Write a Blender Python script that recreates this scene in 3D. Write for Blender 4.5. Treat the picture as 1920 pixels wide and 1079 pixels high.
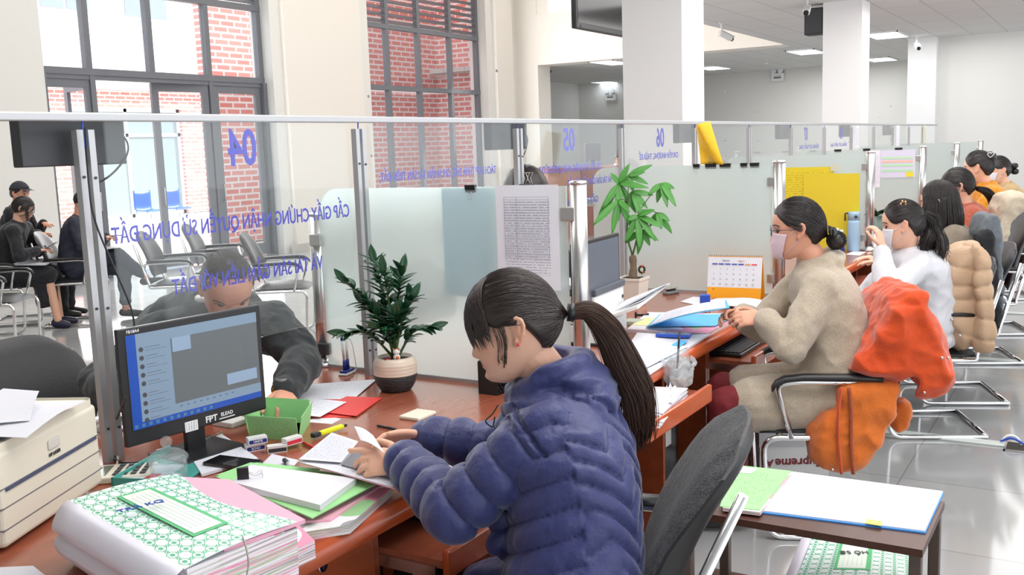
import bpy, bmesh, math, random
import numpy as np
from mathutils import Vector, Matrix, noise, Quaternion
PI = math.pi
random.seed(7)
SC = bpy.context.scene
COL = SC.collection
for o in list(bpy.data.objects): bpy.data.objects.remove(o)

# ------------------------------------------------------------------ camera
F_PX = 1850.0
CAMH = 1.62
YAW, PITCH, ROLL = math.radians(31.416), math.radians(8.068), math.radians(1.993)
def cam_rows():
    cy, sy = math.cos(YAW), math.sin(YAW)
    fwd = Vector((math.cos(PITCH)*cy, math.cos(PITCH)*sy, -math.sin(PITCH)))
    right = Vector((sy, -cy, 0)); down = fwd.cross(right)
    r2 = math.cos(ROLL)*right + math.sin(ROLL)*down
    d2 = -math.sin(ROLL)*right + math.cos(ROLL)*down
    return r2, d2, fwd
CR, CD, CF = cam_rows()
CAM0 = Vector((0, 0, CAMH))
cd = bpy.data.cameras.new('camera'); cam = bpy.data.objects.new('camera', cd); COL.objects.link(cam)
cd.sensor_width = 36; cd.lens = F_PX/1920*36; cd.clip_start = .05; cd.clip_end = 300
m = Matrix((( CR.x, -CD.x, -CF.x, 0), (CR.y, -CD.y, -CF.y, 0), (CR.z, -CD.z, -CF.z, CAMH), (0, 0, 0, 1)))
cam.matrix_world = m
SC.camera = cam
def ray(px, py): return CR*((px-960)/F_PX) + CD*((py-540)/F_PX) + CF
def atz(px, py, z): d = ray(px, py); return CAM0 + d*((z-CAMH)/d.z)
def aty(px, py, y): d = ray(px, py); return CAM0 + d*(y/d.y)
def atx(px, py, x): d = ray(px, py); return CAM0 + d*(x/d.x)
def atd(px, py, dep): return CAM0 + ray(px, py)*dep

# ------------------------------------------------------------------ world, light, exposure
SC.view_settings.view_transform = 'Standard'; SC.view_settings.look = 'None'
SC.view_settings.gamma = 1.0; SC.view_settings.use_curve_mapping = False
SC.view_settings.exposure = 0.58
w = bpy.data.worlds.new('world'); SC.world = w; w.use_nodes = True
bg = w.node_tree.nodes['Background']; bg.inputs[0].default_value = (.90, .95, 1, 1); bg.inputs[1].default_value = 1.5
def area(name, loc, size, sizey, energy, rot, color=(1, 1, 1)):
    l = bpy.data.lights.new(name, 'AREA'); l.shape = 'RECTANGLE'; l.size = size; l.size_y = sizey; l.energy = energy; l.color = color
    o = bpy.data.objects.new(name, l); COL.objects.link(o); o.location = loc; o.rotation_euler = rot; return o
sun = bpy.data.lights.new('sun', 'SUN'); sun.energy = 5; sun.angle = math.radians(2); sun.color = (1, .96, .9)
so = bpy.data.objects.new('sun', sun); COL.objects.link(so)
so.rotation_euler = Vector((0.75, -0.45, 0.95)).to_track_quat('Z', 'Y').to_euler()
# daylight entering through the two tall windows, the ceiling lamps of the hall, and added fill over the customers
area('window_daylight', (9.98, 11.75, 2.9), 3.9, 4.6, 190, (-PI/2, 0, 0), (.98, .99, 1))
area('window_daylight', (16.5, 11.75, 2.9), 3.9, 4.6, 150, (-PI/2, 0, 0), (.98, .99, 1))
for i, (lx, ly, le) in enumerate(((3.0, .3, 85), (8.0, 1.0, 75), (13.5, 1.5, 60), (18.5, 2.5, 40), (24, 6, 70), (3.4, 4.2, 60), (10, 4.2, 55))):  # last two are added, unseen, to brighten the customer-side papers and partitions
    area('ceiling_lamp_and_fill', (lx, ly, 3.38), 4.0, 2.4, le, (0, 0, 0), (1, .98, .96))
area('atrium_fill', (8, 8.6, 6.3), 16, 4.5, 170, (0, 0, 0), (1, .995, .985))  # area lamp added under the closed atrium ceiling to brighten its walls

# ------------------------------------------------------------------ materials
MATS = {}
def _nt(name):
    m = bpy.data.materials.new(name); m.use_nodes = True; nt = m.node_tree
    return m, nt, nt.nodes['Principled BSDF']
def N(nt, t, **kw):
    n = nt.nodes.new(t)
    for k, v in kw.items(): setattr(n, k, v)
    return n
def lk(nt, a, b): nt.links.new(a, b)
def c4(c): return (c[0], c[1], c[2], 1)
def srgb(r, g, b):
    f = lambda v: (v/255/12.92 if v/255 <= .04045 else ((v/255+.055)/1.055)**2.4)
    return (f(r), f(g), f(b))
def mat(name, color, rough=.5, metal=0, bump=0, bscale=60, var=0, vscale=8, spec=.5, sheen=0, stretch=None, coat=0, emit=None, sss=0):
    if name in MATS: return MATS[name]
    m, nt, p = _nt(name)
    p.inputs['Base Color'].default_value = c4(color); p.inputs['Roughness'].default_value = rough
    p.inputs['Metallic'].default_value = metal; p.inputs['Specular IOR Level'].default_value = spec
    if sheen: p.inputs['Sheen Weight'].default_value = sheen
    if coat: p.inputs['Coat Weight'].default_value = coat; p.inputs['Coat Roughness'].default_value = .08
    if sss: p.inputs['Subsurface Weight'].default_value = sss; p.inputs['Subsurface Radius'].default_value = (.02, .008, .004)
    if emit: p.inputs['Emission Color'].default_value = c4(emit[0]); p.inputs['Emission Strength'].default_value = emit[1]
    if bump or var:
        tc = N(nt, 'ShaderNodeTexCoord'); mp = N(nt, 'ShaderNodeMapping'); lk(nt, tc.outputs['Object'], mp.inputs[0])
        if stretch: mp.inputs['Scale'].default_value = stretch
    if var:
        nz = N(nt, 'ShaderNodeTexNoise'); nz.inputs['Scale'].default_value = vscale; nz.inputs['Detail'].default_value = 5
        lk(nt, mp.outputs[0], nz.inputs['Vector'])
        mx = N(nt, 'ShaderNodeMix', data_type='RGBA'); lk(nt, nz.outputs[0], mx.inputs[0])
        mx.inputs[6].default_value = c4([c*(1-var) for c in color]); mx.inputs[7].default_value = c4([min(1, c*(1+var)) for c in color])
        lk(nt, mx.outputs[2], p.inputs['Base Color'])
    if bump:
        nb = N(nt, 'ShaderNodeTexNoise'); nb.inputs['Scale'].default_value = bscale; nb.inputs['Detail'].default_value = 4
        lk(nt, mp.outputs[0], nb.inputs['Vector'])
        b = N(nt, 'ShaderNodeBump'); b.inputs['Strength'].default_value = bump; b.inputs['Distance'].default_value = .01
        lk(nt, nb.outputs[0], b.inputs['Height']); lk(nt, b.outputs[0], p.inputs['Normal'])
    MATS[name] = m; return m

def wood(name, c1, c2, rough=.28, coat=.3):
    m, nt, p = _nt(name); tc = N(nt, 'ShaderNodeTexCoord'); mp = N(nt, 'ShaderNodeMapping'); mp.inputs['Scale'].default_value = (1.2, 9, 9)
    lk(nt, tc.outputs['Object'], mp.inputs[0])
    nz = N(nt, 'ShaderNodeTexNoise'); nz.inputs['Scale'].default_value = 3; nz.inputs['Detail'].default_value = 3; nz.inputs['Distortion'].default_value = .3
    lk(nt, mp.outputs[0], nz.inputs['Vector'])
    mx = N(nt, 'ShaderNodeMix', data_type='RGBA'); lk(nt, nz.outputs[0], mx.inputs[0]); mx.inputs[6].default_value = c4(c1); mx.inputs[7].default_value = c4(c2)
    lk(nt, mx.outputs[2], p.inputs['Base Color']); p.inputs['Roughness'].default_value = rough; p.inputs['Coat Weight'].default_value = coat; p.inputs['Coat Roughness'].default_value = .15
    MATS[name] = m; return m

def glassmat(name, tint, haze=0.03, gloss=.08, rough=0.0, frost=None):
    """thin sheet: mostly see-through, a little mirror; frost adds a milky rough layer"""
    m, nt, p = _nt(name); nt.nodes.remove(p); out = nt.nodes['Material Output']
    tr = N(nt, 'ShaderNodeBsdfTransparent'); tr.inputs[0].default_value = c4(tint)
    gl = N(nt, 'ShaderNodeBsdfGlossy'); gl.inputs['Roughness'].default_value = .02; gl.inputs['Color'].default_value = (1, 1, 1, 1)
    df = N(nt, 'ShaderNodeBsdfDiffuse'); df.inputs[0].default_value = (.85, .9, .9, 1)
    base = tr.outputs[0]
    if frost:
        rf = N(nt, 'ShaderNodeBsdfRefraction'); rf.inputs['IOR'].default_value = 1.12; rf.inputs['Roughness'].default_value = .42; rf.inputs['Color'].default_value = c4(tint)
        tl = N(nt, 'ShaderNodeBsdfTranslucent'); tl.inputs[0].default_value = c4(frost)
        d2 = N(nt, 'ShaderNodeBsdfDiffuse'); d2.inputs[0].default_value = c4(frost)
        a = N(nt, 'ShaderNodeMixShader'); a.inputs[0].default_value = .5; lk(nt, tl.outputs[0], a.inputs[1]); lk(nt, d2.outputs[0], a.inputs[2])
        b = N(nt, 'ShaderNodeMixShader'); b.inputs[0].default_value = .5; lk(nt, rf.outputs[0], b.inputs[1]); lk(nt, a.outputs[0], b.inputs[2])
        c = N(nt, 'ShaderNodeMixShader'); c.inputs[0].default_value = .22; lk(nt, b.outputs[0], c.inputs[1]); lk(nt, tr.outputs[0], c.inputs[2])
        base = c.outputs[0]
    h = N(nt, 'ShaderNodeMixShader'); h.inputs[0].default_value = haze; lk(nt, base, h.inputs[1]); lk(nt, df.outputs[0], h.inputs[2])
    lw = N(nt, 'ShaderNodeLayerWeight'); lw.inputs[0].default_value = .5; pw = N(nt, 'ShaderNodeMath', operation='POWER'); lk(nt, lw.outputs['Facing'], pw.inputs[0]); pw.inputs[1].default_value = 4.5
    fr = N(nt, 'ShaderNodeMath', operation='MULTIPLY_ADD'); lk(nt, pw.outputs[0], fr.inputs[0]); fr.inputs[1].default_value = .45; fr.inputs[2].default_value = .02
    g = N(nt, 'ShaderNodeMixShader'); lk(nt, fr.outputs[0], g.inputs[0]); lk(nt, h.outputs[0], g.inputs[1]); lk(nt, gl.outputs[0], g.inputs[2])
    lk(nt, g.outputs[0], out.inputs[0]); MATS[name] = m; return m

def printed(name, base, ink=(.08, .08, .12), rows=34, margin=.1, density=.52, rough=.7, head=False, cols=9, strength=.75):
    """paper with rows of small print, from its UVs"""
    m, nt, p = _nt(name); uv = N(nt, 'ShaderNodeTexCoord'); sx = N(nt, 'ShaderNodeSeparateXYZ'); lk(nt, uv.outputs['UV'], sx.inputs[0])
    def M(op, a, b=None, c=None):
        n = N(nt, 'ShaderNodeMath', operation=op)
        for i, v in enumerate((a, b, c)):
            if v is None: continue
            if isinstance(v, (int, float)): n.inputs[i].default_value = v
            else: lk(nt, v, n.inputs[i])
        return n.outputs[0]
    U, V = sx.outputs[0], sx.outputs[1]
    fr = M('FRACT', M('MULTIPLY', V, rows)); line = M('LESS_THAN', M('ABSOLUTE', M('SUBTRACT', fr, .5)), .2)
    row = M('FLOOR', M('MULTIPLY', V, rows))
    cb = N(nt, 'ShaderNodeCombineXYZ'); lk(nt, M('MULTIPLY', U, cols*5), cb.inputs[0]); lk(nt, M('MULTIPLY', row, 7.31), cb.inputs[1])
    nz = N(nt, 'ShaderNodeTexNoise'); nz.inputs['Scale'].default_value = 1; nz.inputs['Detail'].default_value = 2; lk(nt, cb.outputs[0], nz.inputs['Vector'])
    word = M('GREATER_THAN', nz.outputs[0], 1-density)
    inx = M('MULTIPLY', M('GREATER_THAN', U, margin), M('LESS_THAN', U, 1-margin)); iny = M('MULTIPLY', M('GREATER_THAN', V, margin), M('LESS_THAN', V, 1-margin))
    f = M('MULTIPLY', M('MULTIPLY', line, word), M('MULTIPLY', inx, iny)); f = M('MULTIPLY', f, strength)
    mx = N(nt, 'ShaderNodeMix', data_type='RGBA'); lk(nt, f, mx.inputs[0]); mx.inputs[6].default_value = c4(base); mx.inputs[7].default_value = c4(ink)
    lk(nt, mx.outputs[2], p.inputs['Base Color']); p.inputs['Roughness'].default_value = rough
    MATS[name] = m; return m

def fabric(name, c1, c2, rough=.9, scale=300, bump=.5, sheen=.2, kind='noise', vs=40):
    m, nt, p = _nt(name); tc = N(nt, 'ShaderNodeTexCoord')
    nz = N(nt, 'ShaderNodeTexNoise'); nz.inputs['Scale'].default_value = scale; nz.inputs['Detail'].default_value = 3; lk(nt, tc.outputs['Object'], nz.inputs['Vector'])
    n2 = N(nt, 'ShaderNodeTexNoise'); n2.inputs['Scale'].default_value = vs; n2.inputs['Detail'].default_value = 4; lk(nt, tc.outputs['Object'], n2.inputs['Vector'])
    ad = N(nt, 'ShaderNodeMath', operation='MULTIPLY_ADD'); lk(nt, nz.outputs[0], ad.inputs[0]); ad.inputs[1].default_value = 1.6; lk(nt, n2.outputs[0], ad.inputs[2])
    sb = N(nt, 'ShaderNodeMath', operation='SUBTRACT'); lk(nt, ad.outputs[0], sb.inputs[0]); sb.inputs[1].default_value = .8; sb.use_clamp = True
    mx = N(nt, 'ShaderNodeMix', data_type='RGBA'); lk(nt, sb.outputs[0], mx.inputs[0]); mx.inputs[6].default_value = c4(c1); mx.inputs[7].default_value = c4(c2)
    lk(nt, mx.outputs[2], p.inputs['Base Color']); p.inputs['Roughness'].default_value = rough; p.inputs['Sheen Weight'].default_value = sheen; p.inputs['Specular IOR Level'].default_value = .2
    b = N(nt, 'ShaderNodeBump'); b.inputs['Strength'].default_value = bump; b.inputs['Distance'].default_value = .004; lk(nt, nz.outputs[0], b.inputs['Height']); lk(nt, b.outputs[0], p.inputs['Normal'])
    MATS[name] = m; return m

W_TOP = wood('desk_top_wood', srgb(142, 74, 52), srgb(176, 98, 72), .24, .5)
W_EDGE = wood('desk_edge_wood', srgb(176, 72, 34), srgb(208, 98, 50), .25, .4)
W_SIDE = wood('desk_side_wood', srgb(128, 58, 32), srgb(168, 82, 48), .35, .3)
W_DARK = wood('desk_dark_wood', srgb(62, 32, 22), srgb(84, 46, 32), .45, .1)
CHROME = mat('chrome', (.86, .86, .87), .12, 1)
STEEL = mat('brushed_steel', (.62, .61, .60), .3, 1)
ALU = mat('aluminium', (.50, .505, .52), .42, .5)
BLACKP = mat('black_plastic', (.012, .012, .014), .38)
BLACKL = mat('black_leather', (.018, .018, .022), .42, bump=.15, bscale=120)
DARKF = fabric('dark_mesh_fabric', (.01, .01, .012), (.12, .122, .13), .85, 260, .6, .1)
DGREY = mat('dark_grey', (.045, .047, .052), .5)
WHITE = mat('white_paper', (.75, .75, .80), .75)
WHITEP = mat('white_plastic', (.8, .8, .79), .4)
BEIGEP = mat('beige_plastic', srgb(222, 217, 200), .45)
PAPER = printed('printed_paper', (.76, .77, .83), (.25, .25, .36), 34, .1, .46, strength=.5)
PAPER2 = printed('dense_printed_paper', (.75, .76, .83), (.1, .1, .22), 44, .07, .55, strength=.6)
SCREENTXT = None
GREENP = printed('green_printed_card', srgb(160, 222, 150), srgb(60, 110, 70), 26, .12, .45, .7, strength=.6)
GREENC = mat('green_card', srgb(156, 220, 148), .7)
PINKC = mat('pink_card', srgb(238, 176, 196), .7)
REDC = mat('red_card', srgb(226, 62, 58), .5)
YELC = mat('yellow_card', srgb(236, 218, 44), .6)
BLUEC = mat('blue_card', srgb(90, 180, 232), .5)
TEALP = mat('teal_plastic', srgb(70, 160, 150), .35)
BLUEP = mat('blue_plastic', srgb(42, 84, 190), .35)
NAVYP = mat('navy_plastic', srgb(28, 44, 130), .35)
BLUEINK = mat('blue_lettering', srgb(48, 42, 190), .5)
WALLM = mat('wall_paint', srgb(228, 227, 223), .65)
WALLW = mat('wall_paint_warm', srgb(236, 231, 223), .65)
WALLC = mat('column_paint', srgb(236, 236, 236), .6)
FRAME = mat('window_frame_grey', srgb(112, 115, 122), .45)
GLASS = glassmat('clear_glass', (.97, .985, .985), .035)
WGLASS = glassmat('window_glass', (.97, .98, 1), .01)
FROST = glassmat('frosted_glass', (.86, .93, .92), .02, frost=(.80, .84, .83))
PLASTIC_CLEAR = glassmat('clear_plastic', (.93, .95, .96), .12)
BAGM = glassmat('thin_plastic_bag', (.9, .9, .92), .42)
SKIN = None

# ------------------------------------------------------------------ mesh building
class MB:
    def __init__(s): s.v = []; s.f = []; s.uv = []; s.sm = []
    def add(s, vs, fs, uvs=None, smooth=False):
        b = len(s.v); s.v += [tuple(v) for v in vs]
        for i, f in enumerate(fs):
            s.f.append([b+j for j in f]); s.uv.append(uvs[i] if uvs else None); s.sm.append(smooth)
        return s
    def box(s, x0, x1, y0, y1, z0, z1, M=None):
        vs = [(x, y, z) for x in (x0, x1) for y in (y0, y1) for z in (z0, z1)]
        if M is not None: vs = [M @ Vector(v) for v in vs]
        return s.add(vs, [(0, 1, 3, 2), (4, 6, 7, 5), (0, 4, 5, 1), (2, 3, 7, 6), (0, 2, 6, 4), (1, 5, 7, 3)],
                     [((0,0),(0,1),(1,1),(1,0))]*4+[((0,0),(0,1),(1,1),(1,0)), ((0,0),(1,0),(1,1),(0,1))])
    def rbox(s, x0, x1, y0, y1, z0, z1, r=.005, seg=2, M=None):
        bm = bmesh.new(); bmesh.ops.create_cube(bm, size=1)
        for v in bm.verts: v.co = Vector(((x0+x1)/2+v.co.x*(x1-x0), (y0+y1)/2+v.co.y*(y1-y0), (z0+z1)/2+v.co.z*(z1-z0)))
        bmesh.ops.bevel(bm, geom=list(bm.edges), offset=r, segments=seg, affect='EDGES', profile=.5)
        bm.verts.ensure_lookup_table(); vs = [(M @ v.co) if M is not None else v.co.copy() for v in bm.verts]
        fs = [[v.index for v in f.verts] for f in bm.faces]; bm.free(); return s.add(vs, fs)
    def loft(s, rings, cap=True, smooth=True, closed=True):
        n = len(rings[0]); vs = [p for r in rings for p in r]; fs = []
        for i in range(len(rings)-1):
            for j in range(n if closed else n-1):
                k = (j+1) % n; fs.append((i*n+j, i*n+k, (i+1)*n+k, (i+1)*n+j))
        s.add(vs, fs, smooth=smooth)
        if cap:
            b = len(s.v)-len(vs); s.f.append([b+j for j in reversed(range(n))]); s.f.append([b+(len(rings)-1)*n+j for j in range(n)])
            s.uv += [None, None]; s.sm += [False, False]
        return s
    def cyl(s, p0, p1, r0, r1=None, seg=20, cap=True):
        r1 = r0 if r1 is None else r1
        p0, p1 = Vector(p0), Vector(p1); d = (p1-p0).normalized(); a = d.orthogonal().normalized(); b = d.cross(a)
        ring = lambda p, r: [p+(a*math.cos(t)+b*math.sin(t))*r for t in [2*PI*i/seg for i in range(seg)]]
        return s.loft([ring(p0, r0), ring(p1, r1)], cap)
    def tube(s, pts, r, seg=10, cap=True):
        pts = [Vector(p) for p in pts]; n = len(pts)
        if not hasattr(r, '__len__'): r = [r]*n
        t = (pts[1]-pts[0]).normalized(); a = t.orthogonal().normalized(); rings = []
        for i in range(n):
            t = (pts[min(i+1, n-1)]-pts[max(i-1, 0)]);
            if t.length < 1e-9: t = Vector((0, 0, 1))
            t.normalize(); a = (a - t*a.dot(t)); a = a.normalized() if a.length > 1e-6 else t.orthogonal().normalized(); b = t.cross(a)
            rings.append([pts[i]+(a*math.cos(q)+b*math.sin(q))*r[i] for q in [2*PI*k/seg for k in range(seg)]])
        return s.loft(rings, cap)
    def lathe(s, prof, c=(0, 0, 0), seg=32, M=None):
        c = Vector(c); rings = []
        for r, z in prof:
            ring = [Vector((max(r, 1e-4)*math.cos(2*PI*i/seg), max(r, 1e-4)*math.sin(2*PI*i/seg), z)) for i in range(seg)]
            rings.append([(M @ (p) if M is not None else p+c) for p in ring])
        return s.loft(rings, True)
    def ell(s, c, rad, R=None, seg=20, rings=12):
        c = Vector(c); rr = []
        for i in range(rings+1):
            ph = -PI/2 + PI*i/rings; ph = max(-PI/2+.02, min(PI/2-.02, ph))
            ring = []
            for k in range(seg):
                th = 2*PI*k/seg; p = Vector((rad[0]*math.cos(ph)*math.cos(th), rad[1]*math.cos(ph)*math.sin(th), rad[2]*math.sin(ph)))
                if R is not None: p = R @ p
                ring.append(c+p)
            rr.append(ring)
        return s.loft(rr, True)
    def quad(s, a, b, c, d, thick=0, nx=1, ny=1, f=None):
        """sheet with UVs: a(0,0) b(1,0) c(1,1) d(0,1); optional lift f(u,v)->Vector; optional thickness below"""
        a, b, c, d = map(Vector, (a, b, c, d)); vs = []; nrm = (b-a).cross(d-a).normalized()
        for j in range(ny+1):
            for i in range(nx+1):
                u, v = i/nx, j/ny; p = (a*(1-u)+b*u)*(1-v)+(d*(1-u)+c*u)*v
                if f: p = p+Vector(f(u, v))
                vs.append(p)
        fs = []; uvs = []
        for j in range(ny):
            for i in range(nx):
                k = j*(nx+1)+i; fs.append((k, k+1, k+nx+2, k+nx+1)); uvs.append(((i/nx, j/ny), ((i+1)/nx, j/ny), ((i+1)/nx, (j+1)/ny), (i/nx, (j+1)/ny)))
        n0 = len(vs)
        if thick:
            vs += [p-nrm*thick for p in vs]
            fs2 = [tuple(n0+q for q in reversed(f_)) for f_ in fs]; uv2 = [((0, 0),)*4]*len(fs2)
            edge = [(i, i+1) for i in range(nx)]+[(i*(nx+1)+nx, (i+1)*(nx+1)+nx) for i in range(ny)]+[(ny*(nx+1)+i+1, ny*(nx+1)+i) for i in reversed(range(nx))]+[((i+1)*(nx+1), i*(nx+1)) for i in reversed(range(ny))]
            fs3 = [(q, p, p+n0, q+n0) for p, q in edge]
            fs3 = [tuple(reversed(x)) for x in fs3]
            fs = fs+fs2+fs3; uvs = uvs+uv2+[((0, 0),)*4]*len(fs3)
        return s.add(vs, fs, uvs, smooth=(not thick and (nx > 1 or ny > 1)))
    def grid(s, rows, uv=True, smooth=True):
        ny, nx = len(rows)-1, len(rows[0])-1; vs = [p for r in rows for p in r]; fs = []; uvs = []
        for j in range(ny):
            for i in range(nx):
                k = j*(nx+1)+i; fs.append((k, k+1, k+nx+2, k+nx+1)); uvs.append(((i/nx, j/ny), ((i+1)/nx, j/ny), ((i+1)/nx, (j+1)/ny), (i/nx, (j+1)/ny)))
        return s.add(vs, fs, uvs, smooth)
    def mesh(s, name):
        me = bpy.data.meshes.new(name); me.from_pydata([tuple(v) for v in s.v], [], s.f)
        if any(u is not None for u in s.uv):
            l = me.uv_layers.new(name='UVMap'); k = 0
            for i, f in enumerate(s.f):
                for j in range(len(f)):
                    l.data[k].uv = s.uv[i][j] if s.uv[i] else (0, 0); k += 1
        me.polygons.foreach_set('use_smooth', s.sm); me.update(); return me
    def obj(s, name, m, parent=None, world=False, bevel=0, solid=0):
        me = s.mesh(name); 
        if m: me.materials.append(m)
        return link(name, me, parent, world, bevel, solid)
def link(name, me, parent=None, world=False, bevel=0, solid=0):
    o = bpy.data.objects.new(name, me); COL.objects.link(o)
    if parent is not None:
        if world: me.transform(WM(parent).inverted())
        o.parent = parent
    if bevel:
        b = o.modifiers.new('bevel', 'BEVEL'); b.width = bevel; b.segments = 2; b.limit_method = 'ANGLE'
    if solid:
        b = o.modifiers.new('solidify', 'SOLIDIFY'); b.thickness = solid; b.offset = 0
    return o
def WM(o):
    m = Matrix.LocRotScale(o.location, o.rotation_euler, o.scale)
    return WM(o.parent) @ m if o.parent else m
def tag(o, label=None, cat=None, group=None, kind=None):
    if label: o['label'] = label
    if cat: o['category'] = cat
    if group: o['group'] = group
    if kind: o['kind'] = kind
    return o
def thing(name, label, cat, loc=(0, 0, 0), rz=0, group=None, rot=None):
    o = bpy.data.objects.new(name, None); COL.objects.link(o); o.empty_display_size = .1
    o.location = loc; o.rotation_euler = rot if rot else (0, 0, rz)
    return tag(o, label, cat, group)
def dup(root, loc, rz=None, label=None, group=None):
    def cp(o, par):
        c = o.copy(); COL.objects.link(c); c.parent = par
        for ch in [x for x in o.children]: cp(ch, c)
        return c
    r = cp(root, None); r.location = loc
    if rz is not None: r.rotation_euler = (0, 0, rz)
    if label: r['label'] = label
    if group: r['group'] = group
    return r
def struct(name, mb, m, world=True): return tag(mb.obj(name, m), kind='structure')
def simple(name, mb, m, label, cat, group=None, loc=None, bevel=0, solid=0):
    """a thing that is one mesh; origin moved to its base"""
    vs = np.array([tuple(v) for v in mb.v]); c = (vs.min(0)+vs.max(0))/2; base = Vector((c[0], c[1], vs[:, 2].min()))
    mb.v = [tuple(Vector(v)-base) for v in mb.v]
    o = mb.obj(name, m, None, False, bevel, solid); o.location = base
    return tag(o, label, cat, group)
def textmesh(txt, size, depth=.0008, sx=1.0, bold=0.0, align='CENTER'):
    cu = bpy.data.curves.new('lettering', 'FONT'); cu.body = txt; cu.size = size; cu.extrude = depth; cu.offset = bold*size; cu.align_x = align; cu.align_y = 'CENTER'; cu.resolution_u = 3
    o = bpy.data.objects.new('lettering', cu); COL.objects.link(o)
    dg = bpy.context.evaluated_depsgraph_get(); dg.update(); me = bpy.data.meshes.new_from_object(o.evaluated_get(dg))
    bpy.data.objects.remove(o); bpy.data.curves.remove(cu)
    me.transform(Matrix.Diagonal((sx, 1, 1, 1))); return me
def text(txt, size, pos, right, up, m, parent=None, name='lettering', sx=1, bold=0, align='CENTER', depth=.0008):
    """lettering standing at pos, reading along 'right'"""
    me = textmesh(txt, size, depth, sx, bold, align); r = Vector(right).normalized(); u = Vector(up); u = (u-r*u.dot(r)).normalized(); n = r.cross(u)
    M = Matrix(((r.x, u.x, n.x, pos[0]), (r.y, u.y, n.y, pos[1]), (r.z, u.z, n.z, pos[2]), (0, 0, 0, 1)))
    me.transform(M); me.materials.append(m)
    return link(name, me, parent, True)
def bez(p, n=12):
    """smooth curve through the points"""
    p = [Vector(q) for q in p]; out = []
    if len(p) < 3:
        return [p[0].lerp(p[-1], i/n) for i in range(n+1)]
    q = [p[0]*2-p[1]]+p+[p[-1]*2-p[-2]]
    for i in range(1, len(q)-2):
        for k in range(n):
            t = k/n; a, b, c, d = q[i-1], q[i], q[i+1], q[i+2]
            out.append(.5*((2*b)+(c-a)*t+(2*a-5*b+4*c-d)*t*t+(3*b-a-3*c+d)*t**3))
    out.append(p[-1]); return out
def fillet(p, r=.04, n=5):
    """polyline with rounded corners"""
    p = [Vector(q) for q in p]; out = [p[0]]
    for i in range(1, len(p)-1):
        a = (p[i-1]-p[i]); b = (p[i+1]-p[i]); rr = min(r, a.length*.48, b.length*.48); a.normalize(); b.normalize(); A = p[i]+a*rr; B = p[i]+b*rr
        for k in range(n+1):
            t = k/n; out.append(A*(1-t)**2+p[i]*2*t*(1-t)+B*t*t)
    out.append(p[-1]); return out
# ------------------------------------------------------------------ the room
def floor_mat():
    m, nt, p = _nt('polished_floor_tiles'); tc = N(nt, 'ShaderNodeTexCoord'); br = N(nt, 'ShaderNodeTexBrick')
    br.offset = 0; br.inputs['Scale'].default_value = 1; br.inputs['Brick Width'].default_value = .8; br.inputs['Row Height'].default_value = .8
    br.inputs['Mortar Size'].default_value = .004; br.inputs['Color1'].default_value = c4(srgb(178, 179, 179)); br.inputs['Color2'].default_value = c4(srgb(170, 172, 173)); br.inputs['Mortar'].default_value = c4(srgb(150, 150, 148))
    lk(nt, tc.outputs['Object'], br.inputs['Vector'])
    nz = N(nt, 'ShaderNodeTexNoise'); nz.inputs['Scale'].default_value = 1.4; nz.inputs['Detail'].default_value = 6
    mp = N(nt, 'ShaderNodeMapping'); mp.inputs['Scale'].default_value = (1, 3, 1); lk(nt, tc.outputs['Object'], mp.inputs[0]); lk(nt, mp.outputs[0], nz.inputs['Vector'])
    mx = N(nt, 'ShaderNodeMix', data_type='RGBA', blend_type='MULTIPLY'); mx.inputs[0].default_value = .25; lk(nt, br.outputs[0], mx.inputs[6]); lk(nt, nz.outputs[0], mx.inputs[7])
    lk(nt, mx.outputs[2], p.inputs['Base Color']); p.inputs['Roughness'].default_value = .09; p.inputs['Specular IOR Level'].default_value = .7
    return m
def ceil_mat():
    m, nt, p = _nt('ceiling_tiles'); tc = N(nt, 'ShaderNodeTexCoord'); br = N(nt, 'ShaderNodeTexBrick')
    br.offset = 0; br.inputs['Scale'].default_value = 1; br.inputs['Brick Width'].default_value = 1.2; br.inputs['Row Height'].default_value = .6
    br.inputs['Mortar Size'].default_value = .012; br.inputs['Color1'].default_value = c4(srgb(216, 216, 214)); br.inputs['Color2'].default_value = c4(srgb(212, 212, 211)); br.inputs['Mortar'].default_value = c4(srgb(188, 189, 190))
    lk(nt, tc.outputs['Object'], br.inputs['Vector']); lk(nt, br.outputs[0], p.inputs['Base Color']); p.inputs['Roughness'].default_value = .8
    return m
def brick_mat(name, c1, c2, mortar, bw=.34, bh=.115, ax='xz'):
    m, nt, p = _nt(name); tc = N(nt, 'ShaderNodeTexCoord'); sp = N(nt, 'ShaderNodeSeparateXYZ'); cb = N(nt, 'ShaderNodeCombineXYZ')
    lk(nt, tc.outputs['Object'], sp.inputs[0]); lk(nt, sp.outputs[0 if ax == 'xz' else 1], cb.inputs[0]); lk(nt, sp.outputs[2], cb.inputs[1])
    br = N(nt, 'ShaderNodeTexBrick'); br.inputs['Scale'].default_value = 1; br.inputs['Brick Width'].default_value = bw; br.inputs['Row Height'].default_value = bh
    br.inputs['Mortar Size'].default_value = .02; br.inputs['Color1'].default_value = c4(c1); br.inputs['Color2'].default_value = c4(c2); br.inputs['Mortar'].default_value = c4(mortar)
    lk(nt, cb.outputs[0], br.inputs['Vector']); lk(nt, br.outputs[0], p.inputs['Base Color']); p.inputs['Roughness'].default_value = .85
    b = N(nt, 'ShaderNodeBump'); b.inputs['Strength'].default_value = .4; b.invert = True; lk(nt, br.outputs['Fac'], b.inputs['Height']); lk(nt, b.outputs[0], p.inputs['Normal'])
    return m
FLOORM, CEILM = floor_mat(), ceil_mat()
CZ = 3.45
struct('floor', MB().box(-6, 28, -5, 12.4, -.1, 0), FLOORM)
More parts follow.
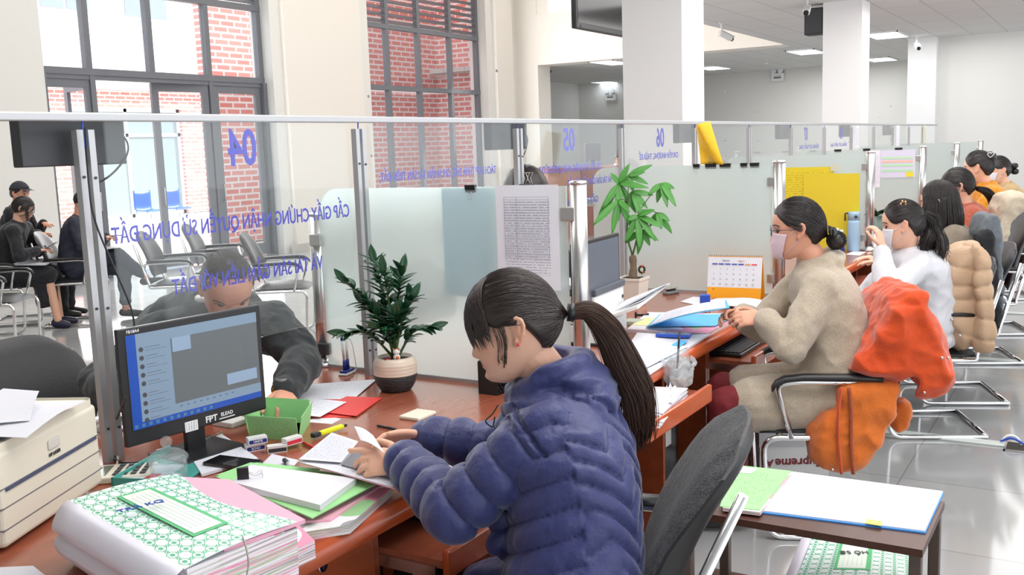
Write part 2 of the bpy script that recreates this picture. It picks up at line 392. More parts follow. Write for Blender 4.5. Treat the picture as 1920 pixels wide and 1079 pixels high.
# tiled ceiling with the open hall left out of it
struct('ceiling', MB().box(-6, 19.8, -5, 5.65, CZ, CZ+.1).box(19.8, 28, -5, 18, CZ, CZ+.1), CEILM)
struct('ceiling_atrium', MB().box(-6, 20.2, 5.65, 12.6, 6.4, 6.5), WALLW)
struct('trim_1', MB().box(-6, 19.8, 5.45, 5.65, CZ+.1, 6.4), WALLW)
WY = 11.75
wl = MB()
def wallbox(x0, x1, z0, z1): wl.box(x0, x1, WY, WY+.45, z0, z1)
wallbox(-6, 7.95, 0, 6.4); wallbox(12.02, 14.5, 0, 6.4); wallbox(18.52, 20.2, 0, 6.4); wallbox(7.95, 12.02, 5.3, 6.4); wallbox(14.5, 18.52, 5.3, 6.4); wallbox(14.5, 18.52, 0, .5)
struct('wall_left', wl, WALLM)
struct('wall_pier', MB().box(12.25, 14.2, WY-.08, WY, 0, 6.4).box(18.8, 19.5, WY-.08, WY, 0, 6.4), WALLW)
struct('wall_atrium', MB().box(19.78, 20.35, 5.66, 11.2, CZ-.01, 4.55).box(19.8, 20.35, 5.65, 7.4, 4.55, 6.4).box(19.8, 20.35, 10.9, 11.2, 4.55, 6.4).box(19.78, 20.35, 11.2, 12.2, 0, 6.4), WALLW)
struct('wall_end', MB().box(21.1, 21.3, -5, 3.15, 0, CZ), WALLM)
struct('wall_back', MB().box(27, 27.2, -5, 18, 0, CZ).box(21.1, 27, 3.0, 3.15, 0, CZ).box(20.2, 27.2, 13.9, 14.1, 0, CZ), WALLM)
struct('baseboard_left', MB().box(-6, 7.9, WY-.02, WY, 0, .14).box(12.1, 14.4, WY-.1, WY-.08, 0, .14), mat('baseboard_tile', srgb(196, 194, 188), .3))
struct('wall_near', MB().box(-6, -5.9, -5, 12.4, 0, 3.45), WALLM)
struct('wall_upper', MB().box(-6, -5.9, 5.65, 12.4, 3.45, 6.4).box(23.5, 23.6, 5, 13, CZ+.1, 6.4), WALLW)
for i, X in enumerate((7.65, 14.25, 20.85)):
    struct('column', MB().box(X, X+.5, 3.0, 3.52, 0, CZ), WALLC)['label'] = 'square white column behind the counter glass'
# upper gallery seen over the hall wall
gal = thing('gallery_railing', 'clear glass gallery railing above the warm white hall wall', 'railing', (20.05, 9.2, 4.55))
MB().box(-.006, .006, -1.8, 1.7, .06, 1.0).obj('glass_panel', GLASS, gal)
MB().tube([(0, -1.8, 1.02), (0, 1.7, 1.02)], .025).obj('handrail', STEEL, gal)
for y in (-1.2, .2, 1.3): MB().cyl((0, y, 0), (0, y, 1.0), .022).obj('post', STEEL, gal)

# windows ----------------------------------------------------------
def window(name, x0, x1, xs, zs, z0, z1, louvre_z, door=False):
    Y = 12.0; root = bpy.data.objects.new(name, None); COL.objects.link(root); root.location = ((x0+x1)/2, Y, z0); tag(root, kind='structure')
    f = MB(); t = .045
    for x in xs: f.box(x-t, x+t, Y-.05, Y+.05, z0, z1)
    for z in zs: f.box(x0, x1, Y-.055, Y+.055, z-t, z+t)
    f.obj('window_frame', FRAME, root, True)
    xx = list(xs); zz = list(zs)
    for i in range(len(xx)-1):
        for j in range(len(zz)-1):
            if zz[j] >= louvre_z-.01: continue
            MB().box(xx[i]+t, xx[i+1]-t, Y-.004, Y+.004, zz[j]+t, zz[j+1]-t).obj('pane', WGLASS, root, True)
    for i in range(len(xx)-1):
        l = MB(); z = louvre_z+.1
        while z < z1-.1:
            M = Matrix.Translation((0, Y, z)) @ Matrix.Rotation(math.radians(35), 4, 'X'); l.box(xx[i]+t, xx[i+1]-t, -.07, .07, -.008, .008, M=M); z += .125
        l.obj('louvre', FRAME, root, True)
    return root
w1 = window('window_1', 7.95, 12.02, (8.0, 8.77, 9.81, 10.88, 11.97), (2.84, 3.99, 5.25), 2.8, 5.3, 3.99)
w2 = window('window_2', 14.5, 18.52, (14.55, 15.33, 16.34, 17.45, 18.47), (.55, 2.84, 3.99, 5.25), .5, 5.3, 3.99)
# glazed double door below window 1; the middle leaves stand open
def leaf(name, hinge, width, rz, label=None):
    r = bpy.data.objects.new(name, None); COL.objects.link(r); r.location = hinge; r.rotation_euler = (0, 0, rz); tag(r, kind='structure'); s = 1 if width > 0 else -1; wd = abs(width)
    fr = MB(); a, b = (0, wd) if s > 0 else (-wd, 0)
    fr.box(a, a+.11, -.025, .025, .02, 2.74).box(b-.11, b, -.025, .025, .02, 2.74).box(a+.11, b-.11, -.024, .024, .02, .2).box(a+.11, b-.11, -.024, .024, 2.62, 2.74)
    fr.obj('door_frame', FRAME, r); MB().box(a+.11, b-.11, -.004, .004, .2, 2.62).obj('pane', WGLASS, r)
    MB().tube(fillet([(s*(wd-.055), -.03, .95), (s*(wd-.055), -.07, .95), (s*(wd-.055), -.07, 1.2), (s*(wd-.055), -.03, 1.2)], .02), .009).obj('door_handle', STEEL, r)
    return r
leaf('door_1', (8.02, 12.0, 0), .78, 0); leaf('door_2', (8.85, 12.0, 0), .95, math.radians(78)); leaf('door_3', (10.84, 12.0, 0), -.98, math.radians(-6)); leaf('door_4', (11.93, 12.0, 0), -1.0, 0)
struct('trim_2', MB().box(8.0, 11.97, 11.96, 12.04, 2.735, 2.8).box(8.0, 8.08, 11.9, 12.1, 0, 2.8).box(8.76, 8.84, 11.95, 12.06, 0, 2.8).box(10.85, 10.92, 11.95, 12.06, 0, 2.8).box(11.94, 12.02, 11.9, 12.1, 0, 2.8), FRAME)

# outside ----------------------------------------------------------
BRICK = brick_mat('red_brick_wall', srgb(232, 140, 132), srgb(240, 164, 156), srgb(250, 246, 244))
struct('ground_outside', MB().box(-10, 60, 12.4, 60, -.12, -.02), mat('pale_paving', srgb(226, 224, 218), .8, var=.04))
tag(MB().box(13.0, 30, 14.2, 14.6, 0, 9).obj('brick_wing', BRICK), 'red brick wing with white joints standing close outside the louvred window', 'building')
fac = thing('courtyard_building', 'bright brick building with pale window band across the courtyard, seen through the glazed doors', 'building', (18, 24, 0))
WFAC = mat('white_render', srgb(238, 238, 236), .8)
MB().box(-18, -1.2, 0, .4, 0, 3.6).box(2.6, 12, 0, .4, 0, 3.6).box(-1.2, 2.6, 0, .4, 3.1, 3.6).obj('wall', BRICK, fac)
MB().box(-18, 12, -.15, .4, 3.6, 5.3).obj('render_band', WFAC, fac)
MB().box(-18, 12, 0, .4, 5.3, 10).obj('upper_wall', WFAC, fac)
for k in range(5):
    x = -7+2.6*k; f = MB().box(x, x+1.6, -.04, .02, 5.6, 7.6).obj('window', mat('pale_window_frame', (.75, .77, .8), .5), fac)
    MB().box(x+.08, x+.76, -.06, -.03, 5.68, 7.52).box(x+.84, x+1.52, -.06, -.03, 5.68, 7.52).obj('pane', mat('reflective_pane', srgb(150, 170, 176), .1), f)
d = MB().box(-1.2, 2.6, .1, .2, 0, .1).box(-1.2, -1.1, .1, .2, 0, 3.1).box(.65, .75, .1, .2, 0, 3.1).box(2.5, 2.6, .1, .2, 0, 3.1).box(-1.2, 2.6, .1, .2, 2.3, 2.4).box(-1.2, 2.6, .1, .2, 3.0, 3.1).obj('entrance_frame', MATS['pale_window_frame'], fac)
MB().box(-1.1, 2.5, .13, .15, .1, 3.0).obj('pane', MATS['reflective_pane'], d)
# blue seats standing in the courtyard
for k, (px, py, lab) in enumerate(((280, 400, 'bright blue shell seat out in the courtyard, left of the door post'), (335, 402, 'blue shell seat out in the courtyard, just right of the open door'))):
    p = aty(px, py, 19.5); b = thing('courtyard_chair', lab, 'chair', (p.x, 19.5, 0), -1.6)
    BL = mat('bright_blue_plastic', srgb(30, 100, 205), .4)
    rows = [[Vector((.22-.44*min(1, t*1.7), -.24+.48*i/8, .45-.03*math.sin(PI*i/8)+(0 if t < .55 else (t-.55)*1.05))) for i in range(9)] for t in [j/10 for j in range(11)]]
    MB().grid(rows).obj('shell', BL, b, solid=.015)
    for s in (-.2, .2): MB().tube(fillet([(-.2, s, .44), (-.22, s, .02), (.22, s, .02), (.2, s, .44)], .05), .012).obj('leg', CHROME, b)

BRY = brick_mat('red_brick_return', srgb(232, 140, 132), srgb(240, 164, 156), srgb(250, 246, 244), ax='yz')
struct('wall_outer', MB().box(20.1, 20.35, 12.2, 14.2, 0, 9), BRY)
# ceiling fixtures ---------------------------------------------------
LEM = mat('lamp_diffuser', (.9, .95, 1), .5, emit=((.86, .94, 1), 3.0))
def troffer(x, y, lx, ly, lab):
    r = thing('ceiling_light', lab, 'light', (x, y, CZ-.03), 0, 'recessed ceiling lights')
    MB().box(-lx/2, lx/2, -ly/2, -ly/2+.02, 0, .03).box(-lx/2, lx/2, ly/2-.02, ly/2, 0, .03).box(-lx/2, -lx/2+.02, -ly/2, ly/2, 0, .03).box(lx/2-.02, lx/2, -ly/2, ly/2, 0, .03).obj('frame', WHITEP, r)
    MB().box(-lx/2+.02, lx/2-.02, -ly/2+.02, ly/2-.02, .015, .03).obj('diffuser', LEM, r)
    s = MB()
    for k in range(1, 6): s.box(-lx/2+.02, lx/2-.02, -ly/2+ly*k/6-.004, -ly/2+ly*k/6+.004, .003, .02)
    s.obj('louvre', WHITEP, r)
for px, py, lab in ((1662, 68, 'large lit ceiling panel between the two right-hand columns'), (1513, 99, 'narrow ceiling light left of the middle column'), (1652, 113, 'small ceiling light right of the middle column, near the back wall'), (1148, 119, 'ceiling light just left of the large near column'), (1140, 156, 'ceiling light deep in the back room, left of the near column'), (1075, 170, 'long dim ceiling light farthest back in the left room'), (1336, 129, 'ceiling light just right of the near column by the back wall')):
    p = atz(px, py, CZ-.03); troffer(p.x, p.y, 1.2, .6, lab)
p = atz(1437, 119, CZ-.02)
simple('smoke_detector', MB().lathe([(.0, -.04), (.04, -.04), (.055, -.015), (.06, 0)], (p.x, p.y, CZ)), WHITEP, 'small round white smoke detector on the tiled ceiling above the emergency lamp', 'smoke detector')
def emergency(px, py, lab, X=26.98):
    p = atx(px, py, X); r = thing('emergency_light', lab, 'emergency light', p, 0, 'twin-spot emergency lights')
    MB().rbox(-.08, 0, -.17, .17, -.16, .06, .01).obj('housing', WHITEP, r)
    for y in (-.09, .09):
        a = MB().cyl((-.04, y, .12), (-.12, y, .12), .055, .075).obj('lamp', WHITEP, r); MB().cyl((-.121, y, .12), (-.125, y, .12), .066).obj('lens', mat('lamp_lens', (.8, .85, .9), .1), a)
    MB().box(-.083, -.08, -.1, .1, -.08, -.05).box(-.083, -.08, -.1, .1, -.03, -.02).obj('label_strip', DGREY, r)
emergency(1459, 142, 'white twin-spot emergency light on the back wall between the two columns')
emergency(1146, 179, 'white twin-spot emergency light on the back wall left of the large near column')
def cctv(px, py, dep, lab, aim, up=True):
    p = atx(px, py, 20.7) if dep > 20 else atz(px, py, CZ-.2); top = CZ-p.z; r = thing('security_camera', lab, 'security camera', p, aim)
    MB().rbox(-.13, .13, -.04, .04, -.035, .04, .015, 3, M=Matrix.Rotation(.35, 4, 'Y')).obj('housing', WHITEP, r)
    MB().cyl((.12, 0, -.042), (.145, 0, -.05), .034).obj('lens', BLACKP, r)
    MB().rbox(-.1, .16, -.048, .048, .04, .05, .004, M=Matrix.Rotation(.35, 4, 'Y')).obj('sun_shield', WHITEP, r)
    MB().tube(fillet([(-.05, 0, .04), (-.08, 0, .12), (-.08, 0, top)], .03), .013).cyl((-.08, 0, top-.02), (-.08, 0, top), .04).obj('bracket', WHITEP, r)
cctv(1360, 68, 15, 'white security camera in front of the warm wall, right of the large near column', math.radians(-30))
cctv(1513, 20, 12.2, 'white security camera on the middle column beside the black speaker', math.radians(190))
cctv(1720, 88, 18.5, 'dark-lensed security camera on the farthest column', math.radians(200))
cctv(1022, 131, 20.2, 'small camera hanging in the corner of the back-room opening', math.radians(-60))
p = aty(1533, 38, 2.9)
sp = thing('wall_speaker', 'black box speaker on the left side of the middle column', 'speaker', (14.47, 3.54, aty(1533, 65, 3.6).z))
hh = aty(1533, 10, 3.3).z-aty(1533, 65, 3.3).z
MB().rbox(-.22, 0, -.02, .24, 0, hh, .01).obj('cabinet', mat('speaker_black', (.03, .03, .033), .6, bump=.2, bscale=200), sp)
MB().box(-.225, -.22, 0, .22, .02, hh-.02).obj('grille', DGREY, sp); MB().box(-.02, .02, .08, .14, hh*.4, hh*.6).obj('bracket', STEEL, sp)
# hanging television left of the near column
A, B = aty(1081, 53, 4.6), aty(1166, 71, 4.6)
tv = thing('television', 'black flat television hung beside the large near column', 'television', (A.x, 4.6, A.z))
Wt = 1.25
MB().rbox(0, Wt, 0, .06, 0, .75, .012).obj('bezel', mat('tv_black', (.02, .02, .022), .3), tv)
MB().box(.03, Wt-.03, -.003, .0, .06, .72).obj('screen', mat('tv_screen', (.008, .008, .01), .12), tv)
MB().box(.2, Wt-.2, .06, .12, .1, .55).obj('back_box', BLACKP, tv); MB().cyl((Wt/2, .09, .5), (Wt/2, .09, CZ+.02-A.z), .02).obj('ceiling_pole', BLACKP, tv)
MB().cyl((.1, -.006, .03), (.1, 0, .03), .01).obj('button', DGREY, tv)

# floor details -----------------------------------------------------
for X, y0, y1, lab in ((5.54, .42, 1.46, 'white floor cable cover leading to the open floor box'), (7.65, .1, 1.46, 'white floor cable cover behind the second pair of chairs'), (9.71, .1, 1.46, 'white floor cable cover farthest along the staff aisle')):
    simple('cable_cover', MB().rbox(X-.035, X+.035, y0, y1, .0, .012, .004), mat('cable_cover_plastic', srgb(214, 222, 218), .25), lab, 'cable cover', 'floor cable covers')
fb = thing('floor_box', 'open floor socket box with a blue cable, at the end of the white cable cover', 'floor box', (5.5, .36, 0))
MB().box(-.05, .09, -.1, .05, .0005, .004).obj('recess', mat('floor_box_dark', (.03, .025, .02), .6), fb)
MB().box(-.06, -.05, -.11, .06, 0, .008).box(.09, .1, -.11, .06, 0, .008).box(-.06, .1, -.11, -.1, 0, .008).box(-.06, .1, .05, .06, 0, .008).obj('rim', STEEL, fb)
MB().tube(bez([(.04, .08, .02), (.03, .03, .045), (.02, -.02, .03), (.0, -.05, .01)]), .006).obj('cable', BLUEP, fb)
MB().tube(bez([(.04, .08, .015), (.05, .05, .05), (.06, .01, .045), (.05, -.02, .01)]), .007).obj('plug', WHITEP, fb)

# ------------------------------------------------------------------ counter
DZ = .76
ct = thing('service_counter', 'long reddish brown wooden service counter with orange rounded edge running to the far wall', 'counter', (9, 2.2, 0))
MB().box(.55, 18.5, 1.5, 2.93, DZ-.03, DZ).obj('worktop', W_TOP, ct, True)
e = MB(); prof = [(1.5, DZ), (1.478, DZ), (1.466, DZ-.012), (1.464, DZ-.03), (1.47, DZ-.05), (1.5, DZ-.055)]
e.loft([[Vector((x, y, z)) for y, z in prof] for x in (.55, 18.5)], True, True); e.obj('edge_moulding', W_EDGE, ct, True)
MB().box(.55, 18.5, 2.86, 2.89, 0, DZ-.03).obj('front_panel', W_SIDE, ct, True)
MB().box(.6, 18.4, 2.05, 2.07, 0.02, DZ-.031).obj('modesty_panel', W_DARK, ct, True)
def module(k):
    X0 = 2.97+1.18*k
    lab = {-1: 'wooden desk unit with keyboard shelf before the woman in the blue padded jacket', 0: 'wooden desk unit with a pulled-out shelf loaded with papers', 1: 'wooden desk unit in front of the woman in the oatmeal coat', 2: 'wooden desk unit in front of the woman in the white blouse'}.get(k)
    r = thing('desk_unit', lab or 'wooden desk unit farther along the counter', 'desk unit', (X0, 1.52, 0), 0, None if lab else 'far desk units')
    for xp in (0, .655, 1.155): MB().box(xp, xp+.02, 0, .52, .0, DZ-.032).obj('side_panel', W_SIDE, r)
    MB().box(.675, 1.155, .02, .52, .06, .08).box(.675, 1.155, .5, .52, .08, DZ-.032).obj('shelf', W_DARK, r)
    out = -.19 if k < 9 else 0
    t = MB().box(.03, .645, out, out+.42, .625, .645).obj('keyboard_tray', W_TOP, r)
    MB().rbox(.022, .652, out-.022, out, .605, .675, .006).obj('front_lip', W_EDGE, t)
    for xp in (.021, .644): MB().box(xp, xp+.01, out+.02, .4, .6, .63).obj('rail', STEEL, t)
    return r
for k in range(-1, 9): module(k)
# drawer pedestal at the near end
pd = thing('drawer_pedestal', 'wooden drawer pedestal with a lock at the near end of the counter', 'drawer unit', (1.2, 1.53, 0))
MB().box(-.1, .6, 0, .5, 0, DZ-.031).obj('cabinet', W_SIDE, pd)
for z0, z1 in ((.46, .715), (.24, .45), (.03, .23)):
    d = MB().rbox(-.09, .585, -.018, 0, z0, z1, .004).obj('drawer_front', W_SIDE, pd)
q = aty(601, 1062, 1.51)
MB().cyl((q.x-1.2, -.018, q.z), (q.x-1.2, -.03, q.z), .013).obj('lock', CHROME, pd); MB().box(q.x-1.2-.0015, q.x-1.2+.0015, -.031, -.03, q.z-.006, q.z+.006).obj('keyhole', BLACKP, pd)
# ------------------------------------------------------------------ glass screens
GY = 2.45
rail = simple('top_rail', MB().rbox(0.2, 17.2, GY-.014, GY+.014, 1.733, 1.757, .004), ALU, 'long thin grey rail running over the whole counter glass', 'rail')
sgn_lab = ['nearest dark display box, seen from behind above the old printer', 'second display box from behind, hung beside the red brick window', 'display box seen from behind in front of the large column', 'fourth display box along the rail, right of the yellow sheet', 'fifth display box along the rail, before the middle column', 'display box farthest along the rail']
pole_lab = ['tall double aluminium pole beside the near monitor', 'tall double aluminium pole behind the dark-leaved potted plant', 'tall aluminium pole under the second display box', 'tall aluminium pole behind the leafy money tree, just left of the near column', 'aluminium pole beside the hanging yellow sheet', 'aluminium pole between the numbers 06 and 07']
for k in range(-1, 12):
    X = 2.935+1.178*k
    r = thing('glass_pole', pole_lab[k+1] if k+1 < 6 else 'thin aluminium glass pole far along the counter', 'pole', (X, GY, DZ), 0, None if k+1 < 6 else 'far glass poles')
    MB().box(-.028, -.008, -.012, .012, 0, .95).box(.008, .028, -.012, .012, 0, .95).obj('profile', ALU, r)
    for z in ((.82, .45, .1) if k < 2 else ()):
        for sx_ in (-.018, .018): MB().cyl((sx_, -.016, z-.2*max(0, sx_)), (sx_, -.012, z-.2*max(0, sx_)), .004, seg=8).obj('screw', DGREY, r)
    MB().tube(bez([(0, 0, .9), (.0, .0, .96), (.006, 0, .985)]), .003, 6).obj('wire', BLUEP, r)
    X1 = X+1.178
    num = {-1: '04', 0: None, 1: '05', 2: '06', 3: None, 4: None, 5: '07', 6: '08'}.get(k)
    lab = {-1: 'clear front glass numbered 04 with blue lettering, nearest the camera', 0: 'clear front glass lettered along the top, in front of the red brick window', 1: 'clear front glass numbered 05', 2: 'clear front glass numbered 06 before the near column'}.get(k)
    g = thing('front_glass', lab or 'clear front glass far along the counter', 'glass screen', (X+.589, GY, 1.0), 0, None if lab else 'far front glass panels')
    MB().box(-.52, .52, -.004, .004, .013, .735).obj('glass_panel', GLASS, g)
    def T(txt, x, z, size, sx=1, bold=.01, align='LEFT'):
        text(txt, size, (x, GY+.006, z), (-1, 0, 0), (0, 0, 1), BLUEINK, g, sx=sx, bold=bold, align=align)
    def Tfit(txt, x0, x1, z, size, bold=.012):
        me = textmesh(txt, size, bold=bold*1.0, align='LEFT'); xs = [v.co.x for v in me.vertices]; sx = (x0-x1)/(max(xs)-min(xs)); bpy.data.meshes.remove(me); T(txt, x0, z, size, sx, bold)
    if num: 
        cx = {'04': 2.35, '05': 4.65, '06': 5.88, '07': 9.35, '08': 10.75}[num]; Tfit(num, cx+.062, cx-.062, 1.645, .165, .02)
    if k == -1:
        Tfit('CẤP GIẤY CHỨNG NHẬN QUYỀN SỬ DỤNG ÐẤT', 2.865, 1.825, 1.405, .068); Tfit('VÀ TÀI SẢN GẮN LIỀN VỚI ÐẤT', 2.70, 2.02, 1.228, .068)
    elif k == 0:
        Tfit('TÁCH HỢP THỬA ÐẤT, GHI NHẬN TÀI SẢN TRÊN ÐẤT;', 3.915, 3.055, 1.52, .05)
    elif k == 1:
        Tfit('CẤP ÐỔI GIẤY CHỨNG NHẬN QUYỀN SỬ DỤNG ÐẤT', 5.03, 4.2, 1.5, .05); Tfit('VÀ TÀI SẢN GẮN LIỀN VỚI ÐẤT', 5.16, 4.62, 1.42, .05); Tfit('GIẤY CHỨNG NHẬN', 4.98, 4.55, 1.32, .05)
    elif k == 2:
        Tfit('CHUYỂN NHƯỢNG, THỪA KẾ', 6.18, 5.55, 1.535, .05)
    elif k in (5, 6): Tfit('ÐĂNG KÝ ÐẤT ÐAI', X+1.0, X+.3, 1.53, .05)
    if (k+1) % 2 == 0 and k < 10:
        b = thing('display_box', sgn_lab[(k+1)//2], 'display', (X, GY+.05, 1.612), 0)
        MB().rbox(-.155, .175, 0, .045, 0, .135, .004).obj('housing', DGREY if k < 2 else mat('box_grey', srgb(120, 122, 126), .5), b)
        MB().box(-.15, .17, .045, .047, .008, .127).obj('display_face', mat('display_dark', (.02, .005, .005), .2), b)
        MB().tube(bez([(.17, .02, .1), (.19, .01, .06), (.172, .0, .02), (.1, -.02, -.03), (.03, -.02, -.06)]), .003, 6).obj('cable', BLACKP, b)
# chrome posts and frosted partitions
def chrome_post(x, y, h, lab, r=.026, group=None):
    t = thing('chrome_post', lab, 'post', (x, y, DZ), 0, group)
    MB().cyl((0, 0, .0), (0, 0, h), r, seg=28).obj('tube', STEEL, t)
    MB().lathe([(.055, 0), (.055, .008), (.045, .02), (.034, .026), (.034, .034), (.026, .036)]).obj('base_flange', STEEL, t)
    MB().lathe([(r+.001, h-.004), (r+.001, h+.004), (r*.8, h+.008), (0, h+.009)]).obj('cap', CHROME, t)
    return t
def clamp(parent, x, y, z, s=1, m=STEEL):
    c = MB().rbox(x-.018, x+.018, y-.028, y+.028, z-.024, z+.024, .004).obj('clamp', m, parent, True); MB().cyl((x-.018, y, z), (x-.024, y, z), .01, seg=12).obj('bolt', CHROME, c)
part_lab = ['frosted glass partition behind the dark-leaved plant, nearest the camera', 'frosted glass partition between the money tree and the woman in the oatmeal coat', 'frosted glass partition with two big yellow sheets', 'frosted glass partition with the highlighted schedule sheet', 'frosted glass partition fifth along the counter', 'frosted glass partition sixth along the counter', 'frosted glass partition at the far end']
for k in range(6):
    X = 2.97+2.36*k; yl = 2.70 if k == 0 else 2.66
    t = thing('glass_partition', part_lab[k], 'glass partition', (X, 2.1, DZ), 0)
    # outline with a rounded upper far corner
    z0, z1 = DZ+.012, 1.485; R_ = .09; pts = [(1.585, z0), (1.585, z1)]
    for i in range(9): a = PI/2*i/8; pts.append((yl-R_+R_*math.sin(a), z1-R_+R_*math.cos(a)))
    pts += [(yl, z0)]
    mb = MB(); n = len(pts); mb.add([(X-.005, y, z) for y, z in pts]+[(X+.005, y, z) for y, z in pts], [tuple(range(n)), tuple(reversed(range(n, 2*n)))]+[(i, i+n, (i+1) % n+n, (i+1) % n) for i in range(n)])
    mb.obj('glass_panel', FROST, t, True)
    MB().box(X-.008, X+.008, 1.6, yl, DZ, DZ+.014).obj('base_channel', ALU, t, True)
    clamp(t, X-.002, 1.575, 1.39); clamp(t, X-.002, 1.575, .86)
    clamp(t, X-.002, yl+.02, 1.28); clamp(t, X-.002, yl+.02, .835, m=DGREY)
for k in range(6):
    X = 2.97+2.36*k
    labs = ['staff-side chrome post right behind the hair of the woman in blue', 'staff-side chrome post behind the woman in the oatmeal coat', 'staff-side chrome post beside the pale blue flask', 'staff-side chrome post behind the woman with long straight hair', 'staff-side chrome post left of the rust jacket', 'staff-side chrome post farthest along the counter']
    chrome_post(X+.01, 1.545, .735, labs[k], .029 if k == 0 else .034)
chrome_post(2.99, 2.745, .62, 'customer-side chrome post beside the white and blue pen stand')
q = atz(184, 850, DZ); 
p0 = aty(180, 478, 2.745); chrome_post(p0.x, 2.745, p0.z-DZ, 'customer-side chrome post behind the near aluminium pole')

# ------------------------------------------------------------------ binder clips and sheets on the partitions
def clip(x, y, z, lab, up=True, s=1.0, down=False, group=None):
    t = thing('binder_clip', lab, 'clip', (x, y, z), 0, group, rot=None)
    w = .021*s
    mb = MB(); mb.loft([[Vector((a, b, c)) for a, c in ((-.009, .006), (.009, .006), (.003, -.022), (-.003, -.022))] for b in (-w, w)], True, False); mb.obj('clip_body', BLACKP, t)
    wr = MB()
    for sg in (-1, 1):
        h = .03*s
        if up: wr.tube(fillet([(sg*.006, -w*.5, .004), (sg*.01, -w*.15, h*.6), (sg*.012, -w*.5, h), (sg*.012, w*.5, h), (sg*.01, w*.15, h*.6), (sg*.006, w*.5, .004)], .006), .0009, 6)
        else: wr.tube(fillet([(-.009, sg*w*.5, -.018), (-.011, sg*w*.15, -.03), (-.012, sg*w*.4, -.045), (-.012, 0, -.048)], .006), .0009, 6)
    wr.obj('wire_handle', STEEL, t)
    return t
X0 = 2.97
clip(X0, aty(0, 0, 1).y if 0 else atx(882, 350, X0).y, 1.487, 'black binder clip on the near partition, left of the hanging printed sheet', up=False)
clip(X0, atx(990, 350, X0).y, 1.487, 'large black binder clip holding the white printed sheet', s=1.5)
def sheet(name, x, pa, pb, m, lab, cat='paper', off=-.012, curl=.0, group=None):
    """sheet hung on the partition plane x between two pixel corners"""
    a = atx(pa[0], pa[1], x); b = atx(pb[0], pb[1], x); yl, yr, zt, zb = a.y, b.y, a.z, b.z
    mb = MB().quad((x+off, yl, zb), (x+off, yr, zb), (x+off, yr, zt), (x+off, yl, zt), .0006, 8, 8, lambda u, v: (-curl*math.sin(PI*u)*(1-v)-.0015, 0, 0))
    return simple(name, mb, m, lab, cat, group)
sheet('notice_sheet', X0, (932, 348), (1055, 545), printed('table_print', (.86, .86, .93), (.3, .3, .4), 40, .14, .56, strength=.6, cols=7), 'white printed notice sheet hanging on the near frosted partition', curl=.006)
tb = MB(); 
a = atx(950, 370, X0); b = atx(1036, 486, X0)
for i in range(3): 
    y = [a.y, a.y*.72+b.y*.28, b.y][i]; tb.box(X0-.0205, X0-.0200, y-.0006, y+.0006, b.z, a.z)
for i in range(24): z = a.z+(b.z-a.z)*i/23; tb.box(X0-.0205, X0-.02, b.y, a.y, z-.0005, z+.0005)
tabl = bpy.data.objects['notice_sheet']; tb.obj('ruled_table', mat('grey_ink', (.35, .35, .42), .7), tabl, True)
sheet('folder_sheet', X0, (824, 354), (932, 560), glassmat('pale_blue_film', (.8, .9, .96), .1, frost=(.62, .76, .84)), 'pale blue plastic sheet hanging behind the near partition, left of the white notice', off=.014)
X1 = 2.97+2.36; X2 = X1+2.36; X3 = X2+2.36
for i, (px, s, lab) in enumerate(((1306, .9, 'small black clip, first from the left on the second partition'), (1333, 1.5, 'big black clip under the yellow sheet, second on the second partition'), (1360, 1.5, 'big black clip under the yellow sheet, third on the second partition'), (1395, .9, 'small black clip, fourth on the second partition'), (1415, 1.2, 'black clip nearest the chrome post on the second partition'))):
    clip(X1, atx(px, 312, X1).y, 1.487, lab, up=(i in (1, 2)), s=s)
# yellow sheet rolled over the second partition's edge
yb = atx(1348, 308, X1); ylw = MB(); rows = []
L0, R0 = atx(1303, 240, X1), atx(1330, 228, X1); LB, RB = atx(1314, 309, X1), atx(1359, 309, X1)
for j in range(13):
    v = j/12; r = []
    for i in range(13):
        u = i/12; top = L0.lerp(R0, u); bot = LB.lerp(RB, u); p = bot.lerp(top, v); p = p+Vector((-.05*math.sin(PI*u)*(v)+.02*math.sin(5*u+2*v), 0, -.02*math.sin(PI*u)*0)); r.append(p)
    rows.append(r)
simple('yellow_sheet', ylw.grid(rows), printed('orange_print', srgb(242, 190, 40), srgb(190, 140, 20), 24, .15, .45), 'curled orange-yellow sheet standing above the second partition', 'paper', solid=.001)
sheet('yellow_poster', X2, (1467, 315), (1563, 400), printed('yellow_print', srgb(236, 214, 48), srgb(150, 134, 30), 20, .08, .5, strength=.5), 'bright yellow sheet taped on the third partition, behind and higher than its neighbour')
sheet('yellow_poster', X2, (1508, 327), (1611, 472), mat('yellow_sheet2', srgb(232, 210, 50), .6), 'large bright yellow sheet taped on the third partition beside the pale blue flask', off=-.018)
simple('sticky_tape', MB().box(X2-.022, X2-.02, atx(1566, 314, X2).y-.03, atx(1566, 314, X2).y+.03, 1.36, 1.41), mat('tape_film', srgb(214, 216, 190), .4), 'pale tape patch at the top corner of the big yellow sheet', 'tape')
sheet('schedule_sheet', X3, (1651, 283), (1716, 333), mat('lilac_sheet', srgb(214, 212, 232), .7), 'wide lilac schedule sheet with coloured rows on the fourth partition')
sc = [o for o in COL.objects if o.name.startswith('schedule_sheet')][0]
for n, (y0, c) in enumerate(((295, (190, 225, 190)), (302, (245, 190, 175)), (309, (180, 225, 185)), (319, (245, 180, 170)))):
    a = atx(1654, y0, X3); b = atx(1712, y0+3, X3); MB().box(X3-.0155, X3-.015, b.y, a.y, b.z, a.z).obj('coloured_row', mat('row_colour', srgb(*c), .7) if n > 1 else mat('row_colour%d' % n, srgb(*c), .7), sc, True)
a = atx(1700, 323, X3); MB().box(X3-.018, X3-.016, a.y-.06, a.y, a.z-.045, a.z).obj('sticky_note', YELC, sc, True)
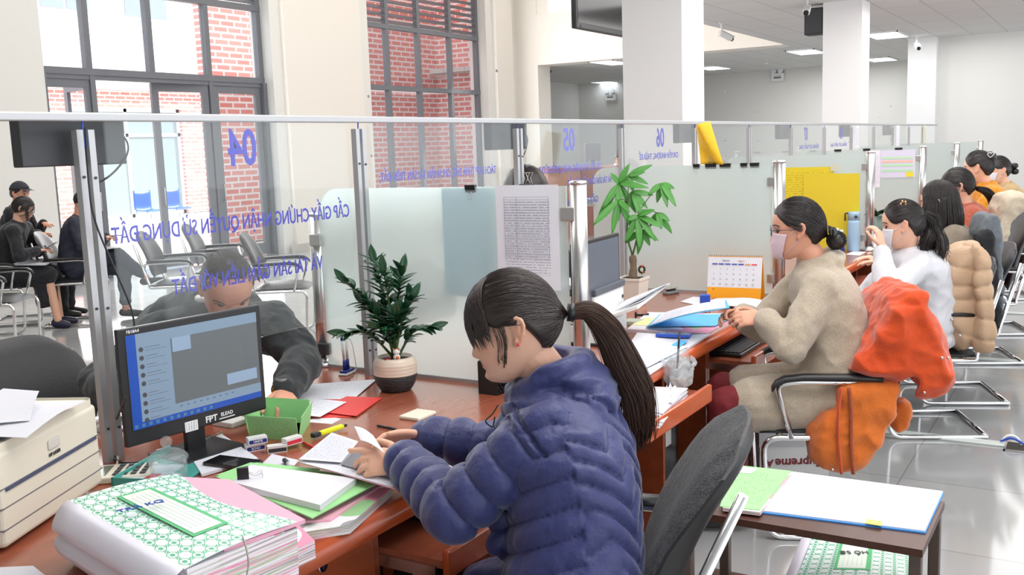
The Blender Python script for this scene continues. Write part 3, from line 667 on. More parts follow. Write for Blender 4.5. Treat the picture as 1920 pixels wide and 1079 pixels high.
sheet('notice_sheet', X3, (1630, 283), (1650, 352), printed('small_print', (.8, .8, .88), (.4, .4, .5), 24), 'narrow printed sheet at the left end of the fourth partition')
for px in (1571, 1625, 1685): clip(X3, atx(px, 284, X3).y, 1.487, {1571: 'black clip at the left on the fourth partition', 1625: 'black clip over the narrow sheet of the fourth partition', 1685: 'black clip over the schedule sheet of the fourth partition'}[px], up=False, s=1.6)
for i, (px, c, lab) in enumerate(((1608, (.8, .8, .86), 'white note strip clipped on the top rail beside the middle column'), (1684, (.84, .82, .9), 'lilac note strip clipped on the top rail left of the farthest column'), (1734, (.86, .83, .6), 'pale yellow note strip clipped on the top rail at the farthest column'))):
    p = aty(px, 236, GY-.02); q = aty(px, 278, GY-.02); wdt = .09*(1+.2*i)
    simple('note_strip', MB().quad((p.x-wdt, GY-.02, q.z), (p.x+wdt, GY-.02, q.z), (p.x+wdt, GY-.02, p.z), (p.x-wdt, GY-.02, p.z), .001), printed('strip_print%d' % i, c, (.4, .4, .5), 18), lab, 'paper')

# ------------------------------------------------------------------ chairs
def chair(name, lab, cat, loc, heading, back_m=BLACKL, group=None, back_h=.95, arm=True, mesh_back=False, w=.46, rec=.14, thick=.05):
    """cantilever visitor chair; +X is forward"""
    t = thing(name, lab, cat, loc, heading, group); h = w/2+.03
    fr = MB(); r = .0125
    for s in (-1, 1):
        fr.tube(fillet([(-.27, s*h, .0135), (.23, s*h, .0135), (.25, s*h, .43), (-.2, s*h, .43), (-.2, s*h, .455), (-.2-(rec-.02)*(back_h-.5)/.45, s*h*.93, back_h-.1)], .07), r, 10)
    fr.tube([(-.27, -h, .0135), (-.27, h, .0135)], r).tube([(.18, -h, .43), (.18, h, .43)], r).tube([(-.15, -h, .43), (-.15, h, .43)], r)
    fr.obj('frame', CHROME, t)
    # seat pad
    rows = []
    for j in range(9):
        v = j/8; x = -.22+.48*v; rr = []
        for i in range(9):
            u = i/8; y = -w/2+w*u; e = (1-abs(2*u-1)**4)*(1-abs(2*v-1)**4); rr.append(Vector((x, y, .455+.035*e-(.03*max(0, v-.8)*5)*.5)))
        rows.append(rr)
    bot = [[Vector((p.x, p.y, .44)) for p in r_] for r_ in rows]
    mb = MB().grid(rows).grid([list(reversed(r_)) for r_ in bot])
    for i in range(8): mb.add([rows[0][i], rows[0][i+1], bot[0][i+1], bot[0][i]], [(0, 3, 2, 1)]).add([rows[8][i], rows[8][i+1], bot[8][i+1], bot[8][i]], [(0, 1, 2, 3)])
    for j in range(8): mb.add([rows[j][0], rows[j+1][0], bot[j+1][0], bot[j][0]], [(0, 1, 2, 3)]).add([rows[j][8], rows[j+1][8], bot[j+1][8], bot[j][8]], [(0, 3, 2, 1)])
    mb.obj('seat', BLACKL, t)
    # backrest: curved rounded panel with thickness
    z0, z1 = .52, back_h; F_, B_ = [], []; nu, nv = 14, 12
    for j in range(nv+1):
        v = j/nv; fr_, br_ = [], []
        for i in range(nu+1):
            u = i/nu*2-1
            wv = w/2+.01; cr = (1-max(0, (v-.6)/.4)**3*.28)*(1-max(0, (.25-v)/.25)**2*.18)
            y = u*wv*cr; zz = z0+(z1-z0)*v-(.05*abs(u)**4)*(v > .5)*(v-.5)*2
            x = -.2-rec*(v**1.2)*(back_h-.5)/.45+.035*u*u+.02*math.sin(PI*v)
            th = thick*max(.0, (1-abs(u)**6))*(1-abs(2*v-1)**8)+.008
            fr_.append(Vector((x+th*.5, y, zz))); br_.append(Vector((x-th*.5, y, zz)))
        F_.append(fr_); B_.append(br_)
    mb = MB().grid([list(reversed(r_)) for r_ in F_]); mb.obj('backrest_pad', DARKF if mesh_back else back_m, t)
    mb = MB().grid(B_)
    for i in range(nu): mb.add([F_[0][i], F_[0][i+1], B_[0][i+1], B_[0][i]], [(0, 1, 2, 3)]).add([F_[nv][i], F_[nv][i+1], B_[nv][i+1], B_[nv][i]], [(0, 3, 2, 1)])
    for j in range(nv): mb.add([F_[j][0], F_[j+1][0], B_[j+1][0], B_[j][0]], [(0, 3, 2, 1)]).add([F_[j][nu], F_[j+1][nu], B_[j+1][nu], B_[j][nu]], [(0, 1, 2, 3)])
    mb.obj('backrest_shell', BLACKP if mesh_back else back_m, t)
    if arm:
        for s in (-1, 1):
            a = MB().tube(fillet([(.14, s*(h+.005), .43), (.2, s*(h+.025), .655), (.12, s*(h+.03), .668), (-.22, s*(h+.02), .66), (-.235, s*h*.98, .62)], .05), .0115, 10).obj('arm_tube', CHROME, t)
            MB().loft([[Vector((x, s*(h+.026)+yy, z+zz)) for yy, zz in ((-.022, -.006), (-.024, .006), (-.014, .016), (.014, .016), (.024, .006), (.022, -.006))] for x, z in ((-.2, .675), (-.1, .68), (.1, .682), (.17, .675), (.205, .655), (.22, .632))]).obj('armrest', BLACKP, a)
    return t
# ------------------------------------------------------------------ people
def capsule(mb, p0, p1, r0, r1, seg=14, flat=None):
    p0, p1 = Vector(p0), Vector(p1); d = p1-p0; L = d.length
    if L < 1e-6: d = Vector((0, 0, 1)); L = 1e-6
    d.normalize(); a = d.orthogonal().normalized() if flat is None else (Vector(flat)-d*Vector(flat).dot(d)).normalized(); b = d.cross(a); rings = []
    fb = 1.0 if flat is None else .72
    prof = [(-math.sin(t)*r0, math.cos(t)*r0) for t in (1.45, 1.1, .7, .35, 0)]+[(L*k/4+0, r0+(r1-r0)*k/4) for k in (1, 2, 3)]+[(L+math.sin(t)*r1, math.cos(t)*r1) for t in (0, .35, .7, 1.1, 1.45)]
    for x, r in prof: rings.append([p0+d*x+(a*math.cos(2*PI*i/seg)+b*math.sin(2*PI*i/seg)*fb)*r for i in range(seg)])
    mb.loft(rings)
def chain(mb, pts, rs, flat=None):
    for i in range(len(pts)-1): capsule(mb, pts[i], pts[i+1], rs[i], rs[i+1], flat=flat)
def remesh(mb, name, voxel, smooth=6, parent=None, m=None, disp=None, inflate=0, colorfn=None):
    me = mb.mesh(name); o = bpy.data.objects.new(name, me); COL.objects.link(o)
    r = o.modifiers.new('r', 'REMESH'); r.mode = 'VOXEL'; r.voxel_size = voxel
    if smooth: s = o.modifiers.new('s', 'SMOOTH'); s.factor = .5; s.iterations = smooth
    dg = bpy.context.evaluated_depsgraph_get(); dg.update(); me2 = bpy.data.meshes.new_from_object(o.evaluated_get(dg)); bpy.data.objects.remove(o); bpy.data.meshes.remove(me)
    me2.name = name; n = len(me2.vertices)
    if disp or inflate:
        co = np.empty(n*3); me2.vertices.foreach_get('co', co); co = co.reshape(-1, 3)
        nr = np.empty(n*3); me2.vertex_normals.foreach_get('vector', nr); nr = nr.reshape(-1, 3)
        d = disp(co, nr) if disp else np.zeros(n)
        co = co+nr*(d+inflate)[:, None]; me2.vertices.foreach_set('co', co.ravel())
    if colorfn:
        co = np.empty(n*3); me2.vertices.foreach_get('co', co); co = co.reshape(-1, 3)
        ca = me2.color_attributes.new('tone', 'FLOAT_COLOR', 'POINT'); ca.data.foreach_set('color', colorfn(co).astype(np.float32).ravel())
    me2.polygons.foreach_set('use_smooth', [True]*len(me2.polygons)); me2.materials.clear()
    if m: me2.materials.append(m)
    me2.update(); return link(name, me2, parent, True)
def nz3(co, sc, off=0, st=(1, 1, 1)):
    return np.array([noise.noise(Vector((c[0]*sc*st[0]+off, c[1]*sc*st[1]+off*.7, c[2]*sc*st[2]-off))) for c in co])
def folds(amp=.006, sc=9, seed=1, st=(1, 1, 1)):
    def f(co, nr):
        a = nz3(co, sc, seed*3.1, st); b = nz3(co, sc*2.3, seed*5.7, st)
        return amp*(.5-np.abs(a)*2.4)+amp*.45*(.4-np.abs(b)*2)
    return f
def seg_t(co, pts):
    """arc length parameter and distance of the nearest point on the polyline"""
    best = np.full(len(co), 1e9); tt = np.zeros(len(co)); acc = 0
    for i in range(len(pts)-1):
        a, b = np.array(pts[i]), np.array(pts[i+1]); ab = b-a; L = np.linalg.norm(ab); u = np.clip(((co-a)@ab)/(L*L), 0, 1); d = np.linalg.norm(co-(a+u[:, None]*ab), axis=1)
        k = d < best; best[k] = d[k]; tt[k] = acc+u[k]*L; acc += L
    return tt, best
def skinmat(name, c):
    m, nt, p = _nt(name); at = N(nt, 'ShaderNodeVertexColor'); at.layer_name = 'tone'
    mx = N(nt, 'ShaderNodeMix', data_type='RGBA', blend_type='MULTIPLY'); mx.inputs[0].default_value = 1; mx.inputs[6].default_value = c4(c); lk(nt, at.outputs[0], mx.inputs[7]); lk(nt, mx.outputs[2], p.inputs['Base Color'])
    p.inputs['Roughness'].default_value = .5; p.inputs['Subsurface Weight'].default_value = .12; p.inputs['Subsurface Radius'].default_value = (.012, .005, .003); p.inputs['Subsurface Scale'].default_value = 1
    p.inputs['Specular IOR Level'].default_value = .35; return m
SK_F = skinmat('skin_fair', srgb(232, 182, 156)); SK_M = skinmat('skin_tan', srgb(218, 160, 134))
HAIRB = mat('black_hair', srgb(34, 27, 26), .42, spec=.5); HAIRC = mat('dark_brown_hair', srgb(44, 32, 29), .4, spec=.6); HAIRG = mat('greying_short_hair', srgb(70, 64, 62), .6)
HAIRT = mat('brown_tail_hair', srgb(70, 46, 34), .45)
_z = np.array([-.118, -.108, -.095, -.08, -.065, -.05, -.03, -.01, .005, .02, .04, .06, .08, .095, .107, .112])
_f = np.array([.052, .074, .083, .0815, .083, .084, .0835, .082, .083, .0885, .0885, .084, .072, .055, .028, .004])
_b = np.array([.03, .0, -.03, -.052, -.066, -.077, -.09, -.097, -.1, -.1015, -.1, -.094, -.081, -.062, -.034, -.012])
_w = np.array([.014, .031, .043, .052, .059, .064, .069, .072, .0735, .075, .075, .072, .063, .05, .028, .008])
def facept(a, z, feat=True, off=0.0):
    """surface of the head in its own frame: a = azimuth from the face (+X), z = height"""
    f, b, w_ = np.interp(z, _z, _f), np.interp(z, _z, _b), np.interp(z, _z, _w); cx = -.008 if z > -.02 else -.008+(-.02-z)*.35
    cx = min(cx, f-.01); ca, sa = math.cos(a), math.sin(a); y = w_*math.copysign(abs(sa)**.86, sa)
    x = cx+((f-cx)*max(ca, 0)**.86 if ca >= 0 else -(cx-b)*abs(ca)**.92)
    if feat and ca > 0:
        g = lambda v, s: math.exp(-(v/s)**2)
        nzv = float(np.interp(z, [-.058, -.052, -.046, -.04, -.03, -.012, .004, .016], [0, .006, .0175, .0205, .0165, .0095, .004, 0])); sg = float(np.interp(z, [-.05, -.042, -.02, .01], [.0145, .013, .0085, .008]))
        x += nzv*g(y, sg)
        for s in (-1, 1): x -= .0085*g(y-s*.031, .0135)*g(z-.001, .0095); x += .0035*g(y-s*.042, .016)*g(z+.03, .016)
        x += .0042*g(z+.0615, .0042)*g(y, .019)+.005*g(z+.0715, .0046)*g(y, .017)-.004*g(z+.066, .0022)*g(y, .022)-.003*g(z+.081, .005)*g(y, .02)+.004*g(z+.097, .01)*g(y, .016)
        x += .0028*g(z-.019, .006)*g(abs(y)-.03, .018)
    v = Vector((x, y, z))
    if off: v += Vector((ca, sa*1.1, .0)).normalized()*off
    return v
def head_into(mb, Mh, s=1.0, ears=True):
    rings = []
    for z in np.concatenate([np.linspace(-.118, .03, 62), np.linspace(.034, .112, 22)]):
        rings.append([Mh @ (facept(a, float(z))*s) for a in [(-PI+2*PI*i/120) for i in range(120)]])
    mb.loft(rings)
    if ears:
        for sd in (-1, 1):
            e = [(-.002, .074, -.030), (.000, .079, -.018), (-.006, .086, -.006), (-.012, .089, .010), (-.018, .089, .022), (-.010, .085, .029), (-.001, .079, .024), (.004, .076, .012)]
            e = [(-.004, .073, -.032), (-.012, .082, -.024), (-.02, .087, -.010), (-.026, .089, .006), (-.024, .088, .02), (-.013, .085, .028), (-.002, .08, .022), (.002, .0755, .01)]
            pts = [Mh @ (Vector((x-.004, y*sd, z))*s) for x, y, z in e]
            for i in range(len(pts)-1): capsule(mb, pts[i], pts[i+1], .0045*s, .0045*s, 8)
            capsule(mb, Mh @ (Vector((-.006, .0775*sd, -.024))*s), Mh @ (Vector((-.004, .076*sd, -.033))*s), .0065*s, .0055*s, 10); capsule(mb, Mh @ (Vector((-.019, .083*sd, .016))*s), Mh @ (Vector((-.015, .081*sd, -.014))*s), .0045*s, .0045*s, 8)
            mb.ell(Mh @ (Vector((-.014, .077*sd, -.003))*s), (.015*s, .0055*s, .028*s), (Mh.to_3x3() @ Matrix.Rotation(-sd*.3, 3, 'Z')))
def tone_fn(Mh, hands=()):
    inv = np.array(Mh.inverted())
    def f(co):
        n = len(co); c = np.ones((n, 4)); h = np.c_[co, np.ones(n)]@inv.T; x, y, z = h[:, 0], h[:, 1], h[:, 2]; fr = x > .045
        lip = np.exp(-((z+.0665)/.0085)**2*1.2)*np.exp(-(y/.019)**2*1.2)*fr; lip = np.clip(lip*1.8, 0, 1)
        ch = np.exp(-((z+.032)/.02)**2)*np.exp(-((np.abs(y)-.045)/.018)**2)*fr*.5
        ear = (np.abs(y) > .078)*(np.abs(z) < .04)*(np.abs(x) < .05)*.45
        for k, (m, t) in enumerate(((lip, (.82, .5, .52)), (ch, (1.02, .86, .86)), (ear, (1., .82, .78)))):
            for j in range(3): c[:, j] = c[:, j]*(1-m)+c[:, j]*t[j]*m
        for (p, d) in hands:
            q = np.clip(1-np.linalg.norm(co-np.array(p), axis=1)/.12, 0, 1)*.35
            c[:, 1] *= 1-q*.2; c[:, 2] *= 1-q*.25
        return c
    return f
def hand_into(mb, W, d, nrm, side, curls=(.35, .4, .45, .5), thumb=.5, s=1.0, spread=.06):
    W, d = Vector(W), Vector(d).normalized(); nrm = Vector(nrm); nrm = (nrm-d*nrm.dot(d)).normalized(); side = Vector(side); sd = (side-d*side.dot(d)-nrm*side.dot(nrm)).normalized()
    rings = []
    for t, w_, h in ((-.03, .023, .0185), (0, .024, .0175), (.02, .031, .0165), (.045, .038, .0145), (.07, .0395, .0125), (.084, .036, .010), (.09, .026, .006)):
        c = W+d*t*s; rings.append([c+(sd*math.cos(q)*w_+nrm*math.sin(q)*h)*s for q in [2*PI*i/18 for i in range(18)]])
    mb.loft(rings)
    for k, (yo, xo, L) in enumerate(((.029, .076, .072), (.0095, .081, .08), (-.0105, .078, .073), (-.029, .070, .056))):
        p = W+(d*xo+sd*yo)*s; a = curls[k]*.55; dd = d.copy(); fan = (1.5-k)*spread; dd = (d+sd*fan).normalized(); r = [.0092, .0086, .0078, .0066]
        for j, fr_ in enumerate((.44, .31, .25)):
            ax = sd;
            v = (dd*math.cos(a)+nrm*math.sin(a)).normalized(); q = p+v*L*fr_*s; capsule(mb, p, q, r[j]*s, r[j+1]*s, 10); p = q; a = a+curls[k]
    p = W+(d*.018+sd*.024+nrm*.004)*s; v = (d*.72+sd*(.75)+nrm*.25*thumb*2).normalized(); r = [.0135, .0105, .0095, .0075]
    for j, L in enumerate((.042, .031, .025)):
        q = p+v*L*s; capsule(mb, p, q, r[j]*s, r[j+1]*s, 10); p = q; v = (v-sd*.45*thumb-.0*d+d*.25+nrm*.25*thumb).normalized()
def headM(c, yaw, pitch=0, tilt=0, s=1.0):
    return Matrix.Translation(Vector(c)) @ Matrix.Rotation(yaw, 4, 'Z') @ Matrix.Rotation(pitch, 4, 'Y') @ Matrix.Rotation(tilt, 4, 'X') @ Matrix.Scale(s, 4)
def IK(sh, wr, l1, l2, hint):
    sh, wr = Vector(sh), Vector(wr); d = wr-sh; L = min(d.length, (l1+l2)*.995); d.normalize(); x = (l1*l1-l2*l2+L*L)/(2*L); h = math.sqrt(max(0, l1*l1-x*x)); hv = Vector(hint); hv = (hv-d*hv.dot(d)).normalized(); return sh+d*x+hv*h
# hair ------------------------------------------------------------
HC, HR = Vector((-.008, 0, .008)), (.106, .0845, .1165)
HL0 = [(0, .072), (25, .068), (45, .052), (62, .03), (78, .018), (95, .012), (108, -.03), (125, -.07), (150, -.088), (180, -.092)]
def hpt(Mh, d, k=1.0):
    p = HC+Vector((d[0]*HR[0], d[1]*HR[1], d[2]*HR[2]))*k
    if d[2] < -.1 and d[0] < 0: q_ = min(1, (-d[2]-.1)/.6); p.x *= 1-.3*q_*q_; p.y *= 1-.3*q_*q_
    return Mh @ p
def hline(az, hl): return float(np.interp(abs(az), [a for a, _ in hl], [z for _, z in hl]))
def hair_cap(mb, Mh, hl=HL0, k=1.0, lift=0.0):
    na, nt_ = 96, 26; rings = []
    for j in range(nt_+1):
        t = j/nt_; ring = []
        for i in range(na):
            az = -180+360*i/na; e0 = math.asin(max(-.98, min(.98, (hline(az, hl)-HC.z)/HR[2]))); e = e0+(PI/2-e0)*t*.995
            d = (math.cos(e)*math.cos(math.radians(az)), math.cos(e)*math.sin(math.radians(az)), math.sin(e))
            kk = k*(.93 if j == 0 else (.985 if j == 1 else 1.0))+lift*max(0, d[2])
            ring.append(hpt(Mh, d, kk))
        rings.append(ring)
    mb.loft(rings)
def slerp(a, b, t):
    a, b = Vector(a).normalized(), Vector(b).normalized(); w_ = a.angle(b)
    if w_ < 1e-3: return a
    return (a*math.sin((1-t)*w_)+b*math.sin(t*w_))/math.sin(w_)
def strands_to(mb, Mh, target, n, rnd, hl=HL0, r=.0011, lift=0.0, azr=(-180, 180), endpt=None, k0=1.0):
    for i in range(n):
        az = rnd.uniform(*azr); lo = hline(az, hl); e0 = math.asin(max(-.98, min(.98, (lo-HC.z)/HR[2]))); e = e0+(1.35-e0)*rnd.random()**1.6*(.9)
        a = Vector((math.cos(e)*math.cos(math.radians(az)), math.cos(e)*math.sin(math.radians(az)), math.sin(e))); k = k0+rnd.uniform(.0, .035); pts = []; jit = rnd.uniform(-.05, .05)
        tg = Vector(target).normalized()+Vector((rnd.uniform(-.06, .06), rnd.uniform(-.12, .12), rnd.uniform(-.1, .1)))
        for s in range(13):
            t = s/12; d = slerp(a, tg, t); kk = k*(.955+.045*min(1, t*5))+lift*max(0, d.z)+.008*math.sin(t*PI)*(1+jit*6)
            pts.append(hpt(Mh, d, kk))
        if endpt is not None: pts[-1] = pts[-1].lerp(Vector(endpt), .7)
        mb.tube(pts, [r*.6]+[r]*11+[r*.7], 4, False)
def lock(mb, pts, rs, n, rnd, r=.0011, spread=1.0, frizz=.003, taper=True, seg=8, sides=4):
    """bundle of strands along a curve"""
    P = bez(pts, seg); m = len(P); R = np.interp(np.linspace(0, 1, m), np.linspace(0, 1, len(rs)), rs)
    mb.tube(P, [x*.78 for x in R], 12)
    for i in range(n):
        th = rnd.uniform(0, 2*PI); q = rnd.random()**.4; a0 = (P[1]-P[0]).normalized().orthogonal().normalized(); out = []
        tw = rnd.uniform(-.6, .6); fz = Vector((rnd.gauss(0, 1), rnd.gauss(0, 1), rnd.gauss(0, 1)))*frizz; L = m if not taper else int(m*rnd.uniform(.8, 1.0)); k0 = 0
        for j in range(k0, max(L, 4)):
            t = (P[min(j+1, m-1)]-P[max(j-1, 0)]).normalized(); a = (a0-t*a0.dot(t)).normalized(); b = t.cross(a); an = th+tw*j/m
            out.append(P[j]+(a*math.cos(an)+b*math.sin(an))*R[j]*q*spread+fz*(j/m)**2*3)
        mb.tube(out, [r]*(len(out)-1)+[r*.3], sides, False)
def glasses(parent, Mh, m, lens=True):
    g = MB()
    for s in (-1, 1):
        c = Vector((.098, s*.033, .0)); pts = [Mh @ (c+Vector((-.004*abs(math.cos(t))*1.0, .025*math.cos(t), .018*math.sin(t)))) for t in [2*PI*i/20 for i in range(21)]]; g.tube(pts, .0016, 6)
        g.tube([Mh @ Vector(v) for v in ((.095, s*.058, .006), (.05, s*.0775, .006), (.0, s*.082, .004), (-.018, s*.082, -.008))], .0014, 6)
    g.tube([Mh @ Vector(v) for v in ((.098, -.009, .004), (.1, 0, .007), (.098, .009, .004))], .0015, 6)
    return g.obj('glasses', m, parent, True)
def mask(parent, Mh, m, z0=-.112, z1=-.012, off=.006, amax=64, bulge=.012, loops=True):
    rows = []
    for j in range(15):
        v = j/14; z = z0+(z1-z0)*v; r_ = []
        for i in range(25):
            u = i/24*2-1; a = math.radians(amax*u*(1-.12*(1-v))); p = facept(a, max(z, -.112), False); p = p+Vector((math.cos(a), math.sin(a), 0))*off
            p.x += bulge*math.exp(-(u*2.2)**2)*math.sin(PI*min(1, v*1.05+.05))+.0015*math.sin(v*22)*(1-abs(u)); p.z = z+.012*(1-abs(u))*(v > .5)*(v-.5)*1.2-.004*(1-abs(u))*(v < .2)
            r_.append(Mh @ p)
        rows.append(r_)
    o = MB().grid(rows).obj('face_mask', m, parent, True, solid=.002)
    if loops:
        for s in (0, 24):
            l = MB()
            sg = -1 if s == 0 else 1; e = Mh @ Vector((-.016, sg*.083, .016)); e2 = Mh @ Vector((-.022, sg*.082, -.02))
            l.tube(bez([rows[13][s], e, e2, rows[2][s]], 5), .0013, 5).obj('ear_loop', m, o, True)
    return o
def eyes(parent, Mh):
    e = MB(); b = MB(); 
    for s in (-1, 1):
        e.ell(Mh @ Vector((.0665, s*.031, .0)), (.0115, .0115, .0105), Mh.to_3x3().normalized())
        b.tube(bez([Mh @ (facept(math.radians(s*q), z, True, .0012)) for q, z in ((14, .021), (24, .0255), (36, .024), (46, .018))], 3), [.0012]+[.0022]*8+[.0008], 6)
        b.tube(bez([Mh @ (facept(math.radians(s*q), z, True, .0015)) for q, z in ((15, .002), (24, .0075), (33, .007), (42, .001))], 3), [.0006]+[.0012]*8+[.0008], 6)
    o = e.obj('eyes', mat('eyeball', (.06, .04, .03), .15), parent, True); b.obj('eyebrows', HAIRB, parent, True)
# bodies -------------------------------------------------------------
class Person:
    def __init__(s, lab, loc, heading, group=None):
        s.root = thing('person', lab, 'person', loc, 0, group); s.h = heading; s.F = Vector((math.cos(heading), math.sin(heading), 0)); s.L = Vector((-math.sin(heading), math.cos(heading), 0)); s.o = Vector(loc)
    def P(s, f, l, z): return Vector((s.o.x, s.o.y, 0))+s.F*f+s.L*l+Vector((0, 0, z))
    def torso(s, mb, hip, neck, wf=1.0, df=1.0, bulge=-.03, n=9, add=0.0, z=None):
        prof = [(-.06, .15, .12), (0, .175, .135), (.15, .172, .13), (.35, .155, .12), (.55, .16, .12), (.72, .172, .118), (.84, .165, .105), (.93, .12, .085), (1.0, .07, .062), (1.04, .06, .055)]
        rings = []; ax = (neck-hip).normalized(); D = ax.cross(s.L).normalized() if 0 else s.L.cross(ax).normalized()
        for t, w_, d in prof:
            c = hip.lerp(neck, t)+D*(bulge*math.sin(PI*min(1, max(0, t)))); rings.append([c+s.L*math.copysign(abs(math.cos(q))**.85, math.cos(q))*(w_*wf+add)+D*math.copysign(abs(math.sin(q))**.9, math.sin(q))*(d*df+add) for q in [2*PI*i/28 for i in range(28)]])
        mb.loft(rings)
def build_person(p, J, skin, top, bottom=None, shoe=None, hyaw=None, hpitch=.15, htilt=0, vox=.0045, tvox=.008, tops=None, arm_r=(.062, .052, .042), wf=1.0, df=1.0, bulge=-.03, disp=None, legs=True, leg_r=(.085, .062, .048), hands=(), hs=1.0, coat=None, collar=None, add=.012, extra_top=None, sleeve_end=.0, topname='jacket', smooth=8, bleg=None, skirt=None, detail=True, face=True):
    Mh = headM(J['head'], p.h if hyaw is None else hyaw, hpitch, htilt, hs); p.Mh = Mh
    b = MB(); head_into(b, Mh, 1.0, True)
    capsule(b, Mh @ Vector((-.022, 0, -.06)), J['neck'], .05*hs, .056, 18); p.torso(b, J['hip'], J['neck'], .82*wf, .8*df, bulge)
    hp = []
    for S in 'LR':
        capsule(b, J['sh'+S], J['el'+S], .042, .036); capsule(b, J['el'+S], J['wr'+S], .036, .024)
    for h in hands:
        hand_into(b, *h[:4], **h[4]); hp.append((h[0], 0))
    if legs:
        for S in 'LR':
            if 'kn'+S in J: chain(b, [J['hp'+S], J['kn'+S], J['an'+S]], [.07, .052, .036]); 
            if 'toe'+S in J: chain(b, [J['an'+S]-Vector((0, 0, .035)), J['toe'+S]], [.033, .026])
    body = remesh(b, 'body', vox, 2, p.root, skin, colorfn=tone_fn(Mh, hp))
    if face: eyes(p.root, Mh)
    t = MB(); p.torso(t, J['hip'], J['neck'], wf, df, bulge, add=add)
    for S in 'LR':
        ew = J['wr'+S].lerp(J['el'+S], sleeve_end); chain(t, [J['sh'+S], J['el'+S], ew], arm_r)
        capsule(t, J['neck'].lerp(J['hip'], .12), J['sh'+S], .062+add*.5, arm_r[0])
    if coat:
        for S in 'LR': capsule(t, J['hp'+S], J['hp'+S].lerp(J['kn'+S], coat), .105, .095)
    if extra_top: extra_top(t, p, J, Mh)
    tp = remesh(t, topname, tvox, smooth, p.root, top, disp=disp or folds(.007, 9, 2))
    p.top = tp
    if bottom and legs:
        t = MB()
        if skirt: skirt(t, p, J)
        else:
            for S in 'LR': chain(t, [J['hp'+S], J['kn'+S], J['kn'+S].lerp(J['an'+S], bleg or .95)], leg_r)
            capsule(t, J['hpL'], J['hpR'], .12, .12)
        remesh(t, 'skirt' if skirt else 'trousers', .011, 6, p.root, bottom, disp=folds(.008, 8, 5))
    if shoe and legs:
        for S in 'LR':
            if 'toe'+S not in J: continue
            t = MB(); a = J['an'+S]-Vector((0, 0, .04)); q = J['toe'+S]; d = (q-a).normalized(); chain(t, [a-d*.03, a.lerp(q, .5), q], [.041, .04, .032]); remesh(t, 'shoe', .006, 3, p.root, shoe)
    return p
def seated(p, seat=.47, lean=.12, hipf=-.02, slouch=0, sw=.19, up=.50, knee=.40, spread=.12, foot=.02):
    """default joints of a seated adult"""
    J = {}; J['hip'] = p.P(hipf, 0, seat+.10); J['neck'] = p.P(hipf+lean, 0, seat+.10+up); n = J['neck']
    J['head'] = n+p.F*.06+Vector((0, 0, .135))
    for S, s in (('L', 1), ('R', -1)):
        J['sh'+S] = n+p.L*s*sw-Vector((0, 0, .06))+p.F*.0; J['hp'+S] = p.P(hipf+.04, s*.09, seat+.08); J['kn'+S] = p.P(hipf+.04+knee, s*spread, seat+.07); J['an'+S] = p.P(hipf+knee+foot, s*spread, .10); J['toe'+S] = p.P(hipf+knee+foot+.15, s*spread, .04)
    return J
# ------------------------------------------------------------------ staff and visitors
D2 = math.radians
H0 = D2(114)
NAVYJ = mat('navy_puffer', srgb(44, 50, 104), .5, bump=.35, bscale=45, var=.12, vscale=5, sheen=.25)
# 1. woman in the blue padded jacket
p = Person('woman with a dark ponytail in a navy blue quilted padded jacket sorting papers', (2.0, 1.0, 0), H0)
V = Vector
J = dict(head=V((1.905, 1.168, 1.212)), neck=V((1.955, 1.105, 1.085)), hip=V((1.81, 1.0, .57)), shL=V((1.835, 1.035, 1.0)), shR=V((2.09, 1.14, 1.0)), wrL=V((1.855, 1.46, .865)), wrR=V((2.03, 1.53, .872)), elL=V((1.72, 1.22, .825)), elR=V((2.10, 1.33, .84)))
J['hpL'] = V((1.73, 1.04, .55)); J['hpR'] = V((1.91, 1.09, .55)); J['knL'] = V((1.68, 1.4, .53)); J['knR'] = V((1.9, 1.48, .53)); J['anL'] = V((1.66, 1.42, .12)); J['anR'] = V((1.88, 1.5, .12)); J['toeL'] = V((1.6, 1.55, .04)); J['toeR'] = V((1.82, 1.63, .04))
IL = V((-.52, .85, 0))
handsW1 = [(J['wrL'], V((-.38, .9, -.02)), V((.62, .3, -.72)), V((.1, .25, .95)), dict(curls=(.06, .5, .62, .7), thumb=.45, s=1.0)),
           (J['wrR'], V((-.62, .72, .04)), V((-.4, -.45, -.75)), V((-.3, -.2, .9)), dict(curls=(.45, .5, .55, .6), thumb=.3, s=.98))]
def puff(co, nr):
    out = np.zeros(len(co)); tor = np.array(J['hip']); ax = np.array(J['neck']-J['hip']); axl = np.linalg.norm(ax); ax /= axl
    L_ = np.array(p.L); dtor = np.linalg.norm(np.cross(co-tor, ax), axis=1)
    tL, dL = seg_t(co, [J['shL'], J['elL'], J['wrL']]); tR, dR = seg_t(co, [J['shR'], J['elR'], J['wrR']])
    arm = np.minimum(dL, dR); ta = np.where(dL < dR, tL, tR)
    s = (co-tor)@ax; u = (co-tor)@L_; bk = (nr@np.array(p.F)) < -.1
    per = .062
    zig = np.abs(((u+.5)/.13) % 1-.5)*.13*1.1
    sv = s+np.where(bk, zig, .25*((co-tor)@np.array(p.F)))
    q = np.abs(np.sin(PI*sv/per))**.42
    qa = np.abs(np.sin(PI*(ta+.012)/.068))**.42
    isarm = arm < .085
    isarm &= (ta > .045)
    h = (s/axl > .97)
    out = np.where(isarm, qa, q)
    wr = 1.6*nz3(co, 30, 3, (1, 1, .6)); w2 = nz3(co, 11, 8); out = .0165*(out-.5)+.0026*wr+.0035*w2
    hood = (s/axl > .9) & ~isarm
    out = np.where(hood, .006*(.4-np.abs(nz3(co, 13, 4, (1, 1, 2)))*2.5)+.004*w2, out)
    # side seam and the armhole seam
    out = np.where(~isarm & (np.abs(ta-.03) < .006) & (arm < .1), -.006, out)
    return out
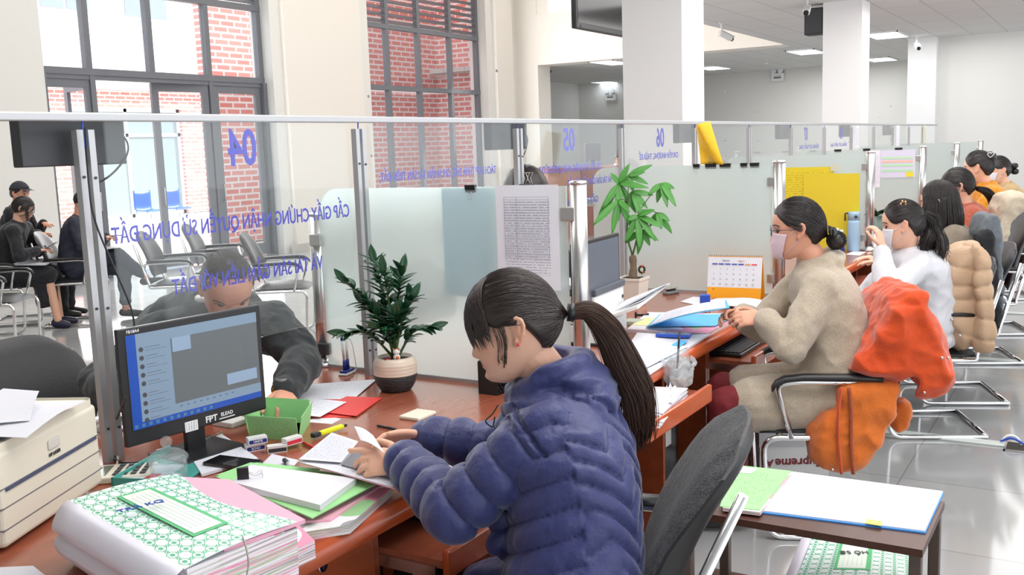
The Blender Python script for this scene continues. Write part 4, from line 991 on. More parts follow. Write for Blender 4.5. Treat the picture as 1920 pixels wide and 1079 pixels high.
def hood(t, p, J, Mh):
    n = J['neck']; F, L = p.F, p.L
    ring = [n+F*(.078*math.cos(a)-.006)+L*(.082*math.sin(a))+V((0, 0, .018-.055*(math.cos(a) > 0)*math.cos(a)+.012*(1-math.cos(a)))) for a in [2*PI*i/16 for i in range(17)]]
    for i in range(16): capsule(t, ring[i], ring[i+1], .03, .03)
    # folded hood on the upper back
    t.ell(n-F*.105+V((0, 0, -.035)), (.06, .125, .075), Matrix.Rotation(p.h, 3, 'Z')); t.ell(n-F*.075+V((0, 0, -.0)), (.06, .115, .05), Matrix.Rotation(p.h, 3, 'Z'))
    t.ell(n-F*.12+V((0, 0, -.09)), (.045, .09, .05), Matrix.Rotation(p.h, 3, 'Z'))
    # front placket
    a = n+F*.07+V((0, 0, -.02)); capsule(t, a, J['hip'].lerp(J['neck'], .3)+F*.13, .03, .03)
    # jacket skirt over the hips
    capsule(t, J['hpL']-p.L*-.02, J['hpL'].lerp(J['knL'], .35), .12, .1); capsule(t, J['hpR'], J['hpR'].lerp(J['knR'], .35), .12, .1)
    # elasticated cuffs
    for S in 'LR':
        e = (J['wr'+S]-J['el'+S]).normalized(); c = J['wr'+S]-e*.02; capsule(t, c-e*.02, c+e*.008, .046, .04)
build_person(p, J, SK_F, NAVYJ, mat('black_trousers', (.015, .015, .018), .8), mat('black_shoe', (.02, .02, .02), .4), hyaw=D2(121), hpitch=.22, htilt=.05, vox=.0034, tvox=.0058, arm_r=(.076, .068, .05), wf=1.12, df=1.12, bulge=-.045, disp=puff, hands=handsW1, hs=1.03, extra_top=hood, sleeve_end=.04, topname='padded_jacket', smooth=7, add=.012)
rnd = random.Random(3); Mh = p.Mh
hl1 = [(0, .08), (25, .072), (45, .045), (60, .02), (72, .012), (86, .02), (100, .018), (112, -.02), (130, -.06), (155, -.075), (180, -.08)]
h = MB(); hair_cap(h, Mh, hl1, 1.02, .02); root = Mh @ V((-.132, 0, -.002)); strands_to(h, Mh, (-.99, 0, -.05), 1500, rnd, hl1, .0010, .02, endpt=root)
# side-swept fringe falling over the temple
for i in range(260):
    side = 1 if i % 5 else -1; a0 = rnd.uniform(-.35, .45); zz0 = rnd.uniform(.7, .97); s0 = V((math.cos(a0)*(1-zz0)**.5*.9, math.sin(a0)*(1-zz0)**.5*.7, zz0)); az = D2(rnd.uniform(8, 58))*side; pts = []
    e1 = rnd.uniform(.18, .45); d1 = V((math.cos(az)*math.cos(e1), math.sin(az)*math.cos(e1), math.sin(e1)))
    for k in range(9): pts.append(hpt(Mh, slerp(s0, d1, k/8), 1.0+.035*min(1, k/4)+.015*rnd.random()*min(1, k/2)+.018*math.sin(k/8*PI)+.02*max(0, s0.z)*(1-k/8)))
    L = rnd.uniform(.02, .062) if abs(az) < 1.2 else .05; base = Mh.inverted() @ pts[-1]
    for k in range(1, 5): t = k/4; pts.append(Mh @ (base+V((-.012*t*t+.006*t, side*(.012*t-.004*t*t), -L*t))))
    h.tube(pts, [.0008]+[.0012]*11+[.0003], 4, False)
for i in range(26):
    az = D2(rnd.uniform(66, 80)); pts = [Mh @ (facept(az, z, False, .004)+V((rnd.uniform(-.002, .004), .001, 0))) for z in (.03, .01, -.02, -.05, -.08+rnd.uniform(0, .03))]; h.tube(bez(pts, 3), .0005, 4, False)
hair = h.obj('hair', HAIRC, p.root, True)
t = MB(); g = V((0, 0, -1)); bk = V((.55, -.83, 0))
tail = [root, root+bk*.045+g*-.002, root+bk*.085+g*.04, root+bk*.118+g*.11, root+bk*.15+g*.19, root+bk*.158+g*.27, root+bk*.15+g*.325]
lock(t, tail, [.014, .022, .03, .034, .033, .024, .010], 1100, rnd, .0008, 1.1, .004); t.obj('ponytail', HAIRT, hair, True)
MB().tube([root+bk*(-.004)+V((0, 0, .002)), root+bk*.012], .021, 16).obj('hair_tie', BLACKP, hair, True)
MB().ell(Mh @ V((-.008, .0895, -.030)), (.0035,)*3).obj('earring', mat('red_earring', (.7, .03, .08), .15), p.root, True)
st = MB(); zt = J['neck']+p.F*.115+p.L*.03+V((0, 0, -.055)); st.tube(bez([zt, zt+V((-.01, .01, -.02)), zt+V((-.025, .02, -.035)), zt+V((-.012, .01, -.05)), zt+V((.0, .01, -.03))]), .0016, 6).obj('drawcord', BLACKP, p.root, True)
W1 = p

# 2. woman in the oatmeal coat
def herring(name, c1, c2):
    m = fabric(name, c1, c2, .95, 500, .8, .4, vs=140); return m
OAT = herring('oatmeal_wool', srgb(160, 144, 124), srgb(206, 192, 172))
p = Person('woman in a thick oatmeal wool coat and pink face mask, holding a blue folder', (4.1, .98, 0), D2(113))
J = seated(p, up=.5); 
J.update(head=V((4.10, 1.115, 1.245)), neck=V((4.15, 1.05, 1.11)), hip=V((4.08, .93, .57)), shL=V((4.0, .985, 1.015)), shR=V((4.29, 1.115, 1.015)), wrL=V((3.925, 1.20, .895)), wrR=V((4.02, 1.33, .885)), elL=V((3.84, 1.06, .80)), elR=V((4.2, 1.3, .8)))
def coat2(t, p, J, Mh):
    n = J['neck']; F, L = p.F, p.L
    ring = [n+F*(.062*math.cos(a)-.01)+L*(.075*math.sin(a))+V((0, 0, -.008-.045*math.cos(a))) for a in [2*PI*i/16 for i in range(17)]]
    for i in range(2, 15): capsule(t, ring[i], ring[i+1], .022, .022)
    lap = [n+F*(.085*math.cos(a)-.02)+L*(.105*math.sin(a))+V((0, 0, -.032-.05*math.cos(a))) for a in [2*PI*i/16 for i in range(17)]]
    for i in range(2, 15): capsule(t, lap[i], lap[i+1], .024, .024)
    for S in 'LR': 
        capsule(t, J['hp'+S], J['hp'+S].lerp(J['kn'+S], .72), .13, .115); e = (J['wr'+S]-J['el'+S]).normalized(); capsule(t, J['wr'+S]-e*.09, J['wr'+S]-e*.03, .064, .058)
    t.ell(J['hip']-F*.02+V((0, 0, -.07)), (.18, .23, .13), Matrix.Rotation(p.h, 3, 'Z'))
def coatd(co, nr):
    d = folds(.008, 7, 3)(co, nr); z = co[:, 2]; f = np.array(p.F); s = (co-np.array(J['hip']))@f
    d += -.007*np.exp(-((z-.655)/.006)**2)*(s < .06)
    c = (co-np.array(J['hip']))@np.array(p.L); d += -.004*np.exp(-(c/.004)**2)*((nr@f) < -.3)
    return d
handsW2 = [(J['wrL'], V((-.5, .84, .03)), V((.6, .3, -.7)), V((.1, .3, .9)), dict(curls=(.6, .65, .7, .75), thumb=.5, s=1.0)), (J['wrR'], V((-.8, .4, .1)), V((-.2, -.6, -.7)), V((-.1, -.2, .95)), dict(curls=(.5, .55, .6, .6), thumb=.4, s=1.0))]
REDT = mat('dark_red_trousers', srgb(112, 22, 30), .8)
build_person(p, J, SK_M, OAT, REDT, MATS['black_shoe'], hyaw=D2(108), hpitch=.06, htilt=0, vox=.0042, tvox=.0078, arm_r=(.078, .07, .058), wf=1.1, df=1.08, bulge=-.02, disp=coatd, hands=handsW2, hs=1.05, extra_top=coat2, sleeve_end=.16, topname='wool_coat', smooth=8, leg_r=(.095, .08, .07))
rnd = random.Random(5); Mh = p.Mh; hl2 = [(0, .07), (30, .062), (50, .04), (66, .02), (80, .022), (96, .02), (110, -.025), (130, -.062), (155, -.075), (180, -.08)]
h = MB(); hair_cap(h, Mh, hl2, 1.015, .01); root = Mh @ V((-.122, 0, -.035)); strands_to(h, Mh, (-.93, 0, -.37), 1000, rnd, hl2, .0011, .01, endpt=root); hair = h.obj('hair', HAIRB, p.root, True)
b = MB(); bc = Mh @ V((-.15, .0, -.055)); Rm = Mh.to_3x3().normalized(); b.ell(bc, (.035, .04, .037), Rm)
for i in range(120):
    ph = rnd.uniform(-1.2, 1.2); off = Rm @ V((0, math.sin(ph)*.03, 0)); r_ = .037*math.cos(ph)**.5+.004*rnd.random(); pts = [bc+off+Rm @ V((math.cos(a)*r_, 0, math.sin(a)*r_)) for a in [rnd.uniform(0, 6)+.35*k for k in range(14)]]; b.tube(pts, .0013, 4, False)
b.obj('hair_bun', HAIRB, hair, True)
c = MB(); cc = Mh @ V((-.125, 0, -.022))
for s, wd in ((-1, .052), (1, .052)):
    rows = [[cc+Rm @ V((-.0-.016*math.sin(PI*u)+.0*v, s*(.004+wd*u), .012*(1-2*v)*(.5+.9*u)+.008*u)) for u in [i/6 for i in range(7)]] for v in [j/4 for j in range(5)]]; c.grid(rows)
    rows = [[cc+Rm @ V((-.012-.016*math.sin(PI*u), s*(.004+wd*u*.9), .012*(1-2*v)*(.5+.9*u)+.002)) for u in [i/6 for i in range(7)]] for v in [j/4 for j in range(5)]]; c.grid(rows)
c.ell(cc+Rm @ V((-.01, 0, .002)), (.01, .01, .012), Rm); c.obj('hair_bow', mat('dark_green_ribbon', srgb(40, 46, 44), .5), hair, True, solid=.002)
MB().ell(cc+Rm @ V((-.03, .03, .012)), (.006,)*3).obj('pearl', mat('pearl', (.8, .78, .7), .2), hair, True)
glasses(p.root, Mh, mat('blue_grey_frame', srgb(50, 62, 84), .3)); mask(p.root, Mh, mat('pink_mask', srgb(222, 196, 206), .85))
MB().ell(J['hip'].lerp(J['neck'], .1)+p.F*.15+p.L*.12+V((0, 0, 0)), (.012, .012, .012)).obj('coat_button', DGREY, p.root, True)
W2 = p

# 3. woman in the white blouse
p = Person('woman in a white blouse with a wavy ponytail and gold flower hairpin', (5.62, .88, 0), D2(114))
J = seated(p)
J.update(head=V((5.40, .925, 1.155)), neck=V((5.46, .91, 1.02)), hip=V((5.62, .83, .57)), shL=V((5.34, .83, .95)), shR=V((5.60, .98, .95)), wrL=V((5.20, .98, 1.06)), wrR=V((5.50, 1.26, .72)), elL=V((5.08, .93, .83)), elR=V((5.55, 1.12, .74)))
def blouse(t, p, J, Mh):
    n = J['neck']; F, L = p.F, p.L
    ring = [n+F*(.05*math.cos(a))+L*(.06*math.sin(a))+V((0, 0, .01)) for a in [2*PI*i/12 for i in range(13)]]
    for i in range(12): capsule(t, ring[i], ring[i+1], .018, .018)
    capsule(t, J['elL'], J['elL'].lerp(J['wrL'], .55), .068, .06); capsule(t, J['elL'].lerp(J['wrL'], .75), J['elL'].lerp(J['wrL'], .85), .042, .042)
    t.ell(J['hip']+V((0, 0, -.03)), (.16, .2, .1), Matrix.Rotation(p.h, 3, 'Z'))
WB = mat('white_blouse', srgb(214, 214, 220), .7, bump=.1, bscale=200)
h3 = [(J['wrL'], V((.12, .25, .95)), V((.2, .9, -.3)), V((-.8, .3, .2)), dict(curls=(.75, .8, .85, .9), thumb=.5, s=.95)), (J['wrR'], V((-.55, .8, -.02)), V((.1, 0, -1)), V((.7, .3, 0)), dict(curls=(.2, .22, .22, .25), thumb=.3, s=.95))]
build_person(p, J, SK_F, WB, MATS['black_trousers'], MATS['black_shoe'], hyaw=D2(100), hpitch=.12, vox=.005, tvox=.009, arm_r=(.07, .066, .045), wf=1.08, df=1.1, bulge=-.05, disp=folds(.009, 8, 4, (1, 1, .7)), hands=h3, hs=1.03, extra_top=blouse, sleeve_end=.12, topname='blouse', leg_r=(.1, .075, .06), bleg=.8)
rnd = random.Random(9); Mh = p.Mh; h = MB(); hair_cap(h, Mh, hl1, 1.02, .02); root = Mh @ V((-.11, 0, .045)); strands_to(h, Mh, (-.93, 0, .33), 600, rnd, hl1, .0015, .02, endpt=root); hair = h.obj('hair', HAIRB, p.root, True)
t = MB(); bk = V((.6, -.8, 0))
for k in range(9):
    o_ = V((rnd.uniform(-.03, .03), rnd.uniform(-.03, .03), rnd.uniform(-.01, .01))); ph = rnd.uniform(0, 6); ln = rnd.uniform(.8, 1.1)
    pts = [root]+[root+bk*(.03+.045*q/6*1.0+.012*math.sin(ph+q*1.5))+o_*(q/3)+V((.012*math.cos(ph+q*1.6), 0, .01-.036*q*ln)) for q in range(1, 7)]; lock(t, pts, [.012, .026, .027, .024, .018, .008], 70, rnd, .0013, 1.1, .005)
t.obj('ponytail', HAIRB, hair, True)
f = MB(); fc = Mh @ V((-.02, .052, .108)); 
for k in range(5): a = 2*PI*k/5; f.ell(fc+Mh.to_3x3().normalized() @ V((.012*math.cos(a), .006*math.sin(a), .012*math.sin(a))), (.008, .005, .008), seg=10, rings=6)
f.obj('flower_hairpin', mat('rose_gold', srgb(222, 170, 130), .3, .6), hair, True)
mask(p.root, Mh, mat('white_mask', srgb(226, 228, 236), .85)); W3 = p

# 4..7 further along the counter
def staff(lab, x, y, heading, hz, top, skin=SK_F, hy=12, hp=.12, seed=1, style='long', topname='jacket', hs=1.0, wf=1.1, lean=.1, dl=.0, fold=.009, hc=HAIRB):
    F_ = V((math.cos(D2(heading)), math.sin(D2(heading)), 0)); q_ = V((x, y, 0))-F_*(lean+.04); p = Person(lab, q_, D2(heading)); J = seated(p, lean=lean); dz = hz-J['head'].z
    for k in ('head', 'neck', 'shL', 'shR'): J[k] = J[k]+V((0, 0, dz))
    for S, s in (('L', 1), ('R', -1)):
        J['wr'+S] = p.P(.42, s*.12, .86); J['el'+S] = IK(J['sh'+S], J['wr'+S], .27, .25, p.L*s*.8+V((0, 0, -1))-p.F*.2)
    hands = [(J['wrL'], p.F-p.L*.3, V((0, 0, -1)), -p.L, dict(curls=(.3,)*4, s=.95)), (J['wrR'], p.F+p.L*.3, V((0, 0, -1)), p.L, dict(curls=(.3,)*4, s=.95))]
    def ex(t, p, J, Mh):
        n = J['neck']; ring = [n+p.F*(.055*math.cos(a))+p.L*(.065*math.sin(a)) for a in [2*PI*i/12 for i in range(13)]]
        for i in range(12): capsule(t, ring[i], ring[i+1], .02, .02)
        t.ell(J['hip']+V((0, 0, -.03)), (.16, .2, .1), Matrix.Rotation(p.h, 3, 'Z'))
    build_person(p, J, skin, top, MATS['black_trousers'], MATS['black_shoe'], hyaw=D2(heading+hy), hpitch=hp, vox=.0065, tvox=.011, arm_r=(.074, .064, .05), wf=wf, df=1.15, bulge=-.05, disp=folds(fold, 7, seed), hands=hands, hs=hs, extra_top=ex, sleeve_end=.1, topname=topname, smooth=6)
    return p, J
p, J = staff('woman with long straight black hair in a brownish grey jacket, seen from behind', 6.45, .9, 112, 1.20, fabric('taupe_wool', srgb(118, 106, 92), srgb(150, 138, 122), .95, 300, .5), seed=6, hs=1.06, lean=.04, hy=-24)
rnd = random.Random(11); Mh = p.Mh; h = MB(); hair_cap(h, Mh, [(0, .075), (40, .05), (60, .0), (80, -.05), (110, -.09), (180, -.095)], 1.03, .02)
Ri = Mh.to_3x3().inverted()
for i in range(900):
    az = D2(rnd.choice((-1, 1))*rnd.uniform(50, 180)); top = V((rnd.uniform(-.3, .4), .02*math.copysign(1, az), .95)); d1 = V((math.cos(az), math.sin(az), -.0)); pts = [hpt(Mh, slerp(top, d1, k/6), 1.04+.03*rnd.random()) for k in range(7)]
    e = pts[-1]; L = rnd.uniform(.15, .24); o_ = (e-Mh @ V((0, 0, 0))); o_.z = 0; o_.normalize()
    for k in range(1, 6): t = k/5; pts.append(e+o_*(.022*math.sin(t*PI*.6)+rnd.uniform(-.003, .003))+V((0, 0, -L*t)))
    h.tube(pts, [.0018]*11+[.0008], 4, False)
rings = []
for j in range(8):
    t = j/7; rings.append([Mh @ V((-.035+.07*math.cos(a)*(1-.1*t), .086*math.sin(a), .03)) + V((0, 0, -.24*t)) for a in [2*PI*i/24 for i in range(24)]])
h.loft(rings); h.obj('hair', HAIRB, p.root, True)
p, J = staff('woman in a rust red jacket with a ponytail, glasses and white moulded mask', 7.6, .94, 112, 1.24, fabric('rust_wool', srgb(150, 76, 58), srgb(190, 104, 84), .95, 300, .4), seed=7, hs=1.05, hy=-10)
rnd = random.Random(12); Mh = p.Mh; hl = [(0, .04), (30, .035), (55, .02), (80, .02), (98, .02), (112, -.03), (150, -.08), (180, -.09)]; h = MB(); hair_cap(h, Mh, hl, 1.03, .02); root = Mh @ V((-.125, 0, -.03)); strands_to(h, Mh, (-.95, 0, -.3), 350, rnd, hl, .002, .02, endpt=root); hr = h.obj('hair', HAIRB, p.root, True)
t = MB(); lock(t, [root, root+V((.05, -.06, -.03)), root+V((.09, -.1, -.1)), root+V((.13, -.12, -.19))], [.016, .03, .034, .015], 160, rnd, .002); t.obj('ponytail', HAIRB, hr, True)
glasses(p.root, Mh, BLACKP); mask(p.root, Mh, MATS['white_mask'], bulge=.026)
p, J = staff('woman in a mustard yellow jumper with a heart-shaped hair clip', 8.75, .93, 112, 1.33, fabric('mustard_knit', srgb(196, 120, 30), srgb(226, 156, 60), .95, 260, .6), seed=8, hs=1.08, hy=-28, topname='jumper')
rnd = random.Random(13); Mh = p.Mh; h = MB(); hair_cap(h, Mh, hl1, 1.03, .02); strands_to(h, Mh, (-.85, 0, .5), 350, rnd, hl1, .002, .03); h.ell(Mh @ V((-.09, 0, .07)), (.05, .05, .045)); hr = h.obj('hair', HAIRB, p.root, True)
t = MB(); cc = Mh @ V((-.105, .05, .085)); R3 = Mh.to_3x3().normalized(); t.tube([cc+R3 @ V((-.004-.02*math.cos(a)*.3, .0, 0))+R3 @ V((.016*math.sin(a)**3*1.6, .004, .0016*(13*math.cos(a)-5*math.cos(2*a)-2*math.cos(3*a))*.9)) for a in [2*PI*i/20 for i in range(21)]], .0035, 6); t.obj('heart_clip', mat('silver_clip', (.8, .8, .82), .2, .8), hr, True)
p, J = staff('woman in a tan coat with a hair bun and mask, farthest along the counter', 10.6, .95, 116, 1.24, fabric('tan_wool', srgb(176, 146, 100), srgb(206, 180, 136), .95, 260, .4), seed=9, hs=1.1, hy=4, topname='coat')
rnd = random.Random(14); Mh = p.Mh; h = MB(); hair_cap(h, Mh, hl2, 1.03, .01); strands_to(h, Mh, (-.97, 0, .0), 300, rnd, hl2, .0022, .01); hr = h.obj('hair', HAIRB, p.root, True)
t = MB(); t.ell(Mh @ V((-.14, 0, .02)), (.04, .045, .03), Mh.to_3x3().normalized()).ell(Mh @ V((-.145, 0, -.03)), (.035, .045, .03), Mh.to_3x3().normalized()); t.obj('hair_bun', HAIRB, hr, True)
mask(p.root, Mh, MATS['white_mask'])

# customer bent over the counter behind the monitor
p = Person('balding man in a dark grey jacket bent over the counter behind the monitor', (2.7, 3.22, 0), D2(-116))
J = seated(p)
J.update(head=V((2.375, 2.605, 1.175)), neck=V((2.47, 2.77, 1.085)), hip=V((2.66, 3.17, .68)), shR=V((2.27, 2.88, 1.0)), shL=V((2.655, 2.69, 1.0)), wrL=V((2.37, 2.37, .83)), wrR=V((2.02, 2.78, .84)), elL=V((2.62, 2.50, .875)), elR=V((2.12, 2.98, .86)))
DJ = fabric('dark_grey_cloth', srgb(38, 42, 44), srgb(62, 66, 68), .9, 300, .3)
hm = [(J['wrL'], V((-.55, -.75, -.25)), V((-.2, .1, -1)), V((-.7, .5, -.1)), dict(curls=(.65, .8, .85, .9), thumb=.4, s=1.08))]
def mj(t, p, J, Mh):
    n = J['neck']; ring = [n+p.F*(.06*math.cos(a))+p.L*(.075*math.sin(a))+V((0, 0, .015)) for a in [2*PI*i/12 for i in range(13)]]
    for i in range(12): capsule(t, ring[i], ring[i+1], .022, .022)
build_person(p, J, SK_M, DJ, MATS['black_trousers'], MATS['black_shoe'], hyaw=D2(-122), hpitch=.72, htilt=0, vox=.0042, tvox=.0085, arm_r=(.085, .075, .056), wf=1.25, df=1.15, bulge=-.06, disp=folds(.012, 8, 12), hands=hm, hs=1.1, extra_top=mj, sleeve_end=.1, smooth=7)
rnd = random.Random(15); Mh = p.Mh; hlm = [(0, .1), (20, .098), (40, .085), (60, .05), (75, .01), (95, .0), (115, -.04), (150, -.07), (180, -.075)]; h = MB(); hair_cap(h, Mh, hlm, .975, .0)
for i in range(1500):
    az = D2(rnd.uniform(-180, 180)); e0 = math.asin(max(-.95, min(.95, (hline(math.degrees(az), hlm)-HC.z)/HR[2]))); e = e0+(1.4-e0)*rnd.random(); a = V((math.cos(e)*math.cos(az), math.cos(e)*math.sin(az), math.sin(e))); b_ = slerp(a, (1, 0, .8), .16)
    h.tube([hpt(Mh, a, .965), hpt(Mh, a.lerp(b_, .5), .995), hpt(Mh, b_, .995)], [.0011, .0009, .0004], 4, False)
h.obj('hair', HAIRG, p.root, True)
cl_ = MB(); n_ = J['neck']; cl_.tube([n_+p.F*(.058*math.cos(a)+.012)+p.L*.066*math.sin(a)+V((0, 0, .035)) for a in [2*PI*i/20 for i in range(21)]], .014, 8); cl_.obj('shirt_collar', WHITEP, p.root, True)
wt = MB(); d = V((-.55, -.75, -.25)).normalized(); c0 = J['wrL']-d*.012; wt.cyl(c0-d*.009, c0+d*.009, .036, .035, 24); w_ = wt.obj('watch_strap', mat('gold', srgb(212, 172, 80), .25, 1), p.root, True)
fc = c0+V((-.1, -.1, 1)).normalized()*.036; MB().cyl(fc-V((0, 0, .004)), fc+V((0, 0, .006)), .021, seg=24).obj('watch_face', mat('watch_dial', (.2, .2, .2), .15), w_, True)

# waiting people ------------------------------------------------------
WH = D2(-50)
def waiting(lab, x, y, hz, top, skin, hy, hp, seed, lean=.12, topname='coat', **kw):
    p = Person(lab, (x, y, 0), WH); J = seated(p, lean=lean, seat=.46); dz = hz-J['head'].z
    for k in ('head', 'neck', 'shL', 'shR'): J[k] = J[k]+V((0, 0, dz))
    return p, J
BLK = fabric('black_coat_wool', (.012, .012, .015), (.04, .04, .046), .9, 260, .3)
NVY = mat('navy_suit', srgb(42, 46, 62), .7)
p, J = waiting('young woman in glasses and a black coat, reading papers on the near waiting chair', 5.66, 9.32, 1.19, BLK, SK_F, 0, .4, 21, lean=.2)
for S, s in (('L', 1), ('R', -1)):
    J['wr'+S] = p.P(.36, s*.07, .78); J['el'+S] = IK(J['sh'+S], J['wr'+S], .27, .24, p.L*s*.7+V((0, 0, -1)))
    J['kn'+S] = p.P(.42, s*.08, .53); J['an'+S] = p.P(.44+(.0 if s > 0 else .05), s*.12, .09); J['toe'+S] = p.P(.58, s*.13, .035)
def skrt(t, p, J):
    for S in 'LR': chain(t, [J['hp'+S], J['kn'+S]], [.12, .1])
    a = J['knL'].lerp(J['knR'], .5); rings = []
    for z, w_, d in ((.6, .13, .09), (.45, .15, .1), (.3, .17, .1), (.22, .165, .09)):
        c = V((a.x, a.y, z))-p.F*.05; rings.append([c+p.L*w_*math.cos(q)+p.F*d*math.sin(q) for q in [2*PI*i/20 for i in range(20)]])
    t.loft(rings)
hw = [(J['wrL'], (p.F*.8-p.L*.4), V((0, 0, -1)), V((0, 0, 1))-p.L, dict(curls=(.5,)*4, s=.9)), (J['wrR'], (p.F*.8+p.L*.4), V((0, 0, -1)), V((0, 0, 1))+p.L, dict(curls=(.5,)*4, s=.9))]
build_person(p, J, SK_F, BLK, BLK, mat('navy_pumps', srgb(34, 36, 60), .4), hyaw=WH+.1, hpitch=.45, vox=.0065, tvox=.011, arm_r=(.07, .062, .046), wf=1.05, hands=hw, hs=.98, sleeve_end=.05, topname='coat', disp=folds(.01, 7, 31), skirt=skrt)
rnd = random.Random(21); Mh = p.Mh; h = MB(); hair_cap(h, Mh, [(0, .075), (40, .055), (62, .03), (80, .0), (95, -.0), (110, -.05), (180, -.09)], 1.03, .02); strands_to(h, Mh, (-.8, 0, -.6), 260, rnd, HL0, .002, .02)
for i in range(60):
    s = rnd.choice((-1, 1)); pts = [hpt(Mh, slerp((.2, 0, .95), (math.cos(D2(rnd.uniform(50, 75))), s*math.sin(D2(60)), .1), k/5), 1.05) for k in range(6)]; e = pts[-1]; pts += [e+V((0, 0, -.04*k)) for k in range(1, 4)]; h.tube(pts, .0016, 4, False)
h.obj('hair', HAIRB, p.root, True); glasses(p.root, Mh, STEEL)
lapc = p.P(.33, 0, .66); WAITW = (p, J)
p, J = waiting('man in a navy suit sitting cross-legged, looking down at a phone', 6.22, 8.98, 1.22, NVY, SK_M, 0, .5, 22, lean=.1)
J['knL'] = p.P(.43, .12, .53); J['anL'] = p.P(.42, .10, .1); J['toeL'] = p.P(.6, .1, .04)
J['knR'] = p.P(.40, .02, .68); J['anR'] = p.P(.62, .24, .40); J['toeR'] = p.P(.80, .30, .36)
for S, s in (('L', 1), ('R', -1)): J['wr'+S] = p.P(.30, s*.09, .86); J['el'+S] = IK(J['sh'+S], J['wr'+S], .28, .26, p.L*s*.8+V((0, 0, -1)))
hw = [(J['wrL'], (p.F*.8-p.L*.5), V((0, 0, -1)), V((0, 0, 1))-p.L, dict(curls=(.5,)*4)), (J['wrR'], (p.F*.8+p.L*.5), V((0, 0, -1)), V((0, 0, 1))+p.L, dict(curls=(.5,)*4))]
build_person(p, J, SK_M, NVY, NVY, MATS['black_shoe'], hyaw=WH+.1, hpitch=.55, vox=.0065, tvox=.011, arm_r=(.075, .065, .05), wf=1.12, hands=hw, hs=1.0, sleeve_end=.05, topname='suit_jacket', disp=folds(.01, 7, 32), leg_r=(.1, .075, .06), bleg=.8)
rnd = random.Random(22); Mh = p.Mh; hs_ = [(0, .075), (40, .06), (60, .03), (85, .01), (110, -.03), (180, -.07)]; h = MB(); hair_cap(h, Mh, hs_, 1.0, .02); strands_to(h, Mh, (.2, 0, .98), 200, rnd, hs_, .002, .02); h.obj('hair', HAIRB, p.root, True)
WM_ = (p, J)
p, J = waiting('man in a dark cap with his mask pulled under his chin, behind the young woman', 6.12, 9.75, 1.32, BLK, SK_M, 0, .1, 23, lean=.02)
J['wrL'] = p.P(.22, .12, 1.0); J['wrR'] = p.P(.22, -.05, .9)
for S, s in (('L', 1), ('R', -1)): J['el'+S] = IK(J['sh'+S], J['wr'+S], .28, .26, p.L*s*.8+V((0, 0, -1)))
hw = [(J['wrL'], (p.F*.5-p.L*.7), V((0, 0, -1)), p.F, dict(curls=(.6,)*4)), (J['wrR'], (p.F*.5+p.L*.7), V((0, 0, -1)), p.F, dict(curls=(.6,)*4))]
build_person(p, J, SK_M, BLK, MATS['black_trousers'], MATS['black_shoe'], hyaw=WH-.35, hpitch=.05, vox=.0065, tvox=.011, arm_r=(.075, .065, .05), wf=1.12, hands=hw, hs=1.0, sleeve_end=.05, disp=folds(.01, 7, 33), leg_r=(.1, .075, .06))
rnd = random.Random(23); Mh = p.Mh; h = MB(); hair_cap(h, Mh, [(0, .07), (60, .03), (85, .01), (110, -.03), (180, -.06)], .985, 0); h.obj('hair', HAIRB, p.root, True)
cpm = MB(); hair_cap(cpm, Mh, [(0, .058), (90, .05), (180, .03)], 1.06, .04)
rows = [[Mh @ V((.07+(.075*v)*math.cos(a), .078*math.sin(a)*(1+.0*v)+0, .062-.02*v-.012*(math.sin(a))**2)) for a in [-1.2+2.4*i/12 for i in range(13)]] for v in [j/5 for j in range(6)]]; cpm.grid(rows)
cpm.obj('cap', mat('cap_cloth', srgb(52, 54, 62), .85), p.root, True); mask(p.root, Mh, MATS['white_mask'], z0=-.118, z1=-.075, bulge=.004)

# ------------------------------------------------------------------ chairs in place
V3 = Vector
c1 = chair('office_chair', 'black mesh-backed armchair under the woman in the blue padded jacket, nearest the camera', 'chair', (1.99, 1.08, 0), D2(110), back_h=1.0, mesh_back=True, w=.48, rec=.2, thick=.085)
q = MB().box(-.06, .0, -.305, -.265, .7, .7025).obj('white_label', WHITE, c1)
chair('visitor_chair', 'chrome-framed black chair holding the orange jacket, under the woman in the oatmeal coat', 'chair', (4.13, 1.03, 0), D2(113))
chair('visitor_chair', 'chrome-framed black chair with the beige padded coat, under the woman in the white blouse', 'chair', (5.74, .86, 0), D2(114))
chair('visitor_chair', 'chrome-framed chair with grey and black coats over its back', 'chair', (6.52, .82, 0), D2(112))
chair('visitor_chair', 'tall-backed chair with a cream coat, at the right edge of the photo', 'chair', (7.70, .82, 0), D2(112), back_h=1.12)
chair('visitor_chair', 'black chair under the woman in the mustard jumper', 'chair', (8.84, .82, 0), D2(112)); chair('visitor_chair', 'black chair farthest down the staff aisle', 'chair', (10.7, .9, 0), D2(112))
def wchair(px, py, lab, hd=-55, z=.46): q = atz(px, py, z); return chair('waiting_chair', lab, 'chair', (q.x, q.y, 0), D2(hd))
chair('waiting_chair', 'waiting chair under the young woman reading papers', 'chair', (5.64, 9.3, 0), WH)
chair('waiting_chair', 'waiting chair under the cross-legged man', 'chair', (6.2, 8.98, 0), WH)
chair('waiting_chair', 'waiting chair under the man in the cap', 'chair', (6.1, 9.75, 0), WH)
wchair(-6, 560, 'black waiting chair cut by the left edge of the photo')
wchair(335, 527, 'empty black waiting chair, left of the three in front of the glazed door')
wchair(412, 505, 'empty black waiting chair, middle and rearmost of the three before the door')
wchair(530, 535, 'empty black waiting chair, right of the three, beside the chrome post')
ch = aty(80, 640, 3.75); chair('customer_chair', 'black padded customer chair at the left, behind the old printer', 'chair', (ch.x-.1, 3.45, 0), D2(-85), back_h=.93, w=.52)
